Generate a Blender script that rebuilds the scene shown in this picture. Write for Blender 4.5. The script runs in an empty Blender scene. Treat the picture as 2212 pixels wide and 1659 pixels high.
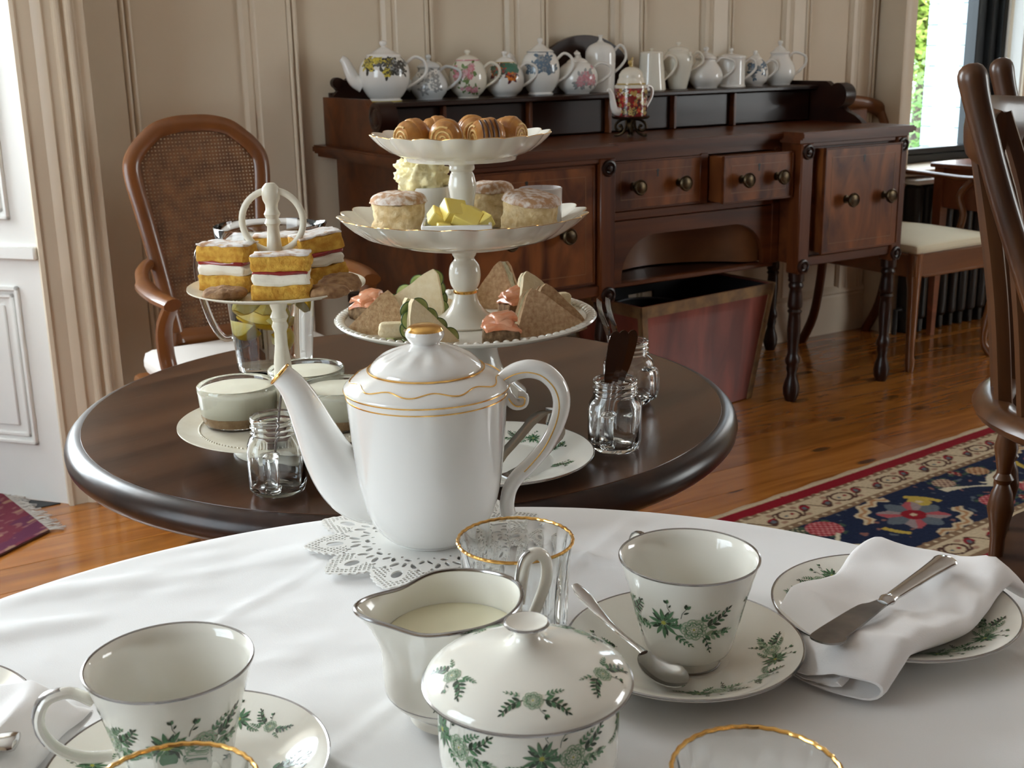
import bpy, bmesh, math, random
from mathutils import Vector, Matrix, noise
PI = math.pi
random.seed(7)
scn = bpy.context.scene
col = scn.collection

# ------------------------------------------------------------------ camera
CAM_H = 1.15
cd = bpy.data.cameras.new('camera')
cd.sensor_fit = 'HORIZONTAL'; cd.sensor_width = 36.0
cd.lens = 2604.7 / 2212 * 36
cd.clip_start = 0.02; cd.clip_end = 200
cd.dof.use_dof = True; cd.dof.focus_distance = 1.05; cd.dof.aperture_fstop = 24
cam = bpy.data.objects.new('camera', cd); col.objects.link(cam)
_th, _ro = 0.27204, -0.01781
_F = Vector((0, math.cos(_th), -math.sin(_th))); _R = Vector((1, 0, 0)); _U = _R.cross(_F)
_R2 = _R * math.cos(_ro) + _U * math.sin(_ro); _U2 = -_R * math.sin(_ro) + _U * math.cos(_ro)
_m = Matrix((_R2, _U2, -_F)).transposed().to_4x4(); _m.translation = (0, 0, CAM_H)
cam.matrix_world = _m
scn.camera = cam

# ------------------------------------------------------------------ room frame: s runs along the sideboard wall, n runs into it
AZ = math.radians(58.5)
RZ = PI / 2 - AZ
US = Vector((math.sin(AZ), math.cos(AZ), 0)); UN = Vector((-math.cos(AZ), math.sin(AZ), 0))
def SN(s, n, z=0.0):
    return US * s + UN * n + Vector((0, 0, z))

# ------------------------------------------------------------------ daylight
w = bpy.data.worlds.new('sky'); scn.world = w; w.use_nodes = True
bg = w.node_tree.nodes['Background']
bg.inputs[0].default_value = (0.80, 0.90, 1.0, 1); bg.inputs[1].default_value = 8.0
def area(name, s, n, z, w_, h_, dirv, power, colr=(1, 1, 1)):
    ld = bpy.data.lights.new(name, 'AREA'); ld.shape = 'RECTANGLE'; ld.size = w_; ld.size_y = h_
    ld.energy = power; ld.color = colr
    o = bpy.data.objects.new(name, ld); col.objects.link(o)
    o.location = SN(s, n, z)
    d = (US * dirv[0] + UN * dirv[1] + Vector((0, 0, dirv[2]))).normalized()
    o.rotation_euler = d.to_track_quat('-Z', 'Y').to_euler()
    return o
# daylight entering through the room's windows and an added one at the side (lamps stand outside)
area('daylight_left_window', -0.38, 3.78, 1.70, 1.3, 1.6, (0.12, -1, -0.22), 135, (0.93, 0.97, 1.0))
area('added_side_fill', -2.26, 1.3, 1.6, 1.5, 1.7, (1, 0.05, -0.2), 9, (0.93, 0.97, 1.0))  # weak added fill; no window is known on this side
area('daylight_bay_window', 5.3, 3.62, 1.5, 1.0, 1.8, (-0.3, -1, -0.25), 30, (1.0, 0.96, 0.90))
area('daylight_right_window', 6.36, -0.5, 1.5, 1.8, 1.8, (-1, 0.08, -0.15), 46, (1.0, 0.84, 0.66))
scn.view_settings.view_transform = 'Standard'; scn.view_settings.look = 'None'
scn.view_settings.gamma = 1.0; scn.view_settings.use_curve_mapping = False
scn.view_settings.exposure = 0.0
try:
    cy = scn.cycles
    cy.use_denoising = True; cy.use_adaptive_sampling = True; cy.adaptive_threshold = 0.02; cy.max_bounces = 12; cy.transmission_bounces = 10; cy.transparent_max_bounces = 16
    cy.glossy_bounces = 5; cy.diffuse_bounces = 4; cy.sample_clamp_indirect = 6.0; cy.blur_glossy = 0.5
except Exception:
    pass

# ------------------------------------------------------------------ geometry helpers: a geom is (verts, faces)
def merge(*gs):
    V, F = [], []
    for g in gs:
        if isinstance(g, list):
            g = merge(*g)
        b = len(V); V += list(g[0]); F += [tuple(i + b for i in f) for f in g[1]]
    return V, F
def xf(g, loc=(0, 0, 0), rot=(0, 0, 0), sc=(1, 1, 1)):
    from mathutils import Euler
    if isinstance(sc, (int, float)): sc = (sc, sc, sc)
    m = Matrix.Translation(loc) @ Euler(rot).to_matrix().to_4x4() @ Matrix.Diagonal((sc[0], sc[1], sc[2], 1))
    return [tuple(m @ Vector(v)) for v in g[0]], g[1]
def lathe(prof, n=48, rmod=None, c=(0, 0)):
    V, F, rings = [], [], []
    for i, (r, z) in enumerate(prof):
        if r < 1e-6:
            rings.append([len(V)]); V.append((c[0], c[1], z))
        else:
            ring = []
            for k in range(n):
                a = 2 * PI * k / n
                rr, zz = (r, z) if rmod is None else rmod(r, z, a, i)
                ring.append(len(V)); V.append((c[0] + rr * math.cos(a), c[1] + rr * math.sin(a), zz))
            rings.append(ring)
    for A, B in zip(rings, rings[1:]):
        if len(A) == 1 and len(B) == 1: continue
        for k in range(n):
            k2 = (k + 1) % n
            if len(A) == 1: F.append((A[0], B[k2], B[k]))
            elif len(B) == 1: F.append((A[k], A[k2], B[0]))
            else: F.append((A[k], A[k2], B[k2], B[k]))
    return V, F
def smoothprof(pts, sub=4):
    """Catmull-Rom through profile points"""
    out = []
    P = [pts[0]] + list(pts) + [pts[-1]]
    for i in range(1, len(P) - 2):
        p0, p1, p2, p3 = P[i - 1], P[i], P[i + 1], P[i + 2]
        for k in range(sub):
            t = k / sub
            out.append(tuple(0.5 * (2 * b + (c_ - a) * t + (2 * a - 5 * b + 4 * c_ - d) * t * t + (3 * b - a - 3 * c_ + d) * t ** 3)
                             for a, b, c_, d in zip(p0, p1, p2, p3)))
    out.append(tuple(pts[-1]))
    return out
def tube(pts, rad, n=10, closed=False, caps=True, flat=1.0, up=None):
    P = [Vector(p) for p in pts]; m = len(P)
    if not hasattr(rad, '__len__'): rad = [rad] * m
    V, F = [], []
    prev = None
    for i in range(m):
        if closed: t = P[(i + 1) % m] - P[i - 1]
        else: t = P[min(i + 1, m - 1)] - P[max(i - 1, 0)]
        t.normalize()
        if prev is None:
            a = Vector(up) if up else (Vector((0, 0, 1)) if abs(t.z) < 0.9 else Vector((1, 0, 0)))
        else: a = prev
        nn = a - t * a.dot(t)
        if nn.length < 1e-6: nn = t.orthogonal()
        nn.normalize(); prev = nn
        bb = t.cross(nn)
        r = rad[i]; rx, ry = (r if hasattr(r, '__len__') else (r, r * flat))
        for k in range(n):
            a_ = 2 * PI * k / n
            V.append(tuple(P[i] + nn * (rx * math.cos(a_)) + bb * (ry * math.sin(a_))))
    for i in range(m if closed else m - 1):
        j = (i + 1) % m
        for k in range(n):
            k2 = (k + 1) % n
            F.append((i * n + k, i * n + k2, j * n + k2, j * n + k))
    if caps and not closed:
        F.append(tuple(range(n))[::-1]); F.append(tuple((m - 1) * n + k for k in range(n)))
    return V, F
def ring(r, z, t, n=64, m=8, c=(0, 0), rmod=None):
    return tube([(c[0] + (rmod(r, 2 * PI * k / n) if rmod else r) * math.cos(2 * PI * k / n), c[1] + (rmod(r, 2 * PI * k / n) if rmod else r) * math.sin(2 * PI * k / n), z) for k in range(n)], t, m, closed=True)
_bc = {}
def box(x0, x1, y0, y1, z0, z1, b=0.0, seg=1):
    bm = bmesh.new(); bmesh.ops.create_cube(bm, size=1)
    for v in bm.verts:
        v.co = Vector(((x0 + x1) / 2 + v.co.x * (x1 - x0), (y0 + y1) / 2 + v.co.y * (y1 - y0), (z0 + z1) / 2 + v.co.z * (z1 - z0)))
    if b > 0: bmesh.ops.bevel(bm, geom=list(bm.edges), offset=b, segments=seg, profile=0.5, affect='EDGES')
    bm.verts.index_update()
    g = [tuple(v.co) for v in bm.verts], [tuple(v.index for v in f.verts) for f in bm.faces]
    bm.free(); return g
def prism(poly, z0, z1, plane='xy'):
    n = len(poly)
    def mp(a, b, h): return (a, b, h) if plane == 'xy' else ((a, h, b) if plane == 'xz' else (h, a, b))
    V = [mp(a, b, z0) for a, b in poly] + [mp(a, b, z1) for a, b in poly]
    F = [tuple(range(n))[::-1], tuple(range(n, 2 * n))]
    for i in range(n):
        j = (i + 1) % n; F.append((i, j, n + j, n + i))
    return V, F
def sphere(r, n=16, m=10, c=(0, 0, 0), sc=(1, 1, 1)):
    pr = [(r * math.sin(PI * i / m) if 0 < i < m else 0, -r * math.cos(PI * i / m)) for i in range(m + 1)]
    return xf(lathe(pr, n), c, (0, 0, 0), sc)
def noisy(g, amp, freq, seed=0, zmin=None):
    V = []
    for v in g[0]:
        q = Vector(v) * freq + Vector((seed * 7.1, seed * 3.3, seed * 1.7))
        d = noise.noise_vector(q) + 0.5 * noise.noise_vector(q * 2.3)
        p = Vector(v) + d * amp
        if zmin is not None and p.z < zmin: p.z = zmin
        V.append(tuple(p))
    return V, g[1]
def subd(g, cuts):
    bm = bmesh.new()
    vs = [bm.verts.new(v) for v in g[0]]
    for f in g[1]:
        try: bm.faces.new([vs[i] for i in f])
        except ValueError: pass
    bmesh.ops.recalc_face_normals(bm, faces=bm.faces)
    bmesh.ops.subdivide_edges(bm, edges=list(bm.edges), cuts=cuts, use_grid_fill=True)
    bm.verts.index_update()
    g2 = [tuple(v.co) for v in bm.verts], [tuple(v.index for v in f.verts) for f in bm.faces]
    bm.free(); return g2

def me_of(name, g, mat, smooth=True, ang=40, fix=False):
    if isinstance(g, list): g = merge(*g)
    me = bpy.data.meshes.new(name)
    me.from_pydata([tuple(v) for v in g[0]], [], [tuple(f) for f in g[1]])
    if fix:
        bm = bmesh.new(); bm.from_mesh(me); bmesh.ops.recalc_face_normals(bm, faces=bm.faces); bm.to_mesh(me); bm.free()
    for m in (mat if isinstance(mat, (list, tuple)) else [mat]): me.materials.append(m)
    if smooth:
        me.shade_smooth()
        if ang: me.set_sharp_from_angle(angle=math.radians(ang))
    me.update(); return me
def ob(name, g, mat, parent=None, loc=(0, 0, 0), rot=(0, 0, 0), smooth=True, ang=40, fix=True, label=None, cat=None, group=None, kind=None):
    me = g if isinstance(g, bpy.types.Mesh) else me_of(name, g, mat, smooth, ang, fix)
    o = bpy.data.objects.new(name, me); col.objects.link(o)
    o.location = loc; o.rotation_euler = rot
    if parent is not None: o.parent = parent
    tag(o, label, cat, group, kind); return o
def tag(o, label=None, cat=None, group=None, kind=None):
    if label: o['label'] = label
    if cat: o['category'] = cat
    if group: o['group'] = group
    if kind: o['kind'] = kind
    return o
def thing(name, label, cat, loc=(0, 0, 0), rz=0.0, group=None, rot=None):
    o = bpy.data.objects.new(name, None); col.objects.link(o); o.empty_display_size = 0.05
    o.location = loc; o.rotation_euler = rot if rot else (0, 0, rz)
    return tag(o, label, cat, group)
def dup(root, loc, rz=None, label=None, rot=None, parent=None):
    r = root.copy(); col.objects.link(r)
    if loc is not None: r.location = loc
    if rz is not None: r.rotation_euler = (0, 0, rz)
    if rot is not None: r.rotation_euler = rot
    if label: r['label'] = label
    if parent is not None: r.parent = parent
    for ch in root.children:
        c = ch.copy(); col.objects.link(c); c.parent = r; c.matrix_parent_inverse = ch.matrix_parent_inverse.copy()
        for g_ in ch.children:
            d = g_.copy(); col.objects.link(d); d.parent = c
    return r

# ------------------------------------------------------------------ procedural materials
def _nt(name):
    m = bpy.data.materials.new(name); m.use_nodes = True
    nt = m.node_tree; b = nt.nodes['Principled BSDF']
    return m, nt, b
def c4(c): return (c[0], c[1], c[2], 1)
def M(name, c, rough=0.5, metal=0.0, spec=0.5, c2=None, ns=8.0, stretch=(1, 1, 1), det=4, bump=0.0, bs=60.0, bstretch=None, trans=0.0, ior=1.45, sss=0.0, coat=0.0, rough2=None, sheen=0.0, dist=0.0, lo=0.35, hi=0.65, objrand=0.0, bdist=0.002):
    m, nt, b = _nt(name); N = nt.nodes; L = nt.links
    b.inputs['Base Color'].default_value = c4(c); b.inputs['Roughness'].default_value = rough
    b.inputs['Metallic'].default_value = metal; b.inputs['Specular IOR Level'].default_value = spec
    b.inputs['IOR'].default_value = ior; b.inputs['Transmission Weight'].default_value = trans
    b.inputs['Coat Weight'].default_value = coat; b.inputs['Coat Roughness'].default_value = 0.08
    b.inputs['Sheen Weight'].default_value = sheen
    if sss:
        b.inputs['Subsurface Weight'].default_value = sss; b.inputs['Subsurface Radius'].default_value = (0.006, 0.004, 0.003); b.inputs['Subsurface Scale'].default_value = 0.6
    tc = N.new('ShaderNodeTexCoord')
    if c2 is not None or rough2 is not None:
        mp = N.new('ShaderNodeMapping'); mp.inputs['Scale'].default_value = stretch; L.new(tc.outputs['Object'], mp.inputs['Vector'])
        vec = mp.outputs['Vector']
        if objrand:
            oi = N.new('ShaderNodeObjectInfo'); ad = N.new('ShaderNodeVectorMath'); ad.operation = 'MULTIPLY_ADD'
            cx = N.new('ShaderNodeCombineXYZ'); L.new(oi.outputs['Random'], cx.inputs[0]); L.new(oi.outputs['Random'], cx.inputs[1])
            ad.inputs[1].default_value = (37, 91, 11); L.new(cx.outputs[0], ad.inputs[0]); L.new(vec, ad.inputs[2]); vec = ad.outputs[0]
        nz = N.new('ShaderNodeTexNoise'); nz.inputs['Scale'].default_value = ns; nz.inputs['Detail'].default_value = det; nz.inputs['Distortion'].default_value = dist
        L.new(vec, nz.inputs['Vector'])
        mr = N.new('ShaderNodeMapRange'); mr.inputs[1].default_value = lo; mr.inputs[2].default_value = hi; L.new(nz.outputs['Fac'], mr.inputs[0])
        if c2 is not None:
            mx = N.new('ShaderNodeMix'); mx.data_type = 'RGBA'; mx.inputs[6].default_value = c4(c); mx.inputs[7].default_value = c4(c2)
            L.new(mr.outputs[0], mx.inputs[0]); out = mx.outputs[2]
            if objrand:
                hs = N.new('ShaderNodeHueSaturation'); L.new(out, hs.inputs['Color'])
                m2 = N.new('ShaderNodeMapRange'); m2.inputs[3].default_value = 1 - objrand; m2.inputs[4].default_value = 1 + objrand
                L.new(oi.outputs['Random'], m2.inputs[0]); L.new(m2.outputs[0], hs.inputs['Value']); out = hs.outputs[0]
            L.new(out, b.inputs['Base Color'])
        if rough2 is not None:
            m3 = N.new('ShaderNodeMapRange'); m3.inputs[3].default_value = rough; m3.inputs[4].default_value = rough2
            L.new(mr.outputs[0], m3.inputs[0]); L.new(m3.outputs[0], b.inputs['Roughness'])
    if bump:
        n2 = N.new('ShaderNodeTexNoise'); n2.inputs['Scale'].default_value = bs; n2.inputs['Detail'].default_value = 3
        mp2 = N.new('ShaderNodeMapping'); mp2.inputs['Scale'].default_value = bstretch or (1, 1, 1)
        L.new(tc.outputs['Object'], mp2.inputs['Vector']); L.new(mp2.outputs['Vector'], n2.inputs['Vector'])
        bp = N.new('ShaderNodeBump'); bp.inputs['Strength'].default_value = bump; bp.inputs['Distance'].default_value = bdist
        L.new(n2.outputs['Fac'], bp.inputs['Height']); L.new(bp.outputs['Normal'], b.inputs['Normal'])
    return m
def wood(name, c1, c2, rough=0.3, axis='x', scale=14, coat=0.3, objrand=0.0, dist=1.2, k=0.09, det=5):
    st = {'x': (k, 1, 1), 'y': (1, k, 1), 'z': (1, 1, k)}[axis]
    return M(name, c1, rough, c2=c2, ns=scale, stretch=st, det=det, coat=coat, dist=dist, lo=0.3, hi=0.7, objrand=objrand, bump=0.06, bs=scale * 4, bstretch=st)
def attr_mat(name, attr='col', rough=0.9, bump=0.0, bs=900, sheen=0.0, spec=0.3):
    m, nt, b = _nt(name); a = nt.nodes.new('ShaderNodeAttribute'); a.attribute_name = attr
    nt.links.new(a.outputs['Color'], b.inputs['Base Color']); b.inputs['Roughness'].default_value = rough
    b.inputs['Sheen Weight'].default_value = sheen; b.inputs['Specular IOR Level'].default_value = spec
    if bump:
        tc = nt.nodes.new('ShaderNodeTexCoord'); n2 = nt.nodes.new('ShaderNodeTexNoise'); n2.inputs['Scale'].default_value = bs
        nt.links.new(tc.outputs['Object'], n2.inputs['Vector']); bp = nt.nodes.new('ShaderNodeBump'); bp.inputs['Strength'].default_value = bump; bp.inputs['Distance'].default_value = 0.003
        nt.links.new(n2.outputs['Fac'], bp.inputs['Height']); nt.links.new(bp.outputs['Normal'], b.inputs['Normal'])
    return m
def pane_mat(name):
    m, nt, b = _nt(name); N = nt.nodes; L = nt.links; N.remove(b)
    t = N.new('ShaderNodeBsdfTransparent'); t.inputs[0].default_value = (0.96, 0.98, 0.98, 1)
    g = N.new('ShaderNodeBsdfGlossy'); g.inputs['Roughness'].default_value = 0.02
    f = N.new('ShaderNodeLayerWeight'); f.inputs[0].default_value = 0.5; x = N.new('ShaderNodeMixShader')
    p = N.new('ShaderNodeMath'); p.operation = 'POWER'; p.inputs[1].default_value = 5.0; L.new(f.outputs['Facing'], p.inputs[0])
    q = N.new('ShaderNodeMath'); q.operation = 'MULTIPLY_ADD'; q.inputs[1].default_value = 0.9; q.inputs[2].default_value = 0.04; L.new(p.outputs[0], q.inputs[0])
    L.new(q.outputs[0], x.inputs[0]); L.new(t.outputs[0], x.inputs[1]); L.new(g.outputs[0], x.inputs[2]); L.new(x.outputs[0], N['Material Output'].inputs[0])
    return m

MAT = {}
MAT['wall'] = M('cream_wall_paint', (0.64, 0.54, 0.41), 0.55, c2=(0.61, 0.51, 0.38), ns=3, bump=0.05, bs=25)
MAT['trim'] = M('cream_trim_paint', (0.66, 0.56, 0.43), 0.4, c2=(0.63, 0.53, 0.40), ns=5)
MAT['white'] = M('white_gloss_paint', (0.80, 0.80, 0.78), 0.35, c2=(0.77, 0.77, 0.74), ns=4)
MAT['ceil'] = M('ceiling_paint', (0.62, 0.59, 0.54), 0.8)
def plank_mat(name, c1, c2, ck):
    m, nt, b = _nt(name); N = nt.nodes; L = nt.links
    tc = N.new('ShaderNodeTexCoord'); oi = N.new('ShaderNodeObjectInfo'); cx = N.new('ShaderNodeCombineXYZ')
    L.new(oi.outputs['Random'], cx.inputs[0]); L.new(oi.outputs['Random'], cx.inputs[1])
    sc_ = N.new('ShaderNodeVectorMath'); sc_.operation = 'MULTIPLY'; sc_.inputs[1].default_value = (2.3, 1, 1); L.new(tc.outputs['Object'], sc_.inputs[0])
    ad = N.new('ShaderNodeVectorMath'); ad.operation = 'MULTIPLY_ADD'; ad.inputs[1].default_value = (37, 91, 11); L.new(cx.outputs[0], ad.inputs[0]); L.new(sc_.outputs[0], ad.inputs[2])
    mp = N.new('ShaderNodeMapping'); mp.inputs['Scale'].default_value = (0.12, 1, 1); L.new(ad.outputs[0], mp.inputs['Vector'])
    nz = N.new('ShaderNodeTexNoise'); nz.inputs['Scale'].default_value = 14; nz.inputs['Detail'].default_value = 5; nz.inputs['Distortion'].default_value = 1.5; L.new(mp.outputs[0], nz.inputs['Vector'])
    mr = N.new('ShaderNodeMapRange'); mr.inputs[1].default_value = 0.3; mr.inputs[2].default_value = 0.7; L.new(nz.outputs['Fac'], mr.inputs[0])
    mx = N.new('ShaderNodeMix'); mx.data_type = 'RGBA'; mx.inputs[6].default_value = c4(c1); mx.inputs[7].default_value = c4(c2); L.new(mr.outputs[0], mx.inputs[0])
    m2 = N.new('ShaderNodeMapping'); m2.inputs['Scale'].default_value = (1.5, 4.0, 1); L.new(ad.outputs[0], m2.inputs['Vector'])
    vo = N.new('ShaderNodeTexVoronoi'); vo.inputs['Scale'].default_value = 1.5; vo.voronoi_dimensions = '2D'; L.new(m2.outputs[0], vo.inputs['Vector'])
    k = N.new('ShaderNodeMapRange'); k.inputs[1].default_value = 0.05; k.inputs[2].default_value = 0.10; k.inputs[3].default_value = 0.85; k.inputs[4].default_value = 0.0; L.new(vo.outputs['Distance'], k.inputs[0])
    m3 = N.new('ShaderNodeMix'); m3.data_type = 'RGBA'; L.new(k.outputs[0], m3.inputs[0]); L.new(mx.outputs[2], m3.inputs[6]); m3.inputs[7].default_value = c4(ck)
    hs = N.new('ShaderNodeHueSaturation'); m4 = N.new('ShaderNodeMapRange'); m4.inputs[3].default_value = 0.84; m4.inputs[4].default_value = 1.16
    L.new(oi.outputs['Random'], m4.inputs[0]); L.new(m4.outputs[0], hs.inputs['Value']); L.new(m3.outputs[2], hs.inputs['Color']); L.new(hs.outputs[0], b.inputs['Base Color'])
    b.inputs['Roughness'].default_value = 0.18; b.inputs['Coat Weight'].default_value = 0.35; b.inputs['Coat Roughness'].default_value = 0.12
    n2 = N.new('ShaderNodeTexNoise'); n2.inputs['Scale'].default_value = 7; L.new(ad.outputs[0], n2.inputs['Vector'])
    bp = N.new('ShaderNodeBump'); bp.inputs['Strength'].default_value = 0.16; bp.inputs['Distance'].default_value = 0.004; L.new(n2.outputs['Fac'], bp.inputs['Height']); L.new(bp.outputs['Normal'], b.inputs['Normal']); L.new(bp.outputs['Normal'], b.inputs['Coat Normal'])
    return m
MAT['plank'] = plank_mat('orange_pine_floor', (0.42, 0.160, 0.030), (0.23, 0.072, 0.013), (0.035, 0.012, 0.004))
MAT['rear_dim'] = wood('dimming_rear_wall', (0.10, 0.045, 0.020), (0.05, 0.02, 0.01), 0.4, 'z', 8, 0.1)  # dark wood tone made up to cut fill from the unseen rear wall
MAT['subfloor'] = M('subfloor', (0.05, 0.02, 0.008), 0.8)
MAT['slate'] = M('dark_threshold', (0.02, 0.022, 0.024), 0.6)
MAT['black_frame'] = M('black_window_paint', (0.012, 0.014, 0.016), 0.35)
MAT['pane'] = pane_mat('window_pane')
MAT['mahog'] = wood('mahogany', (0.125, 0.036, 0.010), (0.045, 0.011, 0.004), 0.34, 'x', 12, 0.08)
MAT['mahog_z'] = wood('mahogany_upright', (0.145, 0.042, 0.012), (0.052, 0.013, 0.005), 0.34, 'z', 12, 0.08)
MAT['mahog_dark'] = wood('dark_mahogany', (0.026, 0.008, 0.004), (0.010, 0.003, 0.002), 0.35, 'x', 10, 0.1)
MAT['flame'] = M('flame_mahogany', (0.22, 0.072, 0.020), 0.32, c2=(0.055, 0.014, 0.006), ns=6, stretch=(1.2, 1, 0.45), det=7, dist=1.8, coat=0.08, spec=0.35)
for q in ('mahog', 'mahog_z', 'mahog_dark'): MAT[q].node_tree.nodes['Principled BSDF'].inputs['Specular IOR Level'].default_value = 0.35
MAT['brass'] = M('aged_brass', (0.10, 0.072, 0.040), 0.38, 1.0, c2=(0.035, 0.026, 0.018), ns=60)
MAT['tabletop'] = wood('dark_oak_tabletop', (0.080, 0.032, 0.014), (0.024, 0.008, 0.004), 0.24, 'x', 22, 0.0, dist=0.6, k=0.06)
MAT['tabletop'].node_tree.nodes['Principled BSDF'].inputs['Specular IOR Level'].default_value = 0.36
MAT['table_rim'] = M('black_lacquered_rim', (0.012, 0.005, 0.004), 0.28, spec=0.35, c2=(0.03, 0.012, 0.007), ns=30, coat=0.0)
MAT['walnut'] = wood('warm_walnut', (0.20, 0.070, 0.018), (0.11, 0.035, 0.010), 0.3, 'z', 10, 0.4)
MAT['walnut_x'] = wood('warm_walnut_rail', (0.20, 0.070, 0.018), (0.11, 0.035, 0.010), 0.3, 'x', 10, 0.4)
MAT['elm'] = wood('dark_elm', (0.095, 0.036, 0.011), (0.036, 0.013, 0.005), 0.34, 'z', 12, 0.1)
MAT['elm_seat'] = M('dark_elm_seat', (0.070, 0.028, 0.010), 0.75, spec=0.12, c2=(0.04, 0.015, 0.006), ns=12, stretch=(0.2, 1, 1))
MAT['china'] = M('white_bone_china', (0.80, 0.775, 0.70), 0.10, sss=0.0, coat=0.6, spec=0.5)
MAT['milkglass'] = M('cream_white_porcelain', (0.80, 0.77, 0.69), 0.13, coat=0.5)
MAT['pot_white'] = M('glazed_white_pot', (0.78, 0.765, 0.735), 0.07, coat=0.8)
MAT['cream_metal'] = M('cream_painted_metal', (0.78, 0.74, 0.62), 0.3, c2=(0.72, 0.67, 0.54), ns=60)
MAT['silver'] = M('polished_silver', (0.62, 0.61, 0.60), 0.12, 1.0, c2=(0.5, 0.49, 0.47), ns=30)
MAT['steel'] = M('stainless_steel', (0.42, 0.41, 0.40), 0.16, 1.0)
MAT['platinum'] = M('platinum_rim', (0.34, 0.33, 0.33), 0.18, 1.0)
MAT['gold'] = M('bright_gold', (0.83, 0.50, 0.16), 0.18, 1.0)
MAT['glass'] = M('clear_glass', (0.97, 0.985, 0.98), 0.0, trans=1.0, ior=1.46)
MAT['water'] = M('water', (0.98, 0.99, 0.99), 0.0, trans=1.0, ior=1.33)
MAT['cloth'] = M('white_cotton_cloth', (0.80, 0.79, 0.785), 0.85, bump=0.18, bs=900, sheen=0.15, c2=(0.775, 0.765, 0.76), ns=6, bdist=0.0006)
MAT['napkin'] = M('white_linen_napkin', (0.80, 0.775, 0.765), 0.9, bump=0.25, bs=1200, sheen=0.2, bdist=0.0006)
MAT['doily'] = M('white_lace_plastic', (0.76, 0.745, 0.71), 0.4)
MAT['cream_fabric'] = M('cream_seat_fabric', (0.72, 0.66, 0.48), 0.8, bump=0.15, bs=500, sheen=0.2)
MAT['grey_fabric'] = M('pale_grey_seat_fabric', (0.60, 0.56, 0.52), 0.85)
MAT['cane'] = M('woven_cane', (0.20, 0.085, 0.030), 0.5, c2=(0.10, 0.04, 0.015), ns=30)
MAT['iron'] = M('black_cast_iron', (0.02, 0.02, 0.02), 0.35)
MAT['radtop'] = M('white_shelf', (0.8, 0.8, 0.78), 0.5)

# ================================================================== THE ROOM (vertices in s, n, z, turned by RZ)
RR = (0, 0, RZ)
def struct(name, g, mat, **k):
    return ob(name, g, mat, rot=RR, kind='structure', **k)
S0, S1, N0, N1, ZC = -2.1, 6.2, -2.4, 3.44, 2.9
floor = struct('floor', [box(S0, S1, N0, N1 + 0.02, -0.06, -0.02), box(-1.3, 0.5, N1, 3.62, -0.06, -0.02)], MAT['subfloor'], smooth=False)
# floorboards along s
pl_me = me_of('plank', box(0, 1, 0, 0.139, -0.02, 0.0, 0.0), MAT['plank'], False)
PW = 0.1415; row = 0; y = N0
while y < N1 - 0.01:
    x = S0 - (row * 0.83) % 2.3
    while x < S1:
        xa, xb = max(x, S0), min(x + 2.3, S1)
        if xb - xa > 0.05:
            o = ob('plank', pl_me, None, floor, (xa, y, 0)); o.scale = (xb - xa - 0.002, min(PW, N1 + 0.02 - y) / PW, 1)
        x += 2.3
    y += PW; row += 1
struct('ceiling', box(S0 - 0.1, S1 + 0.1, N0 - 0.1, N1 + 0.3, ZC, ZC + 0.1), MAT['ceil'], smooth=False)

wall_back = struct('wall_back', box(0.70, 3.83, N1, N1 + 0.12, 0, ZC), MAT['wall'], smooth=False)
def stile(s0, s1):
    w_ = s1 - s0
    P = [(0, 0.002), (0.0, -0.006), (0.010, -0.016), (0.026, -0.018), (0.030, -0.013), (0.042, -0.016), (0.046, -0.020), (w_ - 0.036, -0.020), (w_ - 0.035, -0.012)]
    for c_ in (w_ - 0.027, w_ - 0.010):
        for k in range(7):
            a = PI * k / 6; P.append((c_ - 0.0075 * math.cos(a), -0.014 - 0.012 * math.sin(a)))
    P += [(w_, -0.008), (w_, 0.002)]
    return prism([(s0 + a, N1 + b) for a, b in P], 0.18, ZC - 0.002)
for a, b in [(0.745, 0.918), (1.218, 1.392), (1.665, 1.839), (2.102, 2.265), (2.52, 2.667), (2.918, 3.064), (3.307, 3.446), (3.66, 3.80)]:
    ob('wall_stile', stile(a, b), MAT['trim'], wall_back, ang=30)
bb = [(N1 + 0.001, 0), (N1 - 0.022, 0), (N1 - 0.022, 0.15), (N1 - 0.018, 0.158), (N1 - 0.026, 0.166), (N1 - 0.020, 0.178), (N1 - 0.008, 0.188), (N1 + 0.001, 0.19)]
struct('baseboard_back', prism(bb, 0.74, 3.81, 'yz'), MAT['trim'], ang=25)

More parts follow.
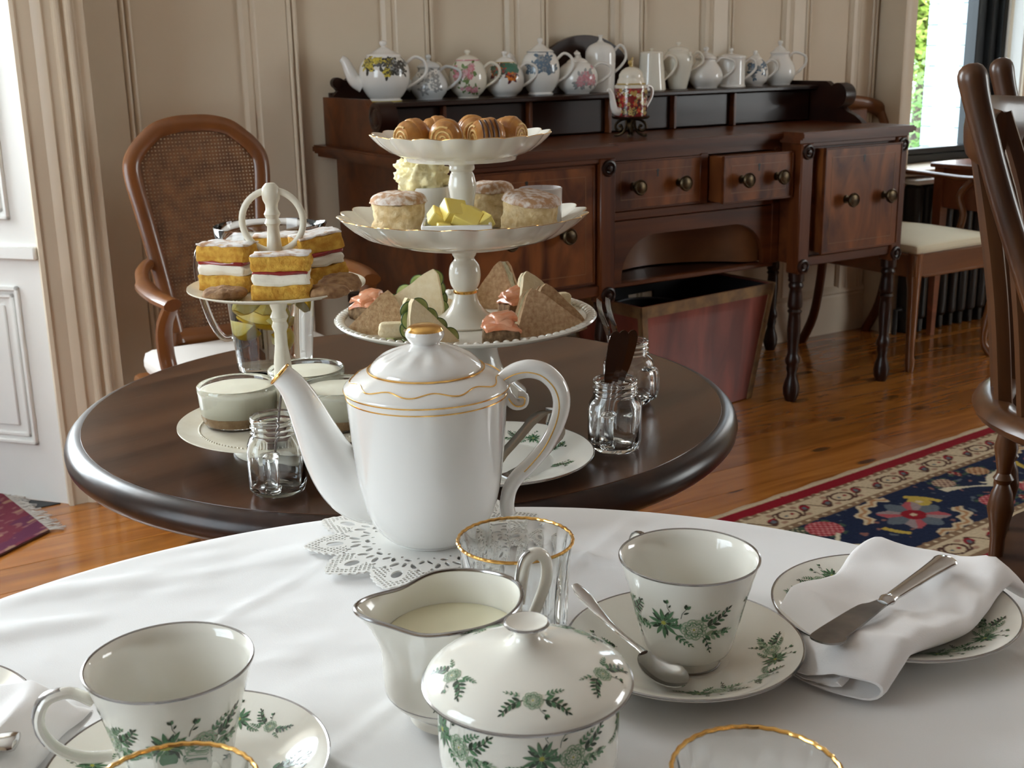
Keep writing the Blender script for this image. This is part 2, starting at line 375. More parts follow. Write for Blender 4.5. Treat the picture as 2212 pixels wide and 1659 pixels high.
# left bay: thicker wall with a splayed, panelled window embrasure
NL = 3.19
wl = struct('wall_bay', [box(S0, -1.30, NL, 3.62, 0, ZC), box(0.5635, 0.735, NL + 0.002, 3.45, 0, ZC), box(-1.30, 0.5635, NL, 3.62, 2.55, ZC)], MAT['trim'], smooth=False)
cas = [(0.5625, 0.004), (0.5625, -0.020), (0.572, -0.024), (0.577, -0.018), (0.610, -0.018), (0.620, -0.026), (0.632, -0.031), (0.636, -0.025), (0.654, -0.025)]
for c_ in (0.6665, 0.6945):
    for k in range(7):
        a = PI * k / 6; cas.append((c_ - 0.010 * math.cos(a), -0.026 - 0.012 * math.sin(a)))
cas += [(0.708, -0.026), (0.712, -0.020), (0.734, -0.020), (0.734, 0.004)]
struct('trim_1', prism([(a, NL + b) for a, b in cas], 0, 2.55), MAT['trim'], ang=30)
def reveal(a, b, name):
    """panelled splayed reveal from point a to point b (s, n)"""
    A, B = Vector((a[0], a[1], 0)), Vector((b[0], b[1], 0)); L_ = (B - A).length
    ang_ = math.atan2(B.y - A.y, B.x - A.x)
    r = struct(name, xf(box(0, L_, -0.04, 0.0, 0, 2.55), (a[0], a[1], 0), (0, 0, ang_)), MAT['white'], smooth=False)
    def fr(z0, z1, nm):
        x0, x1 = 0.070, L_ - 0.06
        gs = []
        for q, t in ((0, 0.010), (0.020, 0.006)):
            for (xa, xb, za, zb) in ((x0 + q, x1 - q, z0 + q, z0 + q + 0.012), (x0 + q, x1 - q, z1 - q - 0.012, z1 - q), (x0 + q, x0 + q + 0.012, z0 + q, z1 - q), (x1 - q - 0.012, x1 - q, z0 + q, z1 - q)):
                gs.append(box(xa, xb, -0.002, t, za, zb, 0.003))
        gs.append(box(x0 + 0.05, x1 - 0.05, -0.002, 0.006, z0 + 0.05, z1 - 0.05, 0.003))
        ob(nm, xf(merge(*gs), (a[0], a[1], 0), (0, 0, ang_)), MAT['white'], r)
    fr(0.16, 0.585, 'lower_panel'); fr(0.755, 2.35, 'upper_panel')
    ob('rail_moulding', xf(box(0.0, L_, -0.002, 0.014, 0.655, 0.69, 0.004), (a[0], a[1], 0), (0, 0, ang_)), MAT['white'], r)
    return r
rv = reveal((0.5635, 3.19), (0.21, 3.60), 'trim_2')
reveal((-0.95, 3.60), (-1.30, 3.19), 'trim_3')
rv2 = bpy.data.objects['trim_2']
struct('trim_4', prism([(-1.28, 3.20), (0.545, 3.20), (0.212, 3.588), (-0.945, 3.588)], -0.02, 0.003), MAT['slate'], smooth=False)
def window(name, s0, s1, n0, z0, z1, fm, nx=2, nz=3, along='s', dep=0.05):
    """frame in a wall that runs along s (or along n), panes as sub-parts"""
    def bx_(a0, a1, d0, d1, z0_, z1_, b=0.004):
        return box(a0, a1, d0, d1, z0_, z1_, b) if along == 's' else box(d0, d1, a0, a1, z0_, z1_, b)
    g = [bx_(s0, s0 + 0.07, n0, n0 + dep, z0, z1), bx_(s1 - 0.07, s1, n0, n0 + dep, z0, z1), bx_(s0 + 0.07, s1 - 0.07, n0, n0 + dep, z0, z0 + 0.07), bx_(s0 + 0.07, s1 - 0.07, n0, n0 + dep, z1 - 0.07, z1)]
    wo = struct(name, g, fm)
    for i in range(1, nx):
        x = s0 + 0.07 + (s1 - s0 - 0.14) * i / nx
        ob('glazing_bar', bx_(x - 0.012, x + 0.012, n0 + 0.008, n0 + dep - 0.008, z0 + 0.07, z1 - 0.07), fm, wo)
    for j in range(1, nz):
        z = z0 + 0.07 + (z1 - z0 - 0.14) * j / nz
        ob('glazing_bar', bx_(s0 + 0.07, s1 - 0.07, n0 + 0.01, n0 + dep - 0.01, z - 0.012, z + 0.012), fm, wo)
    ob('pane', bx_(s0 + 0.06, s1 - 0.06, n0 + dep / 2 - 0.002, n0 + dep / 2 + 0.002, z0 + 0.06, z1 - 0.06, 0), MAT['pane'], wo)
    return wo
window('window_2', -0.95, 0.21, 3.60, 0.85, 2.55, MAT['white'])
struct('wall_under_window', [box(-0.95, 0.21, 3.585, 3.66, 0, 0.85), box(-0.96, 0.22, 3.555, 3.60, 0.835, 0.86, 0.004)], MAT['white'], smooth=False)

# right end: projecting window wall with a black-framed sash window
NW = 3.31
struct('wall_window', [box(3.81, 3.885, NW, 3.62, 0, ZC), box(3.885, 4.575, NW, 3.62, 0, 0.655), box(3.885, 4.575, NW, 3.62, 2.4, ZC),
                       box(4.575, 4.80, NW, 3.62, 0, ZC), box(4.80, 5.80, NW, 3.62, 0, 0.655), box(4.80, 5.80, NW, 3.62, 2.4, ZC), box(5.80, S1 + 0.1, NW, 3.62, 0, ZC)], MAT['trim'], smooth=False)
casR = [(3.805, 0.002), (3.805, -0.02), (3.815, -0.024), (3.838, -0.024), (3.842, -0.016), (3.85, -0.012), (3.879, -0.012), (3.884, -0.006), (3.884, 0.002)]
struct('trim_5', prism([(a, NW + b) for a, b in casR], 0, 2.45), MAT['trim'], ang=25)
struct('trim_6', [prism([(4.5755, 3.32), (4.568, 3.325), (4.570, 3.34), (4.566, 3.36), (4.570, 3.38), (4.5755, 3.385)], 0.66, 2.4), prism([(4.5755, 3.40), (4.569, 3.405), (4.5755, 3.425)], 0.66, 2.4)], MAT['white'], ang=25)
w1 = struct('window_1', [box(3.886, 3.93, 3.46, 3.52, 0.656, 2.4, 0.003), box(4.445, 4.50, 3.46, 3.52, 0.656, 2.4, 0.003), box(4.505, 4.545, 3.435, 3.52, 0.656, 2.4, 0.004), box(4.548, 4.574, 3.41, 3.52, 0.656, 2.4, 0.004),
                         box(3.93, 4.50, 3.46, 3.52, 0.656, 0.69, 0.003), box(3.93, 4.50, 3.45, 3.51, 0.692, 0.715, 0.003), box(3.886, 4.574, 3.46, 3.52, 2.34, 2.4, 0.003)], MAT['black_frame'])
ob('pane', box(3.93, 4.45, 3.49, 3.494, 0.71, 2.35), MAT['pane'], w1)
ob('window_sill', box(3.80, 4.60, 3.25, 3.47, 0.635, 0.6545, 0.004), MAT['trim'], w1)
window('window_5', 4.80, 5.80, 3.50, 0.66, 2.4, MAT['black_frame'], 2, 2)
# remaining sides of the room, the left window made up for its light
struct('wall_left', [box(S0 - 0.12, S0, N0, 0.5, 0, ZC), box(S0 - 0.12, S0, 2.1, 3.62, 0, ZC), box(S0 - 0.12, S0, 0.5, 2.1, 0, 0.7), box(S0 - 0.12, S0, 0.5, 2.1, 2.5, ZC)], MAT['wall'], smooth=False)
window('added_window', 0.5, 2.1, S0 - 0.10, 0.7, 2.5, MAT['white'], 2, 2, 'n')  # made-up window for the added side fill
struct('wall_right', [box(S1, S1 + 0.12, N0, -1.45, 0, ZC), box(S1, S1 + 0.12, 0.45, 3.62, 0, ZC), box(S1, S1 + 0.12, -1.45, 0.45, 0, 0.6), box(S1, S1 + 0.12, -1.45, 0.45, 2.4, ZC)], MAT['wall'], smooth=False)
window('window_4', -1.45, 0.45, S1 + 0.04, 0.6, 2.4, MAT['white'], 3, 2, 'n')
struct('wall_rear', box(S0 - 0.12, S1 + 0.12, N0 - 0.12, N0, 0, ZC), MAT['rear_dim'], smooth=False)  # unseen wall, kept dark to dim the light from behind

# ------------------------------------------------------------------ outdoors beyond the black window
MAT['lawn'] = M('pale_gravel', (0.40, 0.44, 0.44), 0.9, c2=(0.32, 0.38, 0.34), ns=2)
struct('ground', box(-12, 40, 3.9, 40, -0.55, -0.5), MAT['lawn'], smooth=False)
MAT['porch'] = M('white_porch_paint', (0.85, 0.85, 0.85), 0.5)
pc = thing('porch_column', 'square white porch column outside the black-framed window', 'column', SN(6.79, 5.5, -0.5), RZ)
ob('shaft', box(-0.055, 0.055, -0.055, 0.055, 0.25, 3.3, 0.008), MAT['porch'], pc)
ob('plinth', box(-0.085, 0.085, -0.085, 0.085, 0, 0.25, 0.01), MAT['porch'], pc)
ob('capital', box(-0.09, 0.09, -0.09, 0.09, 3.3, 3.45, 0.01), MAT['porch'], pc)
MAT['slateblue'] = M('pale_blue_boards', (0.42, 0.50, 0.55), 0.6)
sh = thing('garden_shed', 'pale blue boarded shed behind the porch column', 'shed', SN(10.7, 8.0, -0.5), RZ)
for k in range(14):
    ob('board', box(-0.42, 0.95, -0.6, 0.6, k * 0.2, k * 0.2 + 0.192, 0.006), MAT['slateblue'], sh)
ob('roof', prism([(-0.72, 2.8), (0.72, 2.8), (0.0, 3.25)], -0.55, 1.05, 'yz'), MAT['black_frame'], sh)
MAT['bark'] = M('bark', (0.10, 0.075, 0.05), 0.9, c2=(0.05, 0.04, 0.03), ns=12)
MAT['leaf'] = M('fresh_leaf', (0.30, 0.42, 0.06), 0.6, c2=(0.42, 0.50, 0.10), ns=3)
MAT['leaf2'] = M('bush_leaf', (0.12, 0.25, 0.06), 0.6, c2=(0.20, 0.34, 0.08), ns=3)
def foliage(n, cx, cy, cz, rx, ry, rz_, size, rnd):
    V, F = [], []
    for _ in range(n):
        while True:
            p = Vector((rnd.uniform(-1, 1), rnd.uniform(-1, 1), rnd.uniform(-1, 1)))
            if p.length <= 1: break
        c_ = Vector((cx + p.x * rx, cy + p.y * ry, cz + p.z * rz_))
        a = Vector((rnd.gauss(0, 1), rnd.gauss(0, 1), rnd.gauss(0, 1))).normalized(); b_ = a.orthogonal().normalized()
        s_ = size * rnd.uniform(0.6, 1.3); i = len(V)
        V += [tuple(c_ - a * s_), tuple(c_ + b_ * s_ * 0.5), tuple(c_ + a * s_), tuple(c_ - b_ * s_ * 0.5)]; F.append((i, i + 1, i + 2, i + 3))
    return V, F
rnd = random.Random(3)
tr = thing('garden_tree', 'tall sunlit tree with yellow-green leaves outside the window', 'tree', SN(14.3, 12.0, -0.5), RZ)
ob('trunk', tube([(0, 0, 0), (0.05, 0, 1.2), (-0.1, 0.1, 2.4), (0.1, 0.05, 3.6)], [0.14, 0.11, 0.08, 0.03], 10), MAT['bark'], tr)
ob('branch', tube([(-0.04, 0.04, 1.8), (-0.35, -0.1, 2.5), (-0.6, -0.2, 3.0)], [0.05, 0.035, 0.015], 8), MAT['bark'], tr)
ob('foliage', [foliage(5200, 0, 0, 2.7, 0.95, 0.95, 1.6, 0.085, rnd), foliage(1500, -0.3, -0.2, 1.9, 0.6, 0.5, 0.8, 0.075, rnd)], MAT['leaf'], tr, smooth=False, kind='stuff')
bu = thing('garden_bush', 'round green bush growing under the tall tree', 'bush', SN(12.3, 10.3, -0.5), RZ)
ob('foliage', foliage(900, 0, 0, 0.75, 0.7, 0.7, 0.75, 0.06, rnd), MAT['leaf2'], bu, smooth=False, kind='stuff')
ob('stem', tube([(0, 0, 0), (0.02, 0, 0.6)], [0.04, 0.02], 8), MAT['bark'], bu)

# ================================================================== SIDEBOARD  (local x = s, y = n)
sb = thing('sideboard', 'antique mahogany breakfront sideboard with a raised gallery full of teapots', 'sideboard', (0, 0, 0), RZ)
ZT = 0.880
def rosette(x, y, z, r=0.024, m='mahog_dark'):
    pr = [(0.0, 0.0), (r * 0.28, 0.001), (r * 0.34, 0.005), (r * 0.46, 0.005), (r * 0.55, 0.0015), (r * 0.72, 0.002), (r * 0.80, 0.006), (r * 0.95, 0.005), (r, 0.0), (r, -0.006)]
    return xf(lathe([(a, -b) for a, b in pr], 28), (x, y, z), (-PI / 2, 0, 0))
def rosette_f(x, y, z, r=0.024):
    pr = [(0.0, 0.012), (r * 0.28, 0.011), (r * 0.36, 0.005), (r * 0.50, 0.006), (r * 0.62, 0.004), (r * 0.74, 0.009), (r * 0.92, 0.008), (r, 0.003), (r, -0.004)]
    return xf(lathe(pr, 28), (x, y, z), (PI / 2, 0, 0))
# top with breakfront outline and a rolled front edge
out = [(1.415, 3.425), (1.415, 2.765), (2.065, 2.765), (2.085, 2.845), (2.765, 2.845), (2.775, 2.765), (3.285, 2.765), (3.285, 3.425)]
def inset(poly, d):
    c_ = (2.35, 3.1); o_ = []
    for a, b in poly:
        o_.append((a + (d if a < 2.0 or (2.5 < a < 2.9 and False) else -d) * (1 if (a < 1.5 or a > 3.2) else 0), b + (d if b < 3.0 else 0)))
    return o_
ob('top', [prism(inset(out, 0.004), 0.876, ZT), prism(out, 0.862, 0.8762), prism(inset(out, 0.006), 0.856, 0.8622), prism(inset(out, 0.016), 0.846, 0.8562)], MAT['mahog'], sb, ang=25)
def pedestal(x0, x1, nm):
    c_ = ob(nm, [box(x0 + 0.004, x1 - 0.004, 2.80, 3.40, 0.462, 0.846, 0.002), box(x0 + 0.05, x1 - 0.05, 2.786, 2.802, 0.832, 0.846, 0.002), box(x0 + 0.05, x1 - 0.05, 2.786, 2.802, 0.452, 0.484, 0.003)], MAT['mahog'], sb)
    for x in (x0 + 0.026, x1 - 0.026):
        ob('corner_post', box(x - 0.026, x + 0.026, 2.778, 2.83, 0.43, 0.846, 0.004), MAT['mahog_z'], c_)
        ob('rosette', rosette_f(x, 2.779, 0.818), MAT['mahog_dark'], c_)
        ob('rosette', rosette_f(x, 2.779, 0.455), MAT['mahog_dark'], c_)
    return c_
pedL = pedestal(1.475, 2.060, 'left_pedestal'); pedR = pedestal(2.782, 3.266, 'right_pedestal')
pedL.name = 'pedestal'; pedR.name = 'pedestal.001'
def knob(x, y, z):
    pr = [(0.011, 0.0), (0.011, 0.004), (0.006, 0.006), (0.006, 0.016), (0.012, 0.019), (0.0185, 0.026), (0.0195, 0.032), (0.017, 0.036), (0.014, 0.034), (0.009, 0.036), (0.0, 0.037)]
    return xf(lathe([(a * 1.2, b * 1.1) for a, b in pr], 24), (x, y, z), (PI / 2, 0, 0))
def front(x0, x1, z0, z1, yf, dep, knobs, par, nm, keyz=None, mat='flame'):
    d = ob(nm, [box(x0, x1, yf, yf + dep, z0, z1, 0.003)], MAT[mat], sb if par is None else par)
    ob('cockbead', [box(x0 - 0.003, x1 + 0.003, yf - 0.003, yf + 0.01, z0 - 0.003, z0 + 0.003, 0.001), box(x0 - 0.003, x1 + 0.003, yf - 0.003, yf + 0.01, z1 - 0.003, z1 + 0.003, 0.001),
                    box(x0 - 0.003, x0 + 0.003, yf - 0.003, yf + 0.01, z0, z1, 0.001), box(x1 - 0.003, x1 + 0.003, yf - 0.003, yf + 0.01, z0, z1, 0.001)], MAT['mahog'], d)
    i_ = 0.028
    ob('inlay', [box(x0 + i_, x1 - i_, yf - 0.0006, yf + 0.001, z0 + i_, z0 + i_ + 0.0016), box(x0 + i_, x1 - i_, yf - 0.0006, yf + 0.001, z1 - i_ - 0.0016, z1 - i_),
                 box(x0 + i_, x0 + i_ + 0.0016, yf - 0.0006, yf + 0.001, z0 + i_, z1 - i_), box(x1 - i_ - 0.0016, x1 - i_, yf - 0.0006, yf + 0.001, z0 + i_, z1 - i_)], MAT['inlay'], d)
    for kx, kz in knobs:
        ob('knob', knob(kx, yf, kz), MAT['brass'], d)
    ob('keyhole', merge(lathe([(0.0, 0), (0.0045, 0.0)], 12), ([], [])) if False else [xf(lathe([(0.0, 0.001), (0.005, 0.001), (0.005, -0.002)], 12), ((x0 + x1) / 2, yf, z1 - 0.032), (PI / 2, 0, 0)), box((x0 + x1) / 2 - 0.0028, (x0 + x1) / 2 + 0.0028, yf - 0.001, yf + 0.002, z1 - 0.05, z1 - 0.032)], MAT['iron'], d)
    return d
MAT['inlay'] = M('boxwood_inlay', (0.19, 0.085, 0.032), 0.35)
front(1.545, 1.995, 0.492, 0.826, 2.794, 0.02, [(1.700, 0.640), (1.890, 0.640)], None, 'cupboard_door')
front(2.866, 3.212, 0.494, 0.826, 2.757, 0.06, [(2.965, 0.661), (3.140, 0.661)], None, 'cellaret_drawer')
# recessed centre: two drawers, rail, arched apron and curved back
ob('centre_frame', [box(2.06, 2.782, 2.872, 3.40, 0.826, 0.846), box(2.06, 2.785, 2.868, 3.40, 0.650, 0.678, 0.003), box(2.06, 2.112, 2.868, 3.40, 0.46, 0.83, 0.002), box(2.448, 2.478, 2.868, 3.38, 0.676, 0.83, 0.002),
                    box(2.752, 2.784, 2.868, 3.40, 0.46, 0.83, 0.002), box(2.11, 2.755, 3.36, 3.39, 0.44, 0.83)], MAT['mahog'], sb)
front(2.114, 2.446, 0.682, 0.822, 2.866, 0.45, [(2.190, 0.748), (2.362, 0.748)], None, 'drawer')
front(2.488, 2.772, 0.680, 0.820, 2.806, 0.45, [(2.56, 0.748), (2.705, 0.748)], None, 'drawer')
arch = [(2.10, 0.648), (2.10, 0.462), (2.150, 0.462)]
for k in range(13):
    a = PI / 2 * k / 12; arch.append((2.150 + 0.13 * (1 - math.cos(a)), 0.475 + 0.125 * math.sin(a)))
for k in range(13):
    a = PI / 2 * (1 - k / 12); arch.append((2.722 - 0.13 * (1 - math.cos(a)), 0.475 + 0.125 * math.sin(a)))
arch += [(2.722, 0.462), (2.772, 0.462), (2.772, 0.648)]
ob('arched_apron', prism(arch, 2.870, 2.890, 'xz'), MAT['mahog'], sb, ang=30)
bk = [(2.13, 0.462 + 0.0)]
cv = [(2.12 + 0.62 * t, 2.915 + 0.15 * math.sin(PI * min(1, t * 1.1)) ** 0.7) for t in [k / 20 for k in range(21)]]
ob('curved_back', prism([(a, b) for a, b in cv] + [(a, b + 0.015) for a, b in cv[::-1]], 0.463, 0.65), MAT['lightmahog'] if 'lightmahog' in MAT else MAT.setdefault('lightmahog', wood('paler_mahogany', (0.22, 0.085, 0.028), (0.13, 0.045, 0.015), 0.4, 'x', 8, 0.2)), sb)  # curved back in a paler brown than the frame
ob('bottom_rail', box(2.10, 2.772, 2.876, 2.905, 0.447, 0.462, 0.003), MAT['mahog'], sb)
ob('niche_floor', box(2.112, 2.752, 2.906, 3.36, 0.449, 0.458), MAT['mahog_dark'], sb)
LEGP = [(0.026, 0.432), (0.026, 0.405), (0.020, 0.400), (0.024, 0.392), (0.024, 0.385), (0.019, 0.378), (0.021, 0.36), (0.024, 0.33), (0.0235, 0.318), (0.019, 0.312), (0.024, 0.304), (0.019, 0.296), (0.021, 0.27), (0.022, 0.24), (0.019, 0.20), (0.0165, 0.165), (0.019, 0.155), (0.0235, 0.145), (0.0235, 0.132), (0.018, 0.122), (0.020, 0.112), (0.0155, 0.095), (0.017, 0.082), (0.024, 0.062), (0.0275, 0.042), (0.026, 0.022), (0.018, 0.0), (0.0, 0.0)]
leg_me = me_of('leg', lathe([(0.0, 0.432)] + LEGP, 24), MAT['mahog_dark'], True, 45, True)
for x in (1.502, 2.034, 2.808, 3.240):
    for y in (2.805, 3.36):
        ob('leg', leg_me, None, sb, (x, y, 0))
# gallery: side panels with scrolls, shelf, pigeon-hole fronts, upstand
def gal_side(x, sgn):
    P = [(3.41, 0.88), (3.41, 1.018), (3.13, 1.018), (3.115, 1.010), (3.100, 0.998), (3.075, 1.012), (3.055, 1.014), (3.035, 1.006), (3.022, 0.988), (3.022, 0.965), (3.035, 0.945), (3.050, 0.935), (3.030, 0.918), (2.99, 0.905), (2.965, 0.89), (2.955, 0.88)]
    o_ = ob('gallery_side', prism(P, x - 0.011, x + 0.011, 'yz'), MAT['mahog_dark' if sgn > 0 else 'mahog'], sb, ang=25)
    ob('scroll_roundel', xf(lathe([(0.0, 0.016), (0.018, 0.016), (0.024, 0.012), (0.030, 0.016), (0.040, 0.014), (0.042, 0.0), (0.042, -0.036), (0.0, -0.036)], 28), (x + 0.011 * 0, 3.052, 0.972), (0, PI / 2 * sgn, 0)), MAT['mahog_dark'], o_)
gal_side(1.462, -1); gal_side(3.246, 1)
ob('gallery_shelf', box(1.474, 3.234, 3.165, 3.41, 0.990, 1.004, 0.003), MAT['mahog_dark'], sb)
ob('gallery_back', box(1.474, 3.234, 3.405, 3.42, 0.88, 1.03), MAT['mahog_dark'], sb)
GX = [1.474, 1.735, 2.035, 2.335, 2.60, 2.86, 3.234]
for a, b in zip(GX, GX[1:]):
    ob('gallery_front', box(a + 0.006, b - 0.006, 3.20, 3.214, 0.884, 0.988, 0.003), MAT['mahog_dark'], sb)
for x in GX[1:-1]:
    ob('gallery_divider', box(x - 0.006, x + 0.006, 3.18, 3.40, 0.881, 0.990, 0.002), MAT['mahog'], sb)
up = [(1.475, 1.0), (1.475, 1.022), (1.49, 1.035), (1.478, 1.05), (1.485, 1.068), (1.50, 1.072), (1.515, 1.064), (1.53, 1.074), (1.60, 1.076), (1.64, 1.060), (1.68, 1.034)]
for k in range(17):
    t = k / 16; up.append((2.18 + 0.40 * t, 1.034 + 0.152 * math.sin(PI * t) ** 0.45))
up += [(3.10, 1.034), (3.18, 1.018), (3.225, 1.0)]
ob('crest_board', prism(up, 3.385, 3.404, 'xz'), MAT['mahog_dark'], sb, ang=25)
ob('scroll_roundel', xf(lathe([(0.0, 0.01), (0.010, 0.010), (0.016, 0.008), (0.016, -0.012), (0.0, -0.012)], 20), (1.489, 3.39, 1.058), (PI / 2, 0, 0)), MAT['mahog_dark'], sb)

# ================================================================== RED TRUNK under the sideboard
MAT['redleather'] = M('worn_red_leather', (0.27, 0.060, 0.038), 0.42, c2=(0.12, 0.022, 0.015), ns=7, stretch=(1.4, 1, 0.35), det=5, dist=0.8, coat=0.15)
MAT['brassedge'] = M('tarnished_brass_edge', (0.17, 0.11, 0.065), 0.5, 0.5, c2=(0.28, 0.17, 0.08), ns=25)
MAT['blackin'] = M('black_lining', (0.006, 0.006, 0.008), 0.7)
bn = thing('log_bin', 'open tapered red leather log bin with tarnished brass edging under the sideboard', 'log bin', SN(2.462, 3.005, 0), RZ + 0.10)
def taper(x0, x1, y0, y1, z0, z1, k):
    V = [(x0 * k, y0 * k, z0), (x1 * k, y0 * k, z0), (x1 * k, y1 * k, z0), (x0 * k, y1 * k, z0), (x0, y0, z1), (x1, y0, z1), (x1, y1, z1), (x0, y1, z1)]
    return V
A, B, HZ, KT = 0.300, 0.165, 0.39, 0.80
def wallq(p, q, t=0.012):
    """panel between the bottom/top edges p->q of the tapered box, thickness inward"""
    b0, b1, t0, t1 = [Vector(v) for v in (p[0], p[1], q[0], q[1])]
    n_ = (b1 - b0).cross(t0 - b0).normalized()
    V = [b0, b1, t1, t0]; V += [v - n_ * t for v in V]
    return [tuple(v) for v in V], [(0, 1, 2, 3), (7, 6, 5, 4), (0, 4, 5, 1), (1, 5, 6, 2), (2, 6, 7, 3), (3, 7, 4, 0)]
c8 = taper(-A, A, -B, B, 0.004, HZ, KT)
for i in range(4):
    j = (i + 1) % 4
    if i == 2:   # far panel with a hand hole, made of four pieces
        b0, b1, t0, t1 = Vector(c8[i]), Vector(c8[j]), Vector(c8[i + 4]), Vector(c8[j + 4])
        def at(u, v): return tuple((b0 * (1 - u) + b1 * u) * (1 - v) + (t0 * (1 - u) + t1 * u) * v)
        gs = [wallq((at(u0, v0), at(u1, v0)), (at(u0, v1), at(u1, v1))) for u0, u1, v0, v1 in ((0, 1, 0, 0.80), (0, 1, 0.90, 1), (0, 0.40, 0.80, 0.90), (0.60, 1, 0.80, 0.90))]
        ob('back_panel', gs, MAT['blackin'], bn, smooth=False)
    else:
        ob('leather_panel', wallq((c8[i], c8[j]), (c8[i + 4], c8[j + 4])), [MAT['redleather']], bn, smooth=False)
        ob('lining', [(lambda g: ([(v[0] * 0.955, v[1] * 0.93, v[2] * 0.99 + 0.002) for v in g[0]], g[1]))(wallq((c8[i], c8[j]), (c8[i + 4], c8[j + 4]), 0.002))], MAT['blackin'], bn, smooth=False)
ob('base_board', [([(v[0] * 0.97, v[1] * 0.97, z) for z in (0.004, 0.014) for v in c8[:4]], [(3, 2, 1, 0), (4, 5, 6, 7), (0, 1, 5, 4), (1, 2, 6, 5), (2, 3, 7, 6), (3, 0, 4, 7)])], MAT['blackin'], bn, smooth=False)
for i in range(4):
    j = (i + 1) % 4
    b0, b1, t0, t1 = [Vector(v) for v in (c8[i], c8[j], c8[i + 4], c8[j + 4])]
    n_ = (b1 - b0).cross(t0 - b0).normalized(); n_ = -n_ if n_.dot(Vector(((b0 + b1) / 2).to_tuple())) < 0 else n_
    def strip(p, q, r_, s_): return [tuple(v + n_ * h) for h in (0.0005, 0.0045) for v in (p, q, r_, s_)], [(3, 2, 1, 0), (4, 5, 6, 7), (0, 1, 5, 4), (1, 2, 6, 5), (2, 3, 7, 6), (3, 0, 4, 7)]
    L_ = lambda p, q, t: p + (q - p) * t
    ob('top_edging', strip(L_(t0, b0, 0.085), L_(t1, b1, 0.085), L_(t1, b1, -0.01), L_(t0, b0, -0.01)), MAT['brassedge'], bn, smooth=False)
    for (ba, bb_, ta, tb) in ((b0, b1, t0, t1), (b1, b0, t1, t0)):
        k1, k2 = 0.045, 0.036
        g = strip(ba, ba + (bb_ - ba) * k1, ta + (tb - ta) * k2, ta)
        ob('corner_edging', g, MAT['brassedge'], bn, smooth=False)
bin_in = thing('waste_basket', 'round dark basket standing inside the red log bin', 'basket', SN(2.36, 3.0, 0.016), RZ)
ob('basket_wall', lathe([(0.0, 0.0), (0.085, 0.0), (0.112, 0.33), (0.109, 0.33), (0.083, 0.006), (0.0, 0.006)], 36), MAT['blackin'], bin_in)
ob('basket_rim', ring(0.111, 0.332, 0.004, 40), M('dull_steel_rim', (0.12, 0.12, 0.13), 0.5, 0.6), bin_in)

# ================================================================== CANE ARMCHAIR against the panelled wall
ch = thing('cane_armchair', 'walnut armchair with arched cane back standing behind the round table', 'armchair', SN(0.925, 2.625, 0), RZ + 0.03)
# local: faces -y, back at +y
def backpt(x, z):   # reclined, slightly curved back
    return (x, 0.235 + (z - 0.45) * 0.20 - 0.05 * (1 - (x / 0.23) ** 2) * 0 + 0.0, z)
outl = []
def bout(t):        # outline of the back, t 0..1 from bottom left over the top to the bottom right
    key = [(-0.132, 0.47), (-0.142, 0.56), (-0.157, 0.68), (-0.175, 0.80), (-0.187, 0.875), (-0.184, 0.915), (-0.162, 0.945), (-0.138, 0.965), (-0.103, 0.988), (-0.05, 1.000), (0, 1.002)]
    key = key + [(-a, b) for a, b in key[-2::-1]]
    return key
key = [(a * 0.84, b - 0.018 * max(0.0, (b - 0.47) / 0.53)) for a, b in smoothprof(bout(0), 4)]
ob('back_frame', tube([backpt(a * 1.03, b + 0.004 * (b - 0.47)) for a, b in key], [(0.015, 0.021)] * len(key), 10, up=(0, 1, 0)), MAT['walnut'], ch)
ob('back_rail', tube([backpt(-0.132, 0.485), backpt(0, 0.478), backpt(0.132, 0.485)], [(0.014, 0.024)] * 3, 10, up=(0, 1, 0)), MAT['walnut_x'], ch)
def inside(x, z, m=0.0):
    import bisect
    if z < 0.485 + m: return False
    half = 0
    hk = [p for p in key if p[0] <= 0]
    if z > 0.985 - m: return False
    for (a0, b0), (a1, b1) in zip(hk, hk[1:]):
        if b0 <= z <= b1: half = -(a0 + (a1 - a0) * (z - b0) / max(1e-6, b1 - b0)); break
    return abs(x) < half - m
V, F = [], []
def addq(a, b, w_, dy):
    i = len(V)
    (xa, za), (xb, zb) = a, b
    dx, dz = xb - xa, zb - za; l_ = math.hypot(dx, dz); px_, pz_ = -dz / l_ * w_, dx / l_ * w_
    for (x, z) in ((xa + px_, za + pz_), (xb + px_, zb + pz_), (xb - px_, zb - pz_), (xa - px_, za - pz_)):
        p = backpt(x, z); V.append((p[0], p[1] + dy, p[2]))
    F.append((i, i + 1, i + 2, i + 3))
pitch = 0.0088
x = -0.235
while x < 0.236:
    zs = [z for z in [0.485 + 0.004 * k for k in range(130)] if inside(x, z, 0.004)]
    if len(zs) > 2: addq((x, zs[0]), (x, zs[-1]), 0.0026, 0.0)
    x += pitch
z = 0.49
while z < 0.985:
    xs = [x_ for x_ in [-0.24 + 0.004 * k for k in range(121)] if inside(x_, z, 0.004)]
    if len(xs) > 2: addq((xs[0], z), (xs[-1], z), 0.0026, 0.0012)
    z += pitch
ob('cane_weave', (V, F), MAT['cane'], ch, smooth=False, fix=False, kind='stuff')
ob('seat_frame', [box(-0.235, 0.235, -0.24, 0.235, 0.36, 0.415, 0.012, 2)], MAT['walnut_x'], ch)
ob('seat_cushion', noisy(subd(box(-0.215, 0.215, -0.225, 0.22, 0.416, 0.475, 0.022, 2), 2), 0.003, 8), MAT['grey_fabric'], ch)
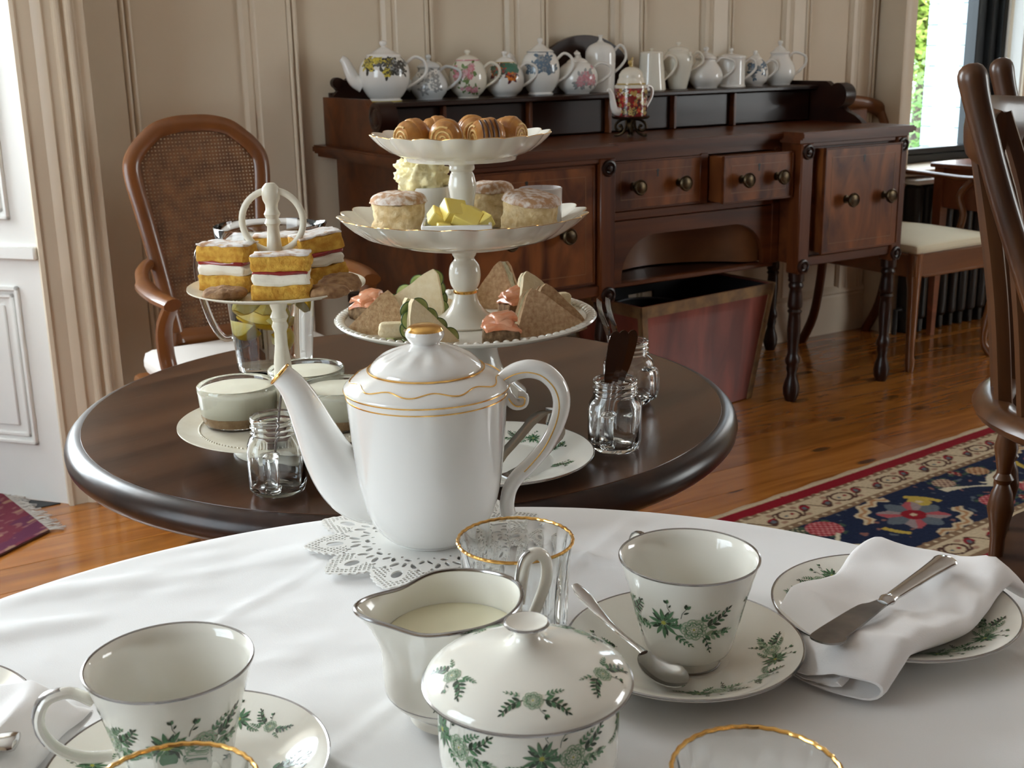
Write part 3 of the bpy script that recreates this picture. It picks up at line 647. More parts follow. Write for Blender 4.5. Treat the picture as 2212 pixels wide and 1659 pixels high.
for sx in (-1, 1):
    ob('armrest', tube(smoothprof([(sx * 0.160, 0.275, 0.665), (sx * 0.200, 0.19, 0.662), (sx * 0.238, 0.05, 0.655), (sx * 0.246, -0.06, 0.648), (sx * 0.234, -0.125, 0.640)], 4), [(0.013, 0.016)] * 8 + [(0.014, 0.022)] * 9, 10), MAT['walnut'], ch)
    ob('arm_support', tube(smoothprof([(sx * 0.234, -0.11, 0.635), (sx * 0.242, -0.075, 0.58), (sx * 0.238, -0.07, 0.50), (sx * 0.230, -0.11, 0.43), (sx * 0.228, -0.12, 0.38)], 4), [(0.014, 0.019)] * 17, 10), MAT['walnut'], ch)
    ob('leg', tube(smoothprof([(sx * 0.235, -0.225, 0.40), (sx * 0.25, -0.245, 0.30), (sx * 0.235, -0.235, 0.14), (sx * 0.235, -0.235, 0.04), (sx * 0.24, -0.25, 0.0)], 4), [0.026] * 4 + [0.026, 0.024, 0.022, 0.020, 0.018, 0.016, 0.015, 0.014, 0.014, 0.015, 0.017, 0.019, 0.020], 10), MAT['walnut'], ch)
    ob('leg', tube(smoothprof([(sx * 0.132, 0.240, 0.50), (sx * 0.150, 0.232, 0.38), (sx * 0.165, 0.245, 0.2), (sx * 0.18, 0.30, 0.0)], 4), [0.020] * 13, 10), MAT['walnut'], ch)
ob('seat_rail', [box(-0.22, 0.22, 0.215, 0.240, 0.36, 0.40, 0.004)], MAT['walnut_x'], ch)

# ================================================================== ARMCHAIR WITH CREAM SEAT beside the sideboard
ac = thing('carver_chair', 'mahogany carver chair with a cream upholstered seat beside the window', 'armchair', SN(3.615, 3.065, 0), RZ + 0.02)
ob('seat_cushion', (lambda g: ([(x, y, z + (0.028 * (1 - (x / 0.23) ** 2) * (1 - (y / 0.25) ** 2) if z > 0.45 else 0)) for x, y, z in g[0]], g[1]))(subd(box(-0.225, 0.225, -0.245, 0.22, 0.425, 0.458, 0.012, 2), 5)), MAT['cream_fabric'], ac)
ob('seat_rail', [box(-0.235, 0.235, -0.25, -0.222, 0.345, 0.427, 0.005), box(-0.235, -0.205, -0.23, 0.22, 0.345, 0.427, 0.004), box(0.205, 0.235, -0.23, 0.22, 0.345, 0.427, 0.004), box(-0.235, 0.235, 0.20, 0.23, 0.345, 0.427, 0.004), box(-0.19, 0.19, -0.254, -0.246, 0.343, 0.353, 0.003)], MAT['walnut_x'], ac)
for sx in (-1, 1):
    if sx < 0: lg = tube([(-0.212, -0.228, 0.43), (-0.212, -0.228, 0.34), (-0.21, -0.229, 0.30), (-0.208, -0.23, 0.15), (-0.205, -0.23, 0.055), (-0.205, -0.232, 0.04), (-0.205, -0.232, 0.0)], [0.026, 0.026, 0.022, 0.018, 0.0145, 0.019, 0.0145], 12)
    else: lg = tube(smoothprof([(0.21, -0.226, 0.43), (0.222, -0.245, 0.34), (0.225, -0.25, 0.25), (0.21, -0.235, 0.12), (0.21, -0.232, 0.05), (0.225, -0.25, 0.012), (0.235, -0.262, 0.0)], 3), [0.026, 0.027, 0.028, 0.028, 0.027, 0.025, 0.023, 0.021, 0.018, 0.016, 0.014, 0.013, 0.013, 0.014, 0.016, 0.018, 0.019, 0.018, 0.014], 12)
    ob('leg', lg, MAT['walnut'], ac)
    ob('leg', tube(smoothprof([(sx * 0.19, 0.215, 0.42), (sx * 0.19, 0.225, 0.28), (sx * 0.188, 0.255, 0.12), (sx * 0.185, 0.315, 0.0)], 4), [(0.016, 0.019)] * 13, 10), MAT['mahog_z'], ac)
    ob('back_post', tube(smoothprof([(sx * 0.19, 0.215, 0.40), (sx * 0.195, 0.235, 0.58), (sx * 0.20, 0.275, 0.78), (sx * 0.19, 0.31, 0.88)], 4), [(0.015, 0.019)] * 13, 10), MAT['walnut'], ac)
    ob('armrest', tube(smoothprof([(sx * 0.205, 0.25, 0.655), (sx * 0.235, 0.12, 0.652), (sx * 0.255, -0.04, 0.645), (sx * 0.255, -0.15, 0.650)], 4), [(0.011, 0.017)] * 13, 10), MAT['walnut'], ac)
    ob('arm_support', tube(smoothprof([(sx * 0.254, -0.09, 0.64), (sx * 0.235, -0.055, 0.58), (sx * 0.238, -0.075, 0.51), (sx * 0.228, -0.06, 0.42)], 4), [(0.013, 0.017)] * 13, 10), MAT['walnut'], ac)
ob('crest_rail', tube(smoothprof([(-0.215, 0.305, 0.865), (-0.16, 0.325, 0.905), (0, 0.335, 0.925), (0.16, 0.325, 0.905), (0.215, 0.305, 0.865)], 4), [(0.028, 0.014)] * 17, 10, up=(0, 0, 1)), MAT['walnut_x'], ac)
ob('back_splat', [box(-0.06, 0.06, 0.262, 0.278, 0.45, 0.90, 0.004)], MAT['mahog_z'], ac, rot=(0, 0, 0))

# ================================================================== DESK, RADIATOR and boxes at the window
rd = thing('radiator', 'black cast-iron column radiator under the black-framed window', 'radiator', SN(4.30, 3.255, 0), RZ)
for k in range(10):
    x = -0.42 + k * 0.062
    ob('column', [xf(box(-0.024, 0.024, -0.04, 0.04, 0.05, 0.60, 0.02, 3), (x, 0, 0)), xf(box(-0.012, 0.012, -0.03, 0.03, 0, 0.06, 0.004), (x, 0, 0))], MAT['iron'], rd)
ob('valve', tube([(-0.44, 0, 0.10), (-0.48, 0, 0.10), (-0.48, 0, 0.0)], 0.010, 10), MAT['iron'], rd)
ob('shelf', box(-0.455, 0.17, -0.048, 0.048, 0.603, 0.622, 0.004), MAT['radtop'], rd)
dk = thing('writing_desk', 'reddish mahogany writing desk standing in front of the radiator', 'desk', SN(4.46, 3.02, 0), RZ)
MAT['redwood'] = wood('reddish_mahogany', (0.24, 0.075, 0.030), (0.15, 0.042, 0.016), 0.35, 'x', 9, 0.3)
ob('desk_top', box(-0.56, 0.56, -0.19, 0.185, 0.672, 0.69, 0.004), MAT['redwood'], dk)
ob('apron', [box(-0.50, 0.50, -0.162, -0.145, 0.515, 0.672, 0.003), box(-0.53, -0.515, -0.15, 0.15, 0.515, 0.672, 0.003), box(0.515, 0.53, -0.15, 0.15, 0.515, 0.672, 0.003), box(-0.5, 0.5, 0.145, 0.162, 0.515, 0.672, 0.003)], MAT['redwood'], dk)
for sx in (-1, 1):
    for sy in (-1, 1):
        ob('leg', tube([(sx * 0.522, sy * 0.152, 0.672), (sx * 0.522, sy * 0.152, 0.50), (sx * 0.522, sy * 0.152, 0.0)], [(0.03, 0.03), (0.028, 0.028), (0.016, 0.016)], 4, up=(1, 1, 0)), MAT['redwood'], dk, smooth=False)
ob('drawer', box(-0.30, 0.30, -0.168, -0.15, 0.54, 0.655, 0.003), MAT['redwood'], dk)
MAT['cardboard'] = M('brown_card', (0.20, 0.12, 0.075), 0.7)
MAT['paper'] = M('white_paper', (0.82, 0.81, 0.76), 0.7)
ob('document_box', [box(0, 0.40, 0, 0.16, 0, 0.085, 0.003), box(-0.004, 0.404, -0.004, 0.164, 0.06, 0.088, 0.003)], MAT['cardboard'], None, SN(4.20, 2.95, 0.6905), RR, label='brown document box lying on the writing desk', cat='box')
pf = thing('paper_stack', 'stack of white papers beside the brown document box', 'papers', SN(4.05, 2.98, 0.6905), RZ)
for k in range(6):
    ob('sheet_bundle', box(-0.005 * (k % 2), 0.13 - 0.004 * (k % 3), 0.003 * (k % 2), 0.12, k * 0.014, k * 0.014 + 0.0138, 0.001), MAT['paper'], pf)

# ================================================================== WINDSOR CHAIR at the right edge
wc = thing('windsor_chair', 'dark elm comb-back windsor armchair standing on the patterned carpet', 'armchair', (0.735, 1.608, 0.0072), 0.0)
# local frame: facing +fx; back line from near post to far post
fx = Vector((0.90, -0.436, 0)); fy = Vector((0.436, 0.90, 0))       # forward, sideways (far side positive)
def WL(a, b, z): v = fx * a + fy * b; return (v.x, v.y, z)
bow = []
for k in range(25):
    t = -1 + 2 * k / 24
    ang_ = t * PI * 0.5
    bow.append((0.27 * (1 - math.cos(ang_)) * 1.0 - 0.06, 0.26 * math.sin(ang_)))
bow = [(0.48, -0.275)] + [(0.36, -0.27)] + bow[0:] + [(0.36, 0.27), (0.48, 0.275)]
bow = smoothprof([(0.50, -0.285), (0.34, -0.272), (0.18, -0.252), (0.06, -0.205), (-0.03, -0.12), (-0.062, 0.0), (-0.03, 0.12), (0.06, 0.205), (0.18, 0.252), (0.34, 0.272), (0.50, 0.285)], 4)
ob('arm_bow', tube([WL(a, b, 0.655) for a, b in bow], [(0.017, 0.027)] * len(bow), 12), MAT['elm'], wc)
def post(b, a0, r0=0.016):
    P = smoothprof([WL(a0 - 0.002, b, 0.645), WL(a0 - 0.055, b * 1.01, 0.80), WL(a0 - 0.115, b * 1.03, 0.96), WL(a0 - 0.148, b * 1.04, 1.06), WL(a0 - 0.158, b * 1.045, 1.096)], 5)
    R_ = []
    for i in range(len(P)):
        t = i / (len(P) - 1); R_.append((0.0150 + 0.0026 * max(0, t - 0.6) / 0.4, 0.0146 + 0.0026 * max(0, t - 0.6) / 0.4))
    P = P[:-1] + [tuple(Vector(P[-2]) + (Vector(P[-1]) - Vector(P[-2])).normalized() * q) for q in (0.006, 0.013, 0.019, 0.023, 0.0245)]
    R_ = R_[:-1] + [(0.0176, 0.0174), (0.0168, 0.0166), (0.0138, 0.0136), (0.0085, 0.0085), (0.0012, 0.0012)]
    return tube(P, R_, 12)
for b in (-0.205, 0.205):
    ob('back_post', post(b, 0.055), MAT['elm'], wc)
cr = smoothprof([WL(-0.070, -0.200, 1.025), WL(-0.104, -0.12, 1.030), WL(-0.118, 0.0, 1.032), WL(-0.104, 0.12, 1.030), WL(-0.070, 0.200, 1.025)], 5)
ob('crest_rail', tube(cr, [(0.036, 0.010)] * len(cr), 12, up=(0, 0, 1)), MAT['elm'], wc)
for b in (-0.135, -0.065, 0.0, 0.065, 0.135):
    bend = -0.052 + 0.09 * (b / 0.205) ** 2 * 1.1
    ob('spindle', tube(smoothprof([WL(bend, b, 0.65), WL(bend - 0.018, b, 0.80), WL(bend - 0.042, b, 0.93), WL(bend - 0.064 - 0.04 * (b / 0.205) ** 2, b, 1.04)], 4), [(0.0125, 0.0085)] * 13, 8), MAT['elm'], wc)
ob('seat', (lambda g: ([(v[0], v[1], v[2]) for v in g[0]], g[1]))(prism([WL(a, b, 0)[:2] for a, b in smoothprof([(-0.045, 0), (-0.02, 0.12), (0.06, 0.21), (0.24, 0.24), (0.40, 0.23), (0.43, 0.12), (0.435, 0), (0.43, -0.12), (0.40, -0.23), (0.24, -0.24), (0.06, -0.21), (-0.02, -0.12), (-0.045, 0)], 4)[:-1]], 0.405, 0.44)), MAT['elm_seat'], wc, ang=30)
SPD = [(0.010, 0.0), (0.010, 0.03), (0.013, 0.05), (0.018, 0.075), (0.014, 0.10), (0.009, 0.112), (0.014, 0.12), (0.009, 0.128), (0.012, 0.145), (0.016, 0.165), (0.011, 0.19), (0.010, 0.215)]
for a, b in ((0.02, -0.165), (-0.035, -0.055), (-0.035, 0.055), (0.02, 0.165), (0.20, -0.232), (0.20, 0.232), (0.40, -0.25), (0.40, 0.25)):
    p = WL(a, b * 0.97, 0.435)
    ob('turned_spindle', xf(lathe([(0.0, 0.0)] + SPD + [(0.0, 0.215)], 16), p), MAT['elm'], wc)
for a, b in ((0.03, -0.15), (0.03, 0.15), (0.38, -0.17), (0.38, 0.17)):
    o_ = WL(a + (-0.07 if a < 0.2 else 0.05), b * 1.35, 0.0); t_ = WL(a, b, 0.41)
    P = [Vector(o_) + (Vector(t_) - Vector(o_)) * (k / 12) for k in range(13)]
    ob('leg', tube(P, [0.013, 0.015, 0.018, 0.012, 0.020, 0.023, 0.022, 0.019, 0.014, 0.020, 0.014, 0.015, 0.014], 14), MAT['elm'], wc)
ob('stretcher', tube([WL(-0.01, -0.175, 0.17), WL(0.2, -0.195, 0.17), WL(0.40, -0.205, 0.17)], [0.009, 0.014, 0.009], 10), MAT['elm'], wc)
ob('stretcher', tube([WL(-0.01, 0.175, 0.17), WL(0.2, 0.195, 0.17), WL(0.40, 0.205, 0.17)], [0.009, 0.014, 0.009], 10), MAT['elm'], wc)
ob('stretcher', tube([WL(0.2, -0.195, 0.17), WL(0.2, 0.0, 0.17), WL(0.2, 0.195, 0.17)], [0.009, 0.014, 0.009], 10), MAT['elm'], wc)

# ================================================================== ROUND SIDE TABLE (behind)
KB = 1.045                                   # size factor of everything on the round table
def BK(x, y, z=0.75): return (x * KB, y * KB, CAM_H + (z - CAM_H) * KB)
TX, TY, TZ = -0.1247 * KB, 1.376 * KB, CAM_H - 0.40 * KB
bt = thing('round_table', 'dark polished round wooden table carrying the cake stands', 'table', (TX, TY, 0), RZ + 0.25)
ob('tabletop', lathe([(r * KB, z) for r, z in [(0.0, TZ), (0.12, TZ), (0.25, TZ), (0.368, TZ), (0.369, TZ - 0.002), (0.0, TZ - 0.002)]], 128), MAT['tabletop'], bt, ang=30)
ob('table_rim', lathe([(r * KB, z) for r, z in [(0.3665, TZ - 0.0005), (0.372, TZ - 0.0008), (0.379, TZ - 0.004), (0.3845, TZ - 0.010), (0.387, TZ - 0.018), (0.386, TZ - 0.026), (0.381, TZ - 0.032), (0.372, TZ - 0.036), (0.34, TZ - 0.037), (0.0, TZ - 0.037), (0.0, TZ - 0.003)]], 128), MAT['table_rim'], bt, ang=60)
ob('apron', lathe([(0.28, TZ - 0.037), (0.28, TZ - 0.10), (0.265, TZ - 0.10), (0.265, TZ - 0.037)], 64), MAT['mahog_dark'], bt)
ob('pedestal', lathe([(0.0, TZ - 0.037), (0.09, TZ - 0.037), (0.09, 0.67), (0.045, 0.64), (0.035, 0.58), (0.05, 0.50), (0.062, 0.42), (0.045, 0.33), (0.06, 0.30), (0.06, 0.22), (0.04, 0.18), (0.0, 0.17)], 32), MAT['mahog_dark'], bt)
for k in range(3):
    a = 2 * PI * k / 3 + 0.5
    ob('foot', tube(smoothprof([(0.03 * math.cos(a), 0.03 * math.sin(a), 0.27), (0.14 * math.cos(a), 0.14 * math.sin(a), 0.22), (0.24 * math.cos(a), 0.24 * math.sin(a), 0.08), (0.31 * math.cos(a), 0.31 * math.sin(a), 0.022)], 4), [0.03] * 5 + [0.026] * 4 + [0.022] * 4, 10), MAT['mahog_dark'], bt)

# ================================================================== TEA TABLE with white cloth (in front)
FX, FY, FR = -0.0166, 0.5216, 0.502
ft = thing('tea_table', 'round tea table hidden under the white tablecloth', 'table', (FX, FY, 0))
ob('tabletop', lathe([(0.0, 0.7475), (0.490, 0.7475), (0.494, 0.742), (0.494, 0.725), (0.0, 0.722)], 96), MAT['mahog'], ft)
ob('pedestal', lathe([(0.0, 0.722), (0.10, 0.722), (0.05, 0.66), (0.05, 0.30), (0.08, 0.2), (0.0, 0.15)], 32), MAT['mahog_dark'], ft)
for k in range(4):
    a = PI / 2 * k + 0.6
    ob('foot', tube(smoothprof([(0.03 * math.cos(a), 0.03 * math.sin(a), 0.22), (0.18 * math.cos(a), 0.18 * math.sin(a), 0.16), (0.34 * math.cos(a), 0.34 * math.sin(a), 0.02)], 4), 0.024, 10), MAT['mahog_dark'], ft)
TT = 0.751
def clothz(x, y):
    """slow wrinkles and the pressed folds of the cloth"""
    z = 0.0
    q = Vector((x * 6.0 + y * 3.0, y * 11.0 - x * 2, 0.3))
    z += 0.0030 * noise.noise(q) + 0.0020 * noise.noise(q * 2.6) + 0.0009 * noise.noise(q * 6.0)
    for (nx, ny, d, a, w_) in ((0.52, 0.854, 0.47, 0.0026, 0.0045), (0.854, -0.52, -0.42, 0.0026, 0.0045), (0.52, 0.854, 0.80, 0.0024, 0.0045), (0.854, -0.52, 0.02, 0.0022, 0.0045), (0.854, -0.52, -0.60, 0.0024, 0.0045)):
        e = x * nx + y * ny - d
        z += a * math.exp(-(e / w_) ** 2) * 0.8
    if x < -0.12:   # loose wrinkles at the left of the cloth
        k = min(1, (-0.12 - x) / 0.12)
        z += 0.0075 * k * max(0, noise.noise(Vector((x * 4 + y * 9, y * 26 - x * 14, 2.0))))
    return max(0.0, z)
V, F = [], []
NA = 384
radii = [0.006 * k for k in range(1, 83)] + [0.496]
V.append((FX, FY, TT + clothz(FX, FY)))
rings_ = []
for r in radii:
    rr_ = []
    for k in range(NA):
        a = 2 * PI * k / NA
        x, y = FX + r * math.cos(a), FY + r * math.sin(a)
        fade = min(1, max(0, (0.498 - r) / 0.02))
        rr_.append(len(V)); V.append((x, y, TT + clothz(x, y) * fade))
    rings_.append(rr_)
for j, (dr, dz) in enumerate(((0.004, -0.0015), (0.0065, -0.005), (0.0075, -0.010), (0.008, -0.03), (0.009, -0.09), (0.010, -0.17), (0.011, -0.26), (0.012, -0.33))):
    rr_ = []
    for k in range(NA):
        a = 2 * PI * k / NA
        fold = max(0, -dz - 0.02) * 0.035 * (math.sin(a * 19 + math.sin(a * 3) * 2) + 0.4 * math.sin(a * 31))
        r = 0.496 + dr + max(-0.0, fold + max(0, -dz - 0.02) * 0.03)
        rr_.append(len(V)); V.append((FX + r * math.cos(a), FY + r * math.sin(a), TT + dz))
    rings_.append(rr_)
for k in range(NA): F.append((0, rings_[0][k], rings_[0][(k + 1) % NA]))
for A_, B_ in zip(rings_, rings_[1:]):
    for k in range(NA):
        k2 = (k + 1) % NA; F.append((A_[k], B_[k], B_[k2], A_[k2]))
ob('tablecloth', (V, F), MAT['cloth'], None, ang=None, label='white cotton tablecloth with pressed folds draped over the tea table', cat='tablecloth')
TC = 0.7560   # where things stand on the cloth

# ------------------------------------------------------------------ printed flowers laid on a surface of revolution
MAT['pr_dark'] = M('print_dark_green', (0.030, 0.052, 0.030), 0.25)
MAT['pr_mid'] = M('print_green', (0.085, 0.19, 0.095), 0.25)
MAT['pr_light'] = M('print_pale_green', (0.30, 0.40, 0.27), 0.25)
MAT['pr_yellow'] = M('print_yellow_green', (0.42, 0.42, 0.08), 0.25)
PRM = ['pr_dark', 'pr_mid', 'pr_light', 'pr_yellow']
def leaf(x, y, a, l, w_, m):      # a small pointed strip: stations x 3
    S_ = []
    for t, k in ((0, 0.12), (0.3, 0.9), (0.6, 0.95), (0.85, 0.5), (1, 0.05)):
        cx, cy = x + math.cos(a) * l * t, y + math.sin(a) * l * t
        px, py = -math.sin(a) * w_ * k, math.cos(a) * w_ * k
        S_.append([(cx + px, cy + py), (cx, cy), (cx - px, cy - py)])
    return ('strip', S_, m)
def stem(pts, w_, m):
    S_ = []
    for i, (x, y) in enumerate(pts):
        j0, j1 = max(0, i - 1), min(len(pts) - 1, i + 1)
        a = math.atan2(pts[j1][1] - pts[j0][1], pts[j1][0] - pts[j0][0])
        S_.append([(x - math.sin(a) * w_, y + math.cos(a) * w_), (x + math.sin(a) * w_, y - math.cos(a) * w_)])
    return ('strip', S_, m)
def aster(x, y, r, n=15):
    o_ = []
    for k in range(n):
        a = 2 * PI * k / n + 0.1 * (k % 3); o_.append(leaf(x + 0.12 * r * math.cos(a), y + 0.12 * r * math.sin(a), a, r * (0.75 + 0.2 * ((k * 7) % 3) / 2), r * 0.115, 1 if k % 3 else 0))
    for k in range(5):
        a = 2 * PI * k / 5; o_.append(leaf(x, y, a, r * 0.16, r * 0.07, 3))
    return o_
def peony(x, y, r):
    o_ = []
    for n, rr, m in ((8, 1.0, 2), (6, 0.68, 1), (5, 0.40, 2)):
        for k in range(n):
            a = 2 * PI * k / n + rr
            cx, cy = x + rr * r * 0.62 * math.cos(a), y + rr * r * 0.62 * math.sin(a)
            P = [(cx + r * 0.36 * rr * math.cos(b), cy + r * 0.36 * rr * math.sin(b)) for b in [a - 1.7 + 3.4 * q / 6 for q in range(7)]]
            o_.append(stem(P, r * 0.05, m))
            o_.append(leaf(cx - 0.1 * r * math.cos(a), cy - 0.1 * r * math.sin(a), a, r * 0.34 * rr, r * 0.13 * rr, 2))
    o_.append(leaf(x - r * 0.1, y, 0, r * 0.2, r * 0.1, 3))
    return o_
def frond(x, y, a, l, n=5, m=0, bend=0.35):
    o_, P = [], []
    for k in range(n * 2 + 1):
        t = k / (n * 2); aa = a + bend * t
        P.append((x + l * t * math.cos(aa), y + l * t * math.sin(aa)))
    o_.append(stem(P, l * 0.017, m))
    for k in range(1, n + 1):
        px, py = P[min(len(P) - 1, k * 2 - 1)]
        aa = a + bend * k / n
        ll = l * 0.34 * (1 - 0.45 * k / n)
        o_.append(leaf(px, py, aa + 0.75, ll * 1.1, ll * 0.24, m if k % 2 else 1)); o_.append(leaf(px, py, aa - 0.75, ll * 1.1, ll * 0.24, 1 if k % 2 else m))
    px, py = P[-1]; o_.append(leaf(px, py, a + bend, l * 0.22, l * 0.035, m))
    return o_
def bud(x, y, a, l):
    ex, ey = x + l * math.cos(a), y + l * math.sin(a)
    return [stem([(x, y), ((x + ex) / 2 - 0.1 * l * math.sin(a), (y + ey) / 2 + 0.1 * l * math.cos(a)), (ex, ey)], l * 0.025, 0), leaf(ex, ey, a + 0.4, l * 0.5, l * 0.15, 0), leaf(ex, ey, a - 0.4, l * 0.5, l * 0.15, 1), leaf(x + 0.5 * (ex - x), y + 0.5 * (ey - y), a - 0.8, l * 0.45, l * 0.09, 0)]
def spray(kind=0, s=1.0):
    """a flower spray about 4 cm long, centred on 0,0 (metres * s)"""
    mm = 0.001 * s; o_ = []
    if kind == 0:
        o_ += aster(-12 * mm, 1 * mm, 8.5 * mm); o_ += peony(2 * mm, -1 * mm, 6 * mm)
        o_ += frond(7 * mm, 0, 0.35, 14 * mm, 5, 0, 0.3); o_ += frond(6 * mm, -4 * mm, -0.25, 13 * mm, 5, 2, 0.25)
        o_ += frond(-6 * mm, -4 * mm, -1.0, 9 * mm, 4, 1, 0.3); o_ += bud(-4 * mm, 5 * mm, 1.2, 6 * mm); o_ += bud(-9 * mm, 8 * mm, 1.9, 5 * mm)
        o_ += frond(6 * mm, -5 * mm, -0.9, 9 * mm, 3, 0, -0.3); o_ += frond(-4 * mm, -2 * mm, 2.0, 10 * mm, 4, 1, 0.4); o_ += frond(5 * mm, 3 * mm, 0.9, 9 * mm, 4, 1, -0.3); o_ += bud(8 * mm, -3 * mm, -0.1, 7 * mm); o_ += frond(-18 * mm, -3 * mm, 3.6, 8 * mm, 4, 1, -0.4)
    elif kind == 1:   # garland piece with a small rose
        o_ += peony(0, 0, 4.2 * mm)
        o_ += frond(4 * mm, 0, 0.25, 12 * mm, 5, 0, 0.4); o_ += frond(-4 * mm, 0, PI - 0.25, 11 * mm, 5, 0, -0.4)
        o_ += bud(2 * mm, 3 * mm, 1.0, 4.5 * mm); o_ += frond(5 * mm, -2 * mm, -0.4, 7 * mm, 4, 1, 0.3); o_ += frond(-5 * mm, -2 * mm, PI + 0.5, 6 * mm, 3, 1, -0.3)
    else:             # upright branch
        o_ += frond(0, -14 * mm, PI / 2 - 0.15, 20 * mm, 6, 0, 0.25); o_ += frond(0, -10 * mm, PI / 2 + 0.9, 10 * mm, 4, 1, -0.3); o_ += frond(0, -9 * mm, PI / 2 - 0.9, 11 * mm, 4, 0, 0.3)
        o_ += aster(2 * mm, 8 * mm, 5.5 * mm, 11); o_ += bud(-2 * mm, 2 * mm, 2.4, 7 * mm); o_ += bud(4 * mm, 0, 0.7, 6 * mm)
    return o_
def print_on(name, shapes, prof, v0, a0, parent, rref=None, flip=False, rot=0.0, off=0.00025, mats=None):
    """lay flat print shapes on the surface of revolution given by prof [(r,z)...]; v0 arc-length of the centre, a0 its angle"""
    arc = [0.0]
    for (r0, z0), (r1, z1) in zip(prof, prof[1:]): arc.append(arc[-1] + math.hypot(r1 - r0, z1 - z0))
    def at(v):
        v = min(max(v, 0.0), arc[-1] - 1e-9)
        for i in range(len(arc) - 1):
            if arc[i + 1] >= v:
                t = (v - arc[i]) / max(1e-9, arc[i + 1] - arc[i])
                r = prof[i][0] + (prof[i + 1][0] - prof[i][0]) * t; z = prof[i][1] + (prof[i + 1][1] - prof[i][1]) * t
                d = Vector((prof[i + 1][0] - prof[i][0], prof[i + 1][1] - prof[i][1])).normalized()
                return r, z, (d.y, -d.x)
    V, F, MI = [], [], []
    rc = rref or at(v0)[0]
    cr, sr = math.cos(rot), math.sin(rot)
    for _, S_, m in shapes:
        base = len(V); n = len(S_[0])
        for st in S_:
            for (x, y) in st:
                x, y = x * cr - y * sr, x * sr + y * cr
                r, z, nn = at(v0 + y); a = a0 + x / max(r, 1e-3)
                sg = -1 if flip else 1
                rr = r + nn[0] * off * sg; zz = z + nn[1] * off * sg
                V.append((rr * math.cos(a), rr * math.sin(a), zz))
        for i in range(len(S_) - 1):
            for k in range(n - 1):
                F.append((base + i * n + k, base + i * n + k + 1, base + (i + 1) * n + k + 1, base + (i + 1) * n + k)); MI.append(m)
    me = bpy.data.meshes.new(name); me.from_pydata(V, [], F)
    for q in (mats or PRM): me.materials.append(MAT[q])
    me.polygons.foreach_set('material_index', MI); me.update()
    o = bpy.data.objects.new(name, me); col.objects.link(o); o.parent = parent
    return o

# ------------------------------------------------------------------ cups and saucers
CUP_OUT = smoothprof([(0.0215, 0.0), (0.0205, 0.005), (0.0215, 0.0075), (0.0275, 0.010), (0.0310, 0.020), (0.0345, 0.036), (0.0385, 0.052), (0.0450, 0.0735)], 3)
def make_cup(label, loc, rz, fa, group=None):
    t = thing('teacup', label, 'teacup', loc, rz, group)
    inner = [(a - 0.0018, b) for a, b in CUP_OUT[::-1] if b > 0.011]
    ob('cup_bowl', lathe([(0.0, 0.0045), (0.019, 0.0045), (0.0200, 0.0)] + CUP_OUT + [(0.0445, 0.0741)] + inner + [(0.02, 0.0125), (0.0, 0.0118)], 64), MAT['china'], t, ang=50)
    ob('silver_rim', ring(0.0447, 0.0738, 0.00085, 72, 6), MAT['platinum'], t)
    ob('silver_band', ring(0.0216, 0.0008, 0.0007, 48, 6), MAT['platinum'], t)
    hp = smoothprof([(-0.0410, 0, 0.0582), (-0.052, 0, 0.0655), (-0.064, 0, 0.0630), (-0.0685, 0, 0.050), (-0.062, 0, 0.035), (-0.049, 0, 0.026), (-0.0345, 0, 0.0235)], 4)
    h = ob('handle', tube(hp, [(0.0030, 0.0040)] * len(hp), 10), MAT['china'], t)
    ob('silver_line', tube([(a * 1.0 - 0.0028 * (1 if i < 14 else 1), b, c_ + (0.0022 if i < 10 else -0.0006)) for i, (a, b, c_) in enumerate(hp[3:16])], [(0.0008, 0.0024)] * 13, 6), MAT['platinum'], h)
    op = [p for p in CUP_OUT if p[1] > 0.009]
    print_on('floral_print', spray(0, 1.38), op, 0.032, fa - rz, t)
    print_on('floral_print', spray(2, 1.1), op, 0.036, fa - rz + 1.35, t)
    print_on('floral_print', spray(0, 1.3), op, 0.034, fa - rz - 1.5, t)
    return t
def make_plate(name, label, cat, loc, r, rise, sprays, rz=0, group=None, s=1.0, well=0.36):
    t = thing(name, label, cat, loc, rz, group)
    prof = smoothprof([(0.0001, 0.0035), (r * well, 0.0035), (r * (well + 0.04), 0.0042), (r * 0.66, rise * 0.42), (r * 0.90, rise * 0.86), (r, rise)], 4)
    bot = [(r * 0.995, rise - 0.002)] + [(a, b - 0.0028) for a, b in prof[::-1] if r * 0.5 < a < r * 0.97] + [(r * 0.50, 0.0), (r * 0.47, 0.0), (r * 0.45, 0.0012), (0.0, 0.0012)]
    ob('plate_body', lathe([(0.0, 0.0035)] + prof[1:] + bot, 96), MAT['china'], t, ang=60)
    ob('silver_rim', ring(r - 0.0002, rise - 0.0006, 0.0009, 96, 6), MAT['platinum'], t)
    for (kd, v, a, q) in sprays:
        print_on('floral_print', spray(kd, q), prof[1:], v - prof[1][0], a, t, flip=True)
    return t
CUPR = (0.1105, 0.7205)
make_plate('saucer', 'saucer with green flower print under the cup and spoon', 'saucer', (CUPR[0], CUPR[1], TC), 0.0776, 0.0165,
           [(0, 0.060, -0.10, 1.0), (0, 0.058, -1.35, 1.0), (2, 0.058, 2.9, 0.9), (0, 0.058, 1.5, 1.0), (1, 0.060, -2.6, 1.0), (1, 0.061, -0.72, 1.0)])
make_cup('teacup with green flower print on the saucer with the teaspoon', (CUPR[0] + 0.0015, CUPR[1] - 0.004, TC + 0.0036), -1.12, -PI / 2 - 0.12)
CUPL = (-0.196, 0.593)
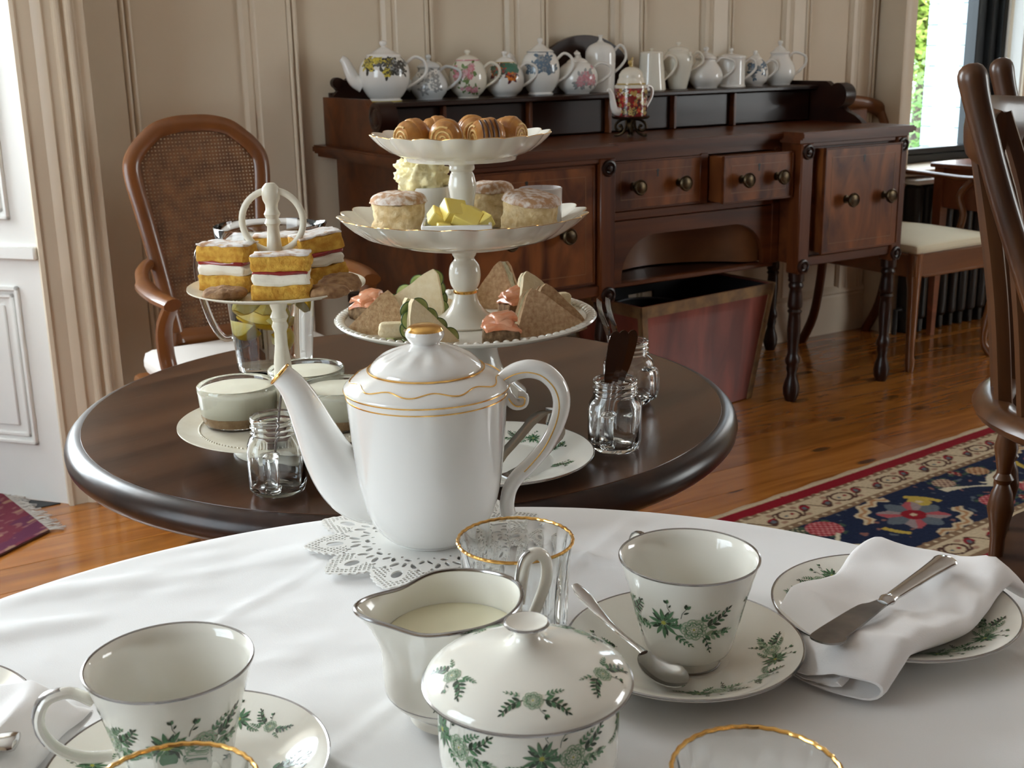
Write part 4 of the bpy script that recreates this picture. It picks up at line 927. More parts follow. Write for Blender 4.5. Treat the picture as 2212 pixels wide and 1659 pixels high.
make_plate('saucer', 'saucer with green flower print under the cup behind the gold-rimmed glass', 'saucer', (-0.183, 0.588, TC), 0.0776, 0.0165,
           [(2, 0.058, 0.15, 0.95), (0, 0.058, 1.5, 1.0), (0, 0.058, 3.2, 1.0), (2, 0.058, -1.7, 0.9), (1, 0.06, 0.9, 1.0)], rz=0)
make_cup('teacup with green flower print and its handle facing the crumpled cloth', (-0.1885, 0.590, TC + 0.0036), 0.35, -PI / 2 + 0.62)

# ------------------------------------------------------------------ sugar bowl
sg = thing('sugar_bowl', 'round lidded sugar bowl with green garlands', 'sugar bowl', (0.0055, 0.583, TC))
SB = smoothprof([(0.030, 0.0), (0.031, 0.004), (0.040, 0.008), (0.0478, 0.018), (0.0490, 0.034), (0.0490, 0.0635)], 3)
ob('bowl_body', lathe([(0.0, 0.003), (0.028, 0.003)] + SB + [(0.0470, 0.0637)] + [(a - 0.002, b) for a, b in SB[::-1] if b > 0.01] + [(0.0, 0.011)], 72), MAT['china'], sg, ang=50)
for a in (-2.45, -1.15, 0.1, 1.4, 2.6):
    print_on('floral_print', spray(0, 1.2), [p for p in SB if p[1] > 0.006], 0.046, a, sg)
lid = ob('lid', lathe([(0.0, 0.0642), (0.052, 0.0636), (0.0556, 0.0646), (0.0562, 0.0666)] + smoothprof([(0.0560, 0.0680), (0.0538, 0.0716), (0.0480, 0.0758), (0.0390, 0.0796), (0.0280, 0.0828), (0.0180, 0.0856), (0.0110, 0.0884), (0.0076, 0.0918), (0.0070, 0.0948), (0.0096, 0.0976), (0.0117, 0.0994)], 4) + [(0.0111, 0.1006), (0.0085, 0.0994), (0.004, 0.0986), (0.0, 0.0984)], 72), MAT['china'], sg, ang=60)
LIDP = smoothprof([(0.0180, 0.0856), (0.0280, 0.0828), (0.0390, 0.0796), (0.0480, 0.0758), (0.0538, 0.0716)], 5)
ob('silver_rim', ring(0.0562, 0.0662, 0.0010, 80, 6), MAT['platinum'], lid)
ob('silver_line', ring(0.0116, 0.0998, 0.0008, 40, 6), MAT['platinum'], lid)
for k, a in enumerate((-2.75, -1.52, -0.42, 0.75, 2.0)):
    print_on('garland', spray(1, 1.22 + 0.05 * (k % 2)), LIDP, 0.026, a, lid, flip=True, rot=0.1 * (k % 3 - 1))

# ------------------------------------------------------------------ cream jug
cj = thing('cream_jug', 'white cream jug with silver rim holding milk', 'jug', (-0.0385, 0.6625, TC), 0.0)
JP = [(0.028, 0.0), (0.0275, 0.004), (0.029, 0.007), (0.0370, 0.013), (0.0425, 0.021), (0.0436, 0.034), (0.0432, 0.050), (0.0425, 0.062), (0.0426, 0.070), (0.0434, 0.0755)]
JP = smoothprof(JP, 3)
SPA = PI + 0.22       # spout direction
def jmod(off):
    def f(r, z, a, i):
        d = (a - SPA + PI) % (2 * PI) - PI
        k = max(0, (z - 0.042) / 0.0335) ** 1.6
        e = math.exp(-(d / 0.42) ** 2)
        back = math.exp(-((abs(d) - PI) / 0.7) ** 2)
        rr = r + 0.0155 * k * e - 0.0015 * k * math.exp(-((abs(d) - 0.95) / 0.4) ** 2)
        zz = z + k * (0.0005 * e - 0.004 * math.exp(-((abs(d) - 0.9) / 0.45) ** 2) + 0.003 * back)
        return rr + off, zz
    return f
ob('jug_body', [lathe([(0.0, 0.003), (0.027, 0.003)] + JP, 96, jmod(0.0)), lathe([(a, b) for a, b in JP[::-1] if b > 0.012] + [(0.0, 0.013)], 96, jmod(-0.0022)),
                lathe([JP[-1], (JP[-1][0] - 0.0001, JP[-1][1] + 0.0001)], 96, jmod(-0.0011))], MAT['china'], cj, ang=50, fix=False)
rimp = []
for k in range(96):
    a = 2 * PI * k / 96; r, z = jmod(-0.0011)(JP[-1][0], JP[-1][1] + 0.0002, a, 0); rimp.append((r * math.cos(a), r * math.sin(a), z))
ob('silver_rim', tube(rimp, 0.00135, 8, closed=True), MAT['platinum'], cj)
ob('silver_band', ring(0.0285, 0.0072, 0.0008, 64, 6), MAT['platinum'], cj)
ob('silver_line', ring(0.0416, 0.0200, 0.0007, 64, 6), MAT['platinum'], cj)
MAT['milk'] = M('milk', (0.80, 0.76, 0.55), 0.25, c2=(0.78, 0.74, 0.53), ns=4)
ob('milk', lathe([(0.0, 0.054), (0.0404, 0.054), (0.0406, 0.0535), (0.0406, 0.050), (0.0, 0.050)], 48, lambda r, z, a, i: (r, z)), MAT['milk'], cj)
ha = 0.42
hj = smoothprof([(0.0440, 0, 0.0640), (0.0460, 0, 0.0790), (0.0490, 0, 0.0905), (0.0560, 0, 0.0945), (0.0625, 0, 0.0895), (0.0630, 0, 0.0760), (0.0565, 0, 0.0590), (0.0480, 0, 0.0440), (0.0412, 0, 0.0360)], 4)
hj = [(a * math.cos(ha), a * math.sin(ha), c_) for a, b, c_ in hj]
h = ob('handle', tube(hj, [(0.0042, 0.0036)] * len(hj), 12), MAT['china'], cj)
ob('silver_line', tube([(a - 0.0026 * math.cos(ha), b - 0.0026 * math.sin(ha), c_ + 0.0026) for a, b, c_ in hj[3:12]], [(0.0012, 0.0026)] * 9, 8), MAT['platinum'], h)
print_on('floral_print', spray(2, 0.9), [p for p in JP if 0.01 < p[1]], 0.028, -PI / 2 - 0.1, cj, rot=-0.5)

# ------------------------------------------------------------------ gold-rimmed tumblers
def make_tumbler(label, loc, group=None):
    t = thing('tumbler', label, 'glass', loc, 0.3)
    def fl(amp):
        def f(r, z, a, i):
            k = max(0, min(1, (z - 0.006) / 0.01)) * (0.55 + 0.45 * math.sin(z * 70))
            return r + amp * k * abs(math.sin(a * 9)), z
        return f
    o = lathe([(0.0, 0.0), (0.030, 0.0), (0.0325, 0.003), (0.0335, 0.02), (0.0350, 0.045), (0.0372, 0.066), (0.0392, 0.0755)], 144, fl(0.0019))
    i_ = lathe([(0.0380, 0.0755), (0.0358, 0.066), (0.0335, 0.045), (0.0315, 0.02), (0.029, 0.010), (0.0, 0.0085)], 144, fl(-0.0012))
    ob('glass_body', [o, i_, lathe([(0.0392, 0.0755), (0.0386, 0.0762), (0.0380, 0.0755)], 144)], MAT['glass'], t, ang=60, fix=False)
    ob('gold_rim', tube([((0.0387 + 0.00015 * math.cos(36 * 2 * PI * k / 288)) * math.cos(2 * PI * k / 288), (0.0387 + 0.00015 * math.cos(36 * 2 * PI * k / 288)) * math.sin(2 * PI * k / 288), 0.0758 + 0.0001 * math.cos(36 * 2 * PI * k / 288)) for k in range(288)], 0.00115, 8, closed=True), MAT['gold'], t)
    return t
make_tumbler('clear fluted tumbler with a gold rim behind the cream jug', (0.0003, 0.752, TC))
make_tumbler('gold-rimmed tumbler in front of the cup with its handle out', (-0.156, 0.472, TC))
make_tumbler('gold-rimmed tumbler on the bare cloth beyond the sugar bowl', (0.108, 0.478, TC))

# ================================================================== BIG TEAPOT on a lace mat
DX, DY = -0.0720, 0.9385
def doily_f(x, y):
    """> 0 where the mat is solid"""
    r = math.hypot(x, y); th = math.atan2(y, x) + 0.12
    n = 11; k = round(th / (2 * PI / n)); d = th - k * 2 * PI / n
    u, v = r * math.cos(d), r * math.sin(d)
    def wpet(u):
        if u > 0.0985: return -(u - 0.0985) * 2
        if u > 0.083: return 0.0155 * ((0.0985 - u) / 0.0155) ** 0.75 + 0.0015
        return 0.017 + (0.083 - u) * 0.45
    sc_ = 0.0009 * math.cos(u * 2 * PI / 0.0052)
    sol = max(wpet(u) - abs(v) + sc_, 0.068 - r)
    if sol <= 0: return sol
    if r < 0.040: return sol
    f = sol
    def hole_el(cu, cv, a, b, rot=0.0):
        du, dv = u - cu, abs(v) - cv
        if rot: du, dv = du * math.cos(rot) + dv * math.sin(rot), -du * math.sin(rot) + dv * math.cos(rot)
        return (math.sqrt((du / a) ** 2 + (dv / b) ** 2) - 1) * min(a, b)
    e1 = hole_el(0.0745, 0.0, 0.0068, 0.0040)
    f = min(f, e1)
    if e1 > 0.0032 and u > 0.0655:       # netted border of the petal
        p = 0.0047
        a_, b_ = (u + v) / p, (u - v) / p
        da, db = (a_ - math.floor(a_) - 0.5) * p, (b_ - math.floor(b_) - 0.5) * p
        hh = (max(abs(da), abs(db)) - 0.00165)
        if sol > 0.0022: f = min(f, hh)
    elif u <= 0.0655:
        f = min(f, hole_el(0.0585, 0.0075, 0.0050, 0.0021, 0.5), hole_el(0.0575, 0.0, 0.0042, 0.0016), hole_el(0.0485, 0.0, 0.0022, 0.0032), hole_el(0.0500, 0.0115, 0.0040, 0.0017, -0.2), hole_el(0.0640, 0.0135, 0.0024, 0.0014, 0.3), hole_el(0.0440, 0.0065, 0.0016, 0.0011))
    return f
def marching(f, x0, x1, n):
    h = (x1 - x0) / n
    val = [[f(x0 + i * h, x0 + j * h) for i in range(n + 1)] for j in range(n + 1)]
    V, F, idx = [], [], {}
    def vid(key, p):
        if key not in idx: idx[key] = len(V); V.append((p[0], p[1], 0.0))
        return idx[key]
    for j in range(n):
        for i in range(n):
            c_ = [(i, j), (i + 1, j), (i + 1, j + 1), (i, j + 1)]
            vs = [val[b][a] for a, b in c_]
            if max(vs) <= 0: continue
            poly = []
            for k in range(4):
                a, b = c_[k], c_[(k + 1) % 4]; va, vb = vs[k], vs[(k + 1) % 4]
                if va > 0: poly.append(vid(a, (x0 + a[0] * h, x0 + a[1] * h)))
                if (va > 0) != (vb > 0):
                    t = va / (va - vb); key = (min(a, b), max(a, b))
                    poly.append(vid(key, (x0 + (a[0] + (b[0] - a[0]) * t) * h, x0 + (a[1] + (b[1] - a[1]) * t) * h)))
            if len(poly) >= 3: F.append(tuple(poly))
    return V, F
dm = ob('lace_mat', marching(doily_f, -0.1015, 0.1015, 232), MAT['doily'], None, (DX, DY, TC + 0.0002), (0, 0, 0), smooth=False, fix=False, label='white lacy cut-out doily under the big teapot', cat='doily')
dm.scale = (1.045, 1.045, 1)
so = dm.modifiers.new('thickness', 'SOLIDIFY'); so.thickness = 0.0012; so.offset = 1

PT = TC + 0.0016
tp = thing('teapot', 'tall white teapot with gold lines and a gold-topped lid on the lace mat', 'teapot', (-0.0690, 0.9385, PT), 0.0)
TPB = smoothprof([(0.0325, 0.0), (0.0340, 0.002), (0.0400, 0.0055), (0.0480, 0.0150), (0.0545, 0.0300), (0.0588, 0.0500), (0.0615, 0.0750), (0.0640, 0.1050), (0.0655, 0.1280)], 4)
SHO = smoothprof([(0.0668, 0.1300), (0.0668, 0.1322), (0.0645, 0.1348), (0.0590, 0.1388), (0.0520, 0.1426), (0.0465, 0.1452)], 4)
ob('pot_body', lathe([(0.0, 0.002), (0.030, 0.002), (0.0315, 0.0)] + TPB + SHO + [(0.0445, 0.1456), (0.0, 0.1440)], 96), MAT['pot_white'], tp, ang=35)
for r, z, t in ((0.0668, 0.1302, 0.0007), (0.0653, 0.1245, 0.0006), (0.0470, 0.1456, 0.0008)):
    ob('gold_band', ring(r, z, t, 96, 6), MAT['gold'], tp)
ob('gold_band', tube([((0.0596 + 0.0022 * math.sin(10 * a)) * math.cos(a), (0.0596 + 0.0022 * math.sin(10 * a)) * math.sin(a), 0.1386 - 0.0013 * math.sin(10 * a)) for a in [2 * PI * k / 160 for k in range(160)]], 0.0006, 6, closed=True), MAT['gold'], tp)
def lflute(r, z, a, i):
    k = max(0.0, 1 - abs(r - 0.031) / 0.013)
    return r - 0.0011 * k * (0.5 + 0.5 * math.cos(12 * a + (r - 0.03) * 55)), z - 0.0010 * k * (0.5 + 0.5 * math.cos(12 * a + (r - 0.03) * 55))
LP = smoothprof([(0.0452, 0.1456), (0.0448, 0.1472), (0.0428, 0.1503), (0.0370, 0.1555), (0.0290, 0.1598), (0.0200, 0.1628), (0.0128, 0.1646), (0.0112, 0.1662)], 4)
ld = ob('lid', lathe([(0.0, 0.1454)] + LP + smoothprof([(0.0112, 0.1662), (0.0138, 0.1690), (0.0158, 0.1728), (0.0150, 0.1766)], 4)[1:], 96, lflute), MAT['pot_white'], tp, ang=50)
ob('gold_finial_cap', lathe(smoothprof([(0.0151, 0.1764), (0.0130, 0.1793), (0.0080, 0.1813), (0.0, 0.1819)], 4), 40), MAT['gold'], ld)
def mod2(P): return [(a, 0.0, b) for a, b in P]
sp = smoothprof(mod2([(-0.036, 0.046), (-0.056, 0.044), (-0.071, 0.054), (-0.083, 0.073), (-0.0925, 0.096), (-0.1010, 0.118), (-0.1095, 0.1335), (-0.1180, 0.1425)]), 4)
sr_ = []
for i in range(len(sp)):
    t = i / (len(sp) - 1)
    sr_.append((0.0250 * (1 - t) ** 1.5 + 0.0098, 0.0180 * (1 - t) ** 1.3 + 0.0085))
spg = tube(sp, sr_, 20, caps=False)
# slant the mouth
spo = ob('spout', spg, MAT['pot_white'], tp)
tipv = spg[0][-20:]
ctr = Vector((sum(v[0] for v in tipv) / 20, 0, sum(v[2] for v in tipv) / 20))
ob('gold_mouth', [tube([tuple(v) for v in tipv], 0.0012, 8, closed=True), ([tuple(v) for v in tipv] + [tuple(ctr + Vector((0.006, 0, -0.006)))], [(k, (k + 1) % 20, 20) for k in range(20)])], MAT['gold'], spo)
hp = smoothprof(mod2([(0.0600, 0.1335), (0.0670, 0.1385), (0.0750, 0.1420), (0.0850, 0.1430), (0.0965, 0.1390), (0.1060, 0.1280), (0.1090, 0.1130), (0.1050, 0.0960), (0.0960, 0.0780), (0.0830, 0.0620), (0.0720, 0.0510), (0.0655, 0.0400), (0.0630, 0.0270), (0.0640, 0.0190)]), 4)
hr = [(0.0062 + 0.0016 * math.sin(PI * min(1, i / 30)), 0.0078) for i in range(len(hp))]
hd = ob('handle', tube(hp, hr, 14), MAT['pot_white'], tp)
cu = smoothprof(mod2([(0.0615, 0.1300), (0.0655, 0.1200), (0.0710, 0.1135), (0.0775, 0.1140), (0.0785, 0.1200), (0.0735, 0.1210)]), 4)
ob('handle_scroll', tube(cu, [0.0058 - 0.0026 * i / len(cu) for i in range(len(cu))], 12), MAT['pot_white'], hd)
ob('gold_line', tube([(a - 0.0022, -0.0074, c_ - 0.001) for a, b, c_ in hp[2:38]], 0.0006, 6), MAT['gold'], hd)
ob('gold_line', tube([(a + 0.0004, -0.0052, c_) for a, b, c_ in cu[4:]], 0.0006, 6), MAT['gold'], hd)

# ================================================================== plate, napkin and butter knife
PLX, PLY = 0.2640, 0.7690
make_plate('bread_plate', 'bread plate with green flower print under the folded napkin', 'plate', (PLX, PLY, TC), 0.0835, 0.0165,
           [(2, 0.066, 2.75, 1.0), (0, 0.066, 2.2, 1.0), (0, 0.066, -0.55, 1.05), (0, 0.066, -1.25, 1.0), (1, 0.068, 3.5, 1.0)], well=0.5)
def make_napkin(label, cx, cy, ang_, L_, Wd, pc, seed=0, taper=0.0, bulge=0.0):
    """cloth folded into a soft strip: a ribbon cross-section swept along its length"""
    ca, sa = math.cos(ang_), math.sin(ang_)
    path = [(-Wd * 0.46, 0.0012)] + [(-Wd * 0.46 + Wd * 0.86 * k / 8, 0.0012) for k in range(1, 9)]
    for k in range(1, 8):
        a = -PI / 2 + PI * k / 8; path.append((Wd * 0.40 + 0.0100 * math.cos(a), 0.0101 + 0.0089 * math.sin(a)))
    path += [(Wd * 0.40 - Wd * 0.90 * k / 10, 0.0190 - 0.0020 * k / 10 + 0.0006 * math.sin(k * 1.3)) for k in range(0, 11)]
    for k in range(1, 5):
        a = PI / 2 + PI * k / 5; path.append((-Wd * 0.50 + 0.0040 * math.cos(a), 0.0130 + 0.0040 * math.sin(a)))
    path += [(-Wd * 0.50 + Wd * 0.62 * k / 6, 0.0090 - 0.0014 * k / 6) for k in range(0, 7)]
    path += [(Wd * 0.22, 0.0066), (Wd * 0.27, 0.0085), (Wd * 0.24, 0.0112)]
    th = 0.00085
    outl_, inn = [], []
    for i, (c_, h_) in enumerate(path):
        p0, p1 = path[max(0, i - 1)], path[min(len(path) - 1, i + 1)]
        t = Vector((p1[0] - p0[0], p1[1] - p0[1])).normalized(); n_ = Vector((-t.y, t.x))
        outl_.append((c_ + n_.x * th, h_ + n_.y * th)); inn.append((c_ - n_.x * th, h_ - n_.y * th))
    sec = outl_ + inn[::-1]; m = len(sec); NS = 40
    V, F = [], []
    for j in range(NS + 1):
        t = j / NS; l_ = (t - 0.5) * L_
        end = 1 - max(0, abs(t - 0.5) * 2 - 0.93) / 0.07 * 0.25
        for (c_, h_) in sec:
            bow_ = 0.004 * math.sin(t * 5 + seed) + 0.0025 * math.sin(t * 11 + 2)
            ll = l_ * (1 + taper * c_ / (Wd * 0.5)) + 0.004 * math.sin(c_ * 30 + seed) - bulge * max(0.0, 1 - (2 * c_ / Wd) ** 2) * max(0.0, 1 - 2 * t) ** 2
            x = cx + ca * ll + sa * (c_ + bow_); y = cy + sa * ll - ca * (c_ + bow_)
            d = math.hypot(x - pc[0], y - pc[1])
            zb = TC + 0.0062 + 0.0115 * (d / 0.0868) ** 2 if d < 0.0868 else TC + 0.0177 - (d - 0.0868) * 0.75
            zb = max(zb, TC + 0.0006)
            ds = math.hypot(x - CUPR[0], y - CUPR[1]); kq = min(1.0, max(0.0, (ds - 0.076) / 0.022)); zb = TC + 0.0006 + (zb - TC - 0.0006) * kq   # tucked under the saucer's edge
            kq = 0.42 + 0.58 * kq
            hh = h_ * (0.85 + 0.25 * noise.noise(Vector((x * 22, y * 22, seed)))) * end + (h_ / 0.017) * 0.0035 * noise.noise(Vector((x * 45, y * 30, 3 + seed)))
            V.append((x, y, zb + max(0.0002, hh * kq)))
    for j in range(NS):
        for k in range(m):
            k2 = (k + 1) % m; F.append((j * m + k, j * m + k2, (j + 1) * m + k2, (j + 1) * m + k))
    F.append(tuple(range(m))); F.append(tuple(NS * m + k for k in range(m))[::-1])
    return ob('napkin', (V, F), MAT['napkin'], None, ang=60, label=label, cat='napkin')
make_napkin('white napkin folded in a strip under the butter knife on the bread plate', 0.2620, 0.7640, math.radians(41), 0.176, 0.100, (PLX, PLY), 0, 0.13, 0.020)
MAT['blade'] = M('dull_blade_steel', (0.20, 0.20, 0.20), 0.22, 1.0, c2=(0.34, 0.33, 0.32), ns=40)
def make_knife(label, loc, rot, group=None):
    t = thing('butter_knife', label, 'knife', loc, 0, group, rot=rot)
    bl = smoothprof([(0.0, 0.004), (0.002, 0.0095), (0.010, 0.0110), (0.035, 0.0110), (0.060, 0.0100), (0.068, 0.0065), (0.078, 0.0040)], 3) + [(0.078, -0.0036)] + smoothprof([(0.066, -0.0042), (0.045, -0.0062), (0.026, -0.0074), (0.016, -0.0078), (0.0135, -0.0098), (0.008, -0.0098), (0.002, -0.0055), (0.0, 0.0)], 3)
    ob('blade', prism(bl, -0.0007, 0.0007), MAT['blade'], t, ang=30)
    ob('handle', tube(smoothprof([(0.074, 0, 0.0), (0.080, 0, 0.0002), (0.086, 0, 0.0004), (0.10, 0, 0.0006), (0.13, 0, 0.0010), (0.150, 0, 0.0012), (0.160, 0, 0.0012), (0.1645, 0, 0.0012)], 3), [(0.0020, 0.0042), (0.0022, 0.0044), (0.0026, 0.0050), (0.0034, 0.0058), (0.0034, 0.0056), (0.0028, 0.0050), (0.0026, 0.0046), (0.0027, 0.0047), (0.0028, 0.0049)] + [(0.0029 + 0.00012 * k, 0.0051 + 0.00040 * k) for k in range(10)] + [(0.0038, 0.0086), (0.0034, 0.0078), (0.0015, 0.003)], 16, up=(0, 0, 1)), MAT['silver'], t)
    return t
kx, ky = math.cos(0.763), math.sin(0.763)
make_knife('silver butter knife with a notched blade lying on the napkin', (0.1905, 0.6820, TC + 0.0322), (-0.03, -0.016, 0.763))

# ------------------------------------------------------------------ teaspoon on the saucer
ts = thing('teaspoon', 'silver teaspoon lying on the saucer in front of the cup', 'spoon', (0, 0, 0))
e0, e1 = Vector((0.0415, 0.7745, 0.7875)), Vector((0.0820, 0.7010, 0.7735))
hpth = [tuple(e0 + (e1 - e0) * t + Vector((0, 0, -0.0035 * math.sin(PI * t)))) for t in [k / 12 for k in range(13)]]
ob('spoon_handle', tube(hpth, [(0.0010, 0.0025), (0.0012, 0.0050), (0.0012, 0.0055), (0.0012, 0.0048), (0.0012, 0.0040), (0.0012, 0.0032), (0.0012, 0.0027), (0.0012, 0.0024), (0.0012, 0.0022), (0.0013, 0.0021), (0.0014, 0.0021), (0.0015, 0.0024), (0.0012, 0.0030)], 12, up=(0, 0, 1)), MAT['silver'], ts)
V, F = [], []
dirx = (Vector((e1.x - e0.x, e1.y - e0.y, 0))).normalized(); perp = Vector((-dirx.y, dirx.x, 0))
cs = Vector((e1.x, e1.y, 0)) + dirx * 0.0195
for top in (1, 0):
    for j in range(7):
        q = j / 6
        for k in range(28):
            a = 2 * PI * k / 28
            lx = 0.0215 * q * math.cos(a); wy = 0.0128 * q * math.sin(a) * (1 + 0.12 * math.cos(a))
            p = cs + dirx * lx + perp * wy
            z = 0.7652 + 0.0062 * q ** 2 + 0.0018 * (-math.cos(a)) * q + (0.0 if top else -0.0009)
            V.append((p.x, p.y, z))
for top in (0, 1):
    b = top * 7 * 28
    for j in range(6):
        for k in range(28):
            k2 = (k + 1) % 28; q_ = (b + j * 28 + k, b + j * 28 + k2, b + (j + 1) * 28 + k2, b + (j + 1) * 28 + k)
            F.append(q_ if not top else q_[::-1])
for k in range(28):
    k2 = (k + 1) % 28; F.append((6 * 28 + k, 6 * 28 + k2, 7 * 28 + 6 * 28 + k2, 7 * 28 + 6 * 28 + k))
ob('spoon_bowl', (V, F), MAT['silver'], ts, ang=60)

# ------------------------------------------------------------------ second place setting cut by the left edge
make_plate('bread_plate', 'bread plate beside the cup with its handle out, mostly under its napkin', 'plate', (-0.3750, 0.6250, TC), 0.0868, 0.0165, [(0, 0.066, 0.5, 1.0), (2, 0.066, 1.6, 1.0)], well=0.5)
make_napkin('white napkin folded on the plate beside the wrinkled cloth', -0.3530, 0.6120, math.radians(-2), 0.178, 0.095, (-0.3750, 0.6250), 4)
make_knife('silver butter knife whose rounded end points at the cup with its handle out', (-0.4400, 0.5790, TC + 0.0290), (0, 0.0, 0.06))

# ================================================================== ON THE ROUND TABLE
def bthing(name, label, cat, x, y, z=0.75, rz=0.0, group=None, rot=None):
    o = thing(name, label, cat, BK(x, y, z), rz, group, rot); o.scale = (KB, KB, KB); return o
# ------------------------------------------------------------------ footed cake stand with beaded edge
CX, CY = -0.053, 1.395
cs1 = bthing('cake_stand', 'white footed cake plate with a beaded edge carrying the sandwiches', 'cake stand', CX, CY)
ob('foot', lathe(smoothprof([(0.069, 0.0), (0.070, 0.003), (0.064, 0.009), (0.052, 0.020), (0.042, 0.034), (0.0365, 0.055), (0.038, 0.072), (0.050, 0.082)], 4) + [(0.0, 0.083), (0.0, 0.06), (0.03, 0.05), (0.04, 0.02), (0.062, 0.0)], 64), MAT['milkglass'], cs1, ang=60)
ob('plate', lathe([(0.0, 0.0835), (0.06, 0.0830), (0.12, 0.0845), (0.148, 0.0915), (0.1535, 0.0950), (0.1545, 0.0965)] + [(0.1530, 0.0980), (0.1490, 0.0962), (0.142, 0.0920), (0.12, 0.0880), (0.0, 0.0870)], 128), MAT['milkglass'], cs1, ang=50)
V, F = [], []
for k in range(86):
    a = 2 * PI * k / 86
    g = sphere(0.0042, 8, 6, (0, 0, 0), (1.35, 1, 0.75)); g = xf(g, (0.1475 * math.cos(a), 0.1475 * math.sin(a), 0.0958), (0, -0.3, a))
    b = len(V); V += g[0]; F += [tuple(i + b for i in f) for f in g[1]]
ob('beading', (V, F), MAT['milkglass'], cs1, ang=None)
# ------------------------------------------------------------------ two-tier porcelain stand standing on it
tt = bthing('tiered_stand', 'two-tier white porcelain stand with scalloped gold-edged plates standing on the cake plate', 'cake stand', CX, CY, 0.75 + 0.0873)
ob('base', lathe(smoothprof([(0.046, 0.0), (0.0465, 0.002), (0.040, 0.0045), (0.026, 0.012), (0.0165, 0.024), (0.0132, 0.036)], 4) + [(0.0, 0.036)], 48), MAT['milkglass'], tt)
ob('gold_band', lathe([(0.0130, 0.0358), (0.0140, 0.0365), (0.0142, 0.0385), (0.0130, 0.0395), (0.0, 0.0396)], 40), MAT['gold'], tt)
COL = smoothprof([(0.0128, 0.0395), (0.0170, 0.0470), (0.0186, 0.0580), (0.0170, 0.0690), (0.0118, 0.0765), (0.0140, 0.0815), (0.0140, 0.0850), (0.0125, 0.0890), (0.0150, 0.0945)], 4)
ob('column', lathe(COL + [(0.0, 0.0945)], 40), MAT['milkglass'], tt)
def scal(nl, amp, r0, r1, sw=0.0):
    def f(r, z, a, i):
        k = min(1, max(0, (r - r0) / (r1 - r0)))
        s_ = abs(math.sin(a * nl / 2 + sw * k))
        return r * (1 + amp * k * (s_ - 0.6)), z + 0.0035 * k * (s_ - 0.6) * 0.6
    return f
def scal_plate(R, z0, z1, rb, nm, nl=20):
    prof = [(0.0, z0 - 0.003), (rb - 0.003, z0 - 0.003), (rb, z0 - 0.004), (rb + 0.0015, z0), (R * 0.70, z0 + (z1 - z0) * 0.10), (R * 0.80, z0 + (z1 - z0) * 0.26), (R * 0.90, z0 + (z1 - z0) * 0.56), (R * 0.96, z0 + (z1 - z0) * 0.80), (R, z1)]
    prof += [(R - 0.001, z1 + 0.0008), (R * 0.95, z0 + (z1 - z0) * 0.83 + 0.001), (R * 0.88, z0 + (z1 - z0) * 0.58 + 0.002), (R * 0.78, z0 + (z1 - z0) * 0.28 + 0.003), (R * 0.68, z0 + (z1 - z0) * 0.10 + 0.003), (rb * 0.8, z0 + 0.0045), (0.0, z0 + 0.0035)]
    fm = scal(nl, 0.055, R * 0.58, R)
    p = ob(nm, lathe(prof, 240, fm), MAT['milkglass'], tt, ang=50)
    rp = []
    for k in range(240):
        a = 2 * PI * k / 240; r, z = fm(R - 0.0004, z1 + 0.0004, a, 0); rp.append((r * math.cos(a), r * math.sin(a), z))
    ob('gold_edge', tube(rp, 0.0004, 6, closed=True), MAT['gold'], p)
    return p
scal_plate(0.1425, 0.0985, 0.1295, 0.072, 'middle_plate', 22)
COL2 = smoothprof([(0.0200, 0.1020), (0.0140, 0.1060), (0.0125, 0.1330), (0.0152, 0.1530), (0.0162, 0.1620), (0.0140, 0.1730), (0.0122, 0.1770), (0.0148, 0.1800), (0.0145, 0.1850), (0.0165, 0.1910)], 4)
ob('column', lathe(COL2 + [(0.0, 0.1910)], 40), MAT['milkglass'], tt)
scal_plate(0.1020, 0.1945, 0.2200, 0.0625, 'upper_plate', 18)

# ------------------------------------------------------------------ two-tier cream metal stand with a ring handle
SX, SY = -0.236, 1.204
ss = bthing('handled_stand', 'cream metal two-tier stand with a ring handle holding the cakes and cheesecakes', 'cake stand', SX, SY)
ob('foot', lathe(smoothprof([(0.056, 0.0), (0.0565, 0.004), (0.050, 0.010), (0.040, 0.016), (0.030, 0.023)], 3) + [(0.0, 0.023), (0.0, 0.015), (0.035, 0.01), (0.05, 0.0)], 48), MAT['cream_metal'], ss)
def mplate(R, z, nm):
    p = ob(nm, lathe([(0.0, z - 0.002), (R * 0.72, z - 0.002), (R * 0.9, z + 0.001), (R, z + 0.0045), (R, z + 0.006), (R * 0.9, z + 0.0028), (R * 0.74, z), (0.0, z)], 96), MAT['cream_metal'], ss, ang=50)
    V, F = [], []
    n = int(2 * PI * R * 0.80 / 0.0042)
    for k in range(n):
        a = 2 * PI * k / n; g = xf(sphere(0.0014, 6, 4), (R * 0.80 * math.cos(a), R * 0.80 * math.sin(a), z + 0.0012)); b = len(V)
        V += g[0]; F += [tuple(i + b for i in f) for f in g[1]]
    ob('beading', (V, F), MAT['cream_metal'], p, ang=None)
mplate(0.1110, 0.0255, 'lower_plate'); mplate(0.0890, 0.1680, 'upper_plate')
BAL = [(0.0, 0.0255), (0.010, 0.0255), (0.0075, 0.032), (0.0072, 0.050), (0.0088, 0.066), (0.0094, 0.078), (0.0088, 0.092), (0.0066, 0.110), (0.0062, 0.124), (0.0085, 0.130), (0.0068, 0.135), (0.0092, 0.140), (0.0068, 0.146), (0.0088, 0.152), (0.0075, 0.160), (0.010, 0.166)]
ob('stem', lathe(BAL + [(0.0, 0.166)], 24), MAT['cream_metal'], ss)
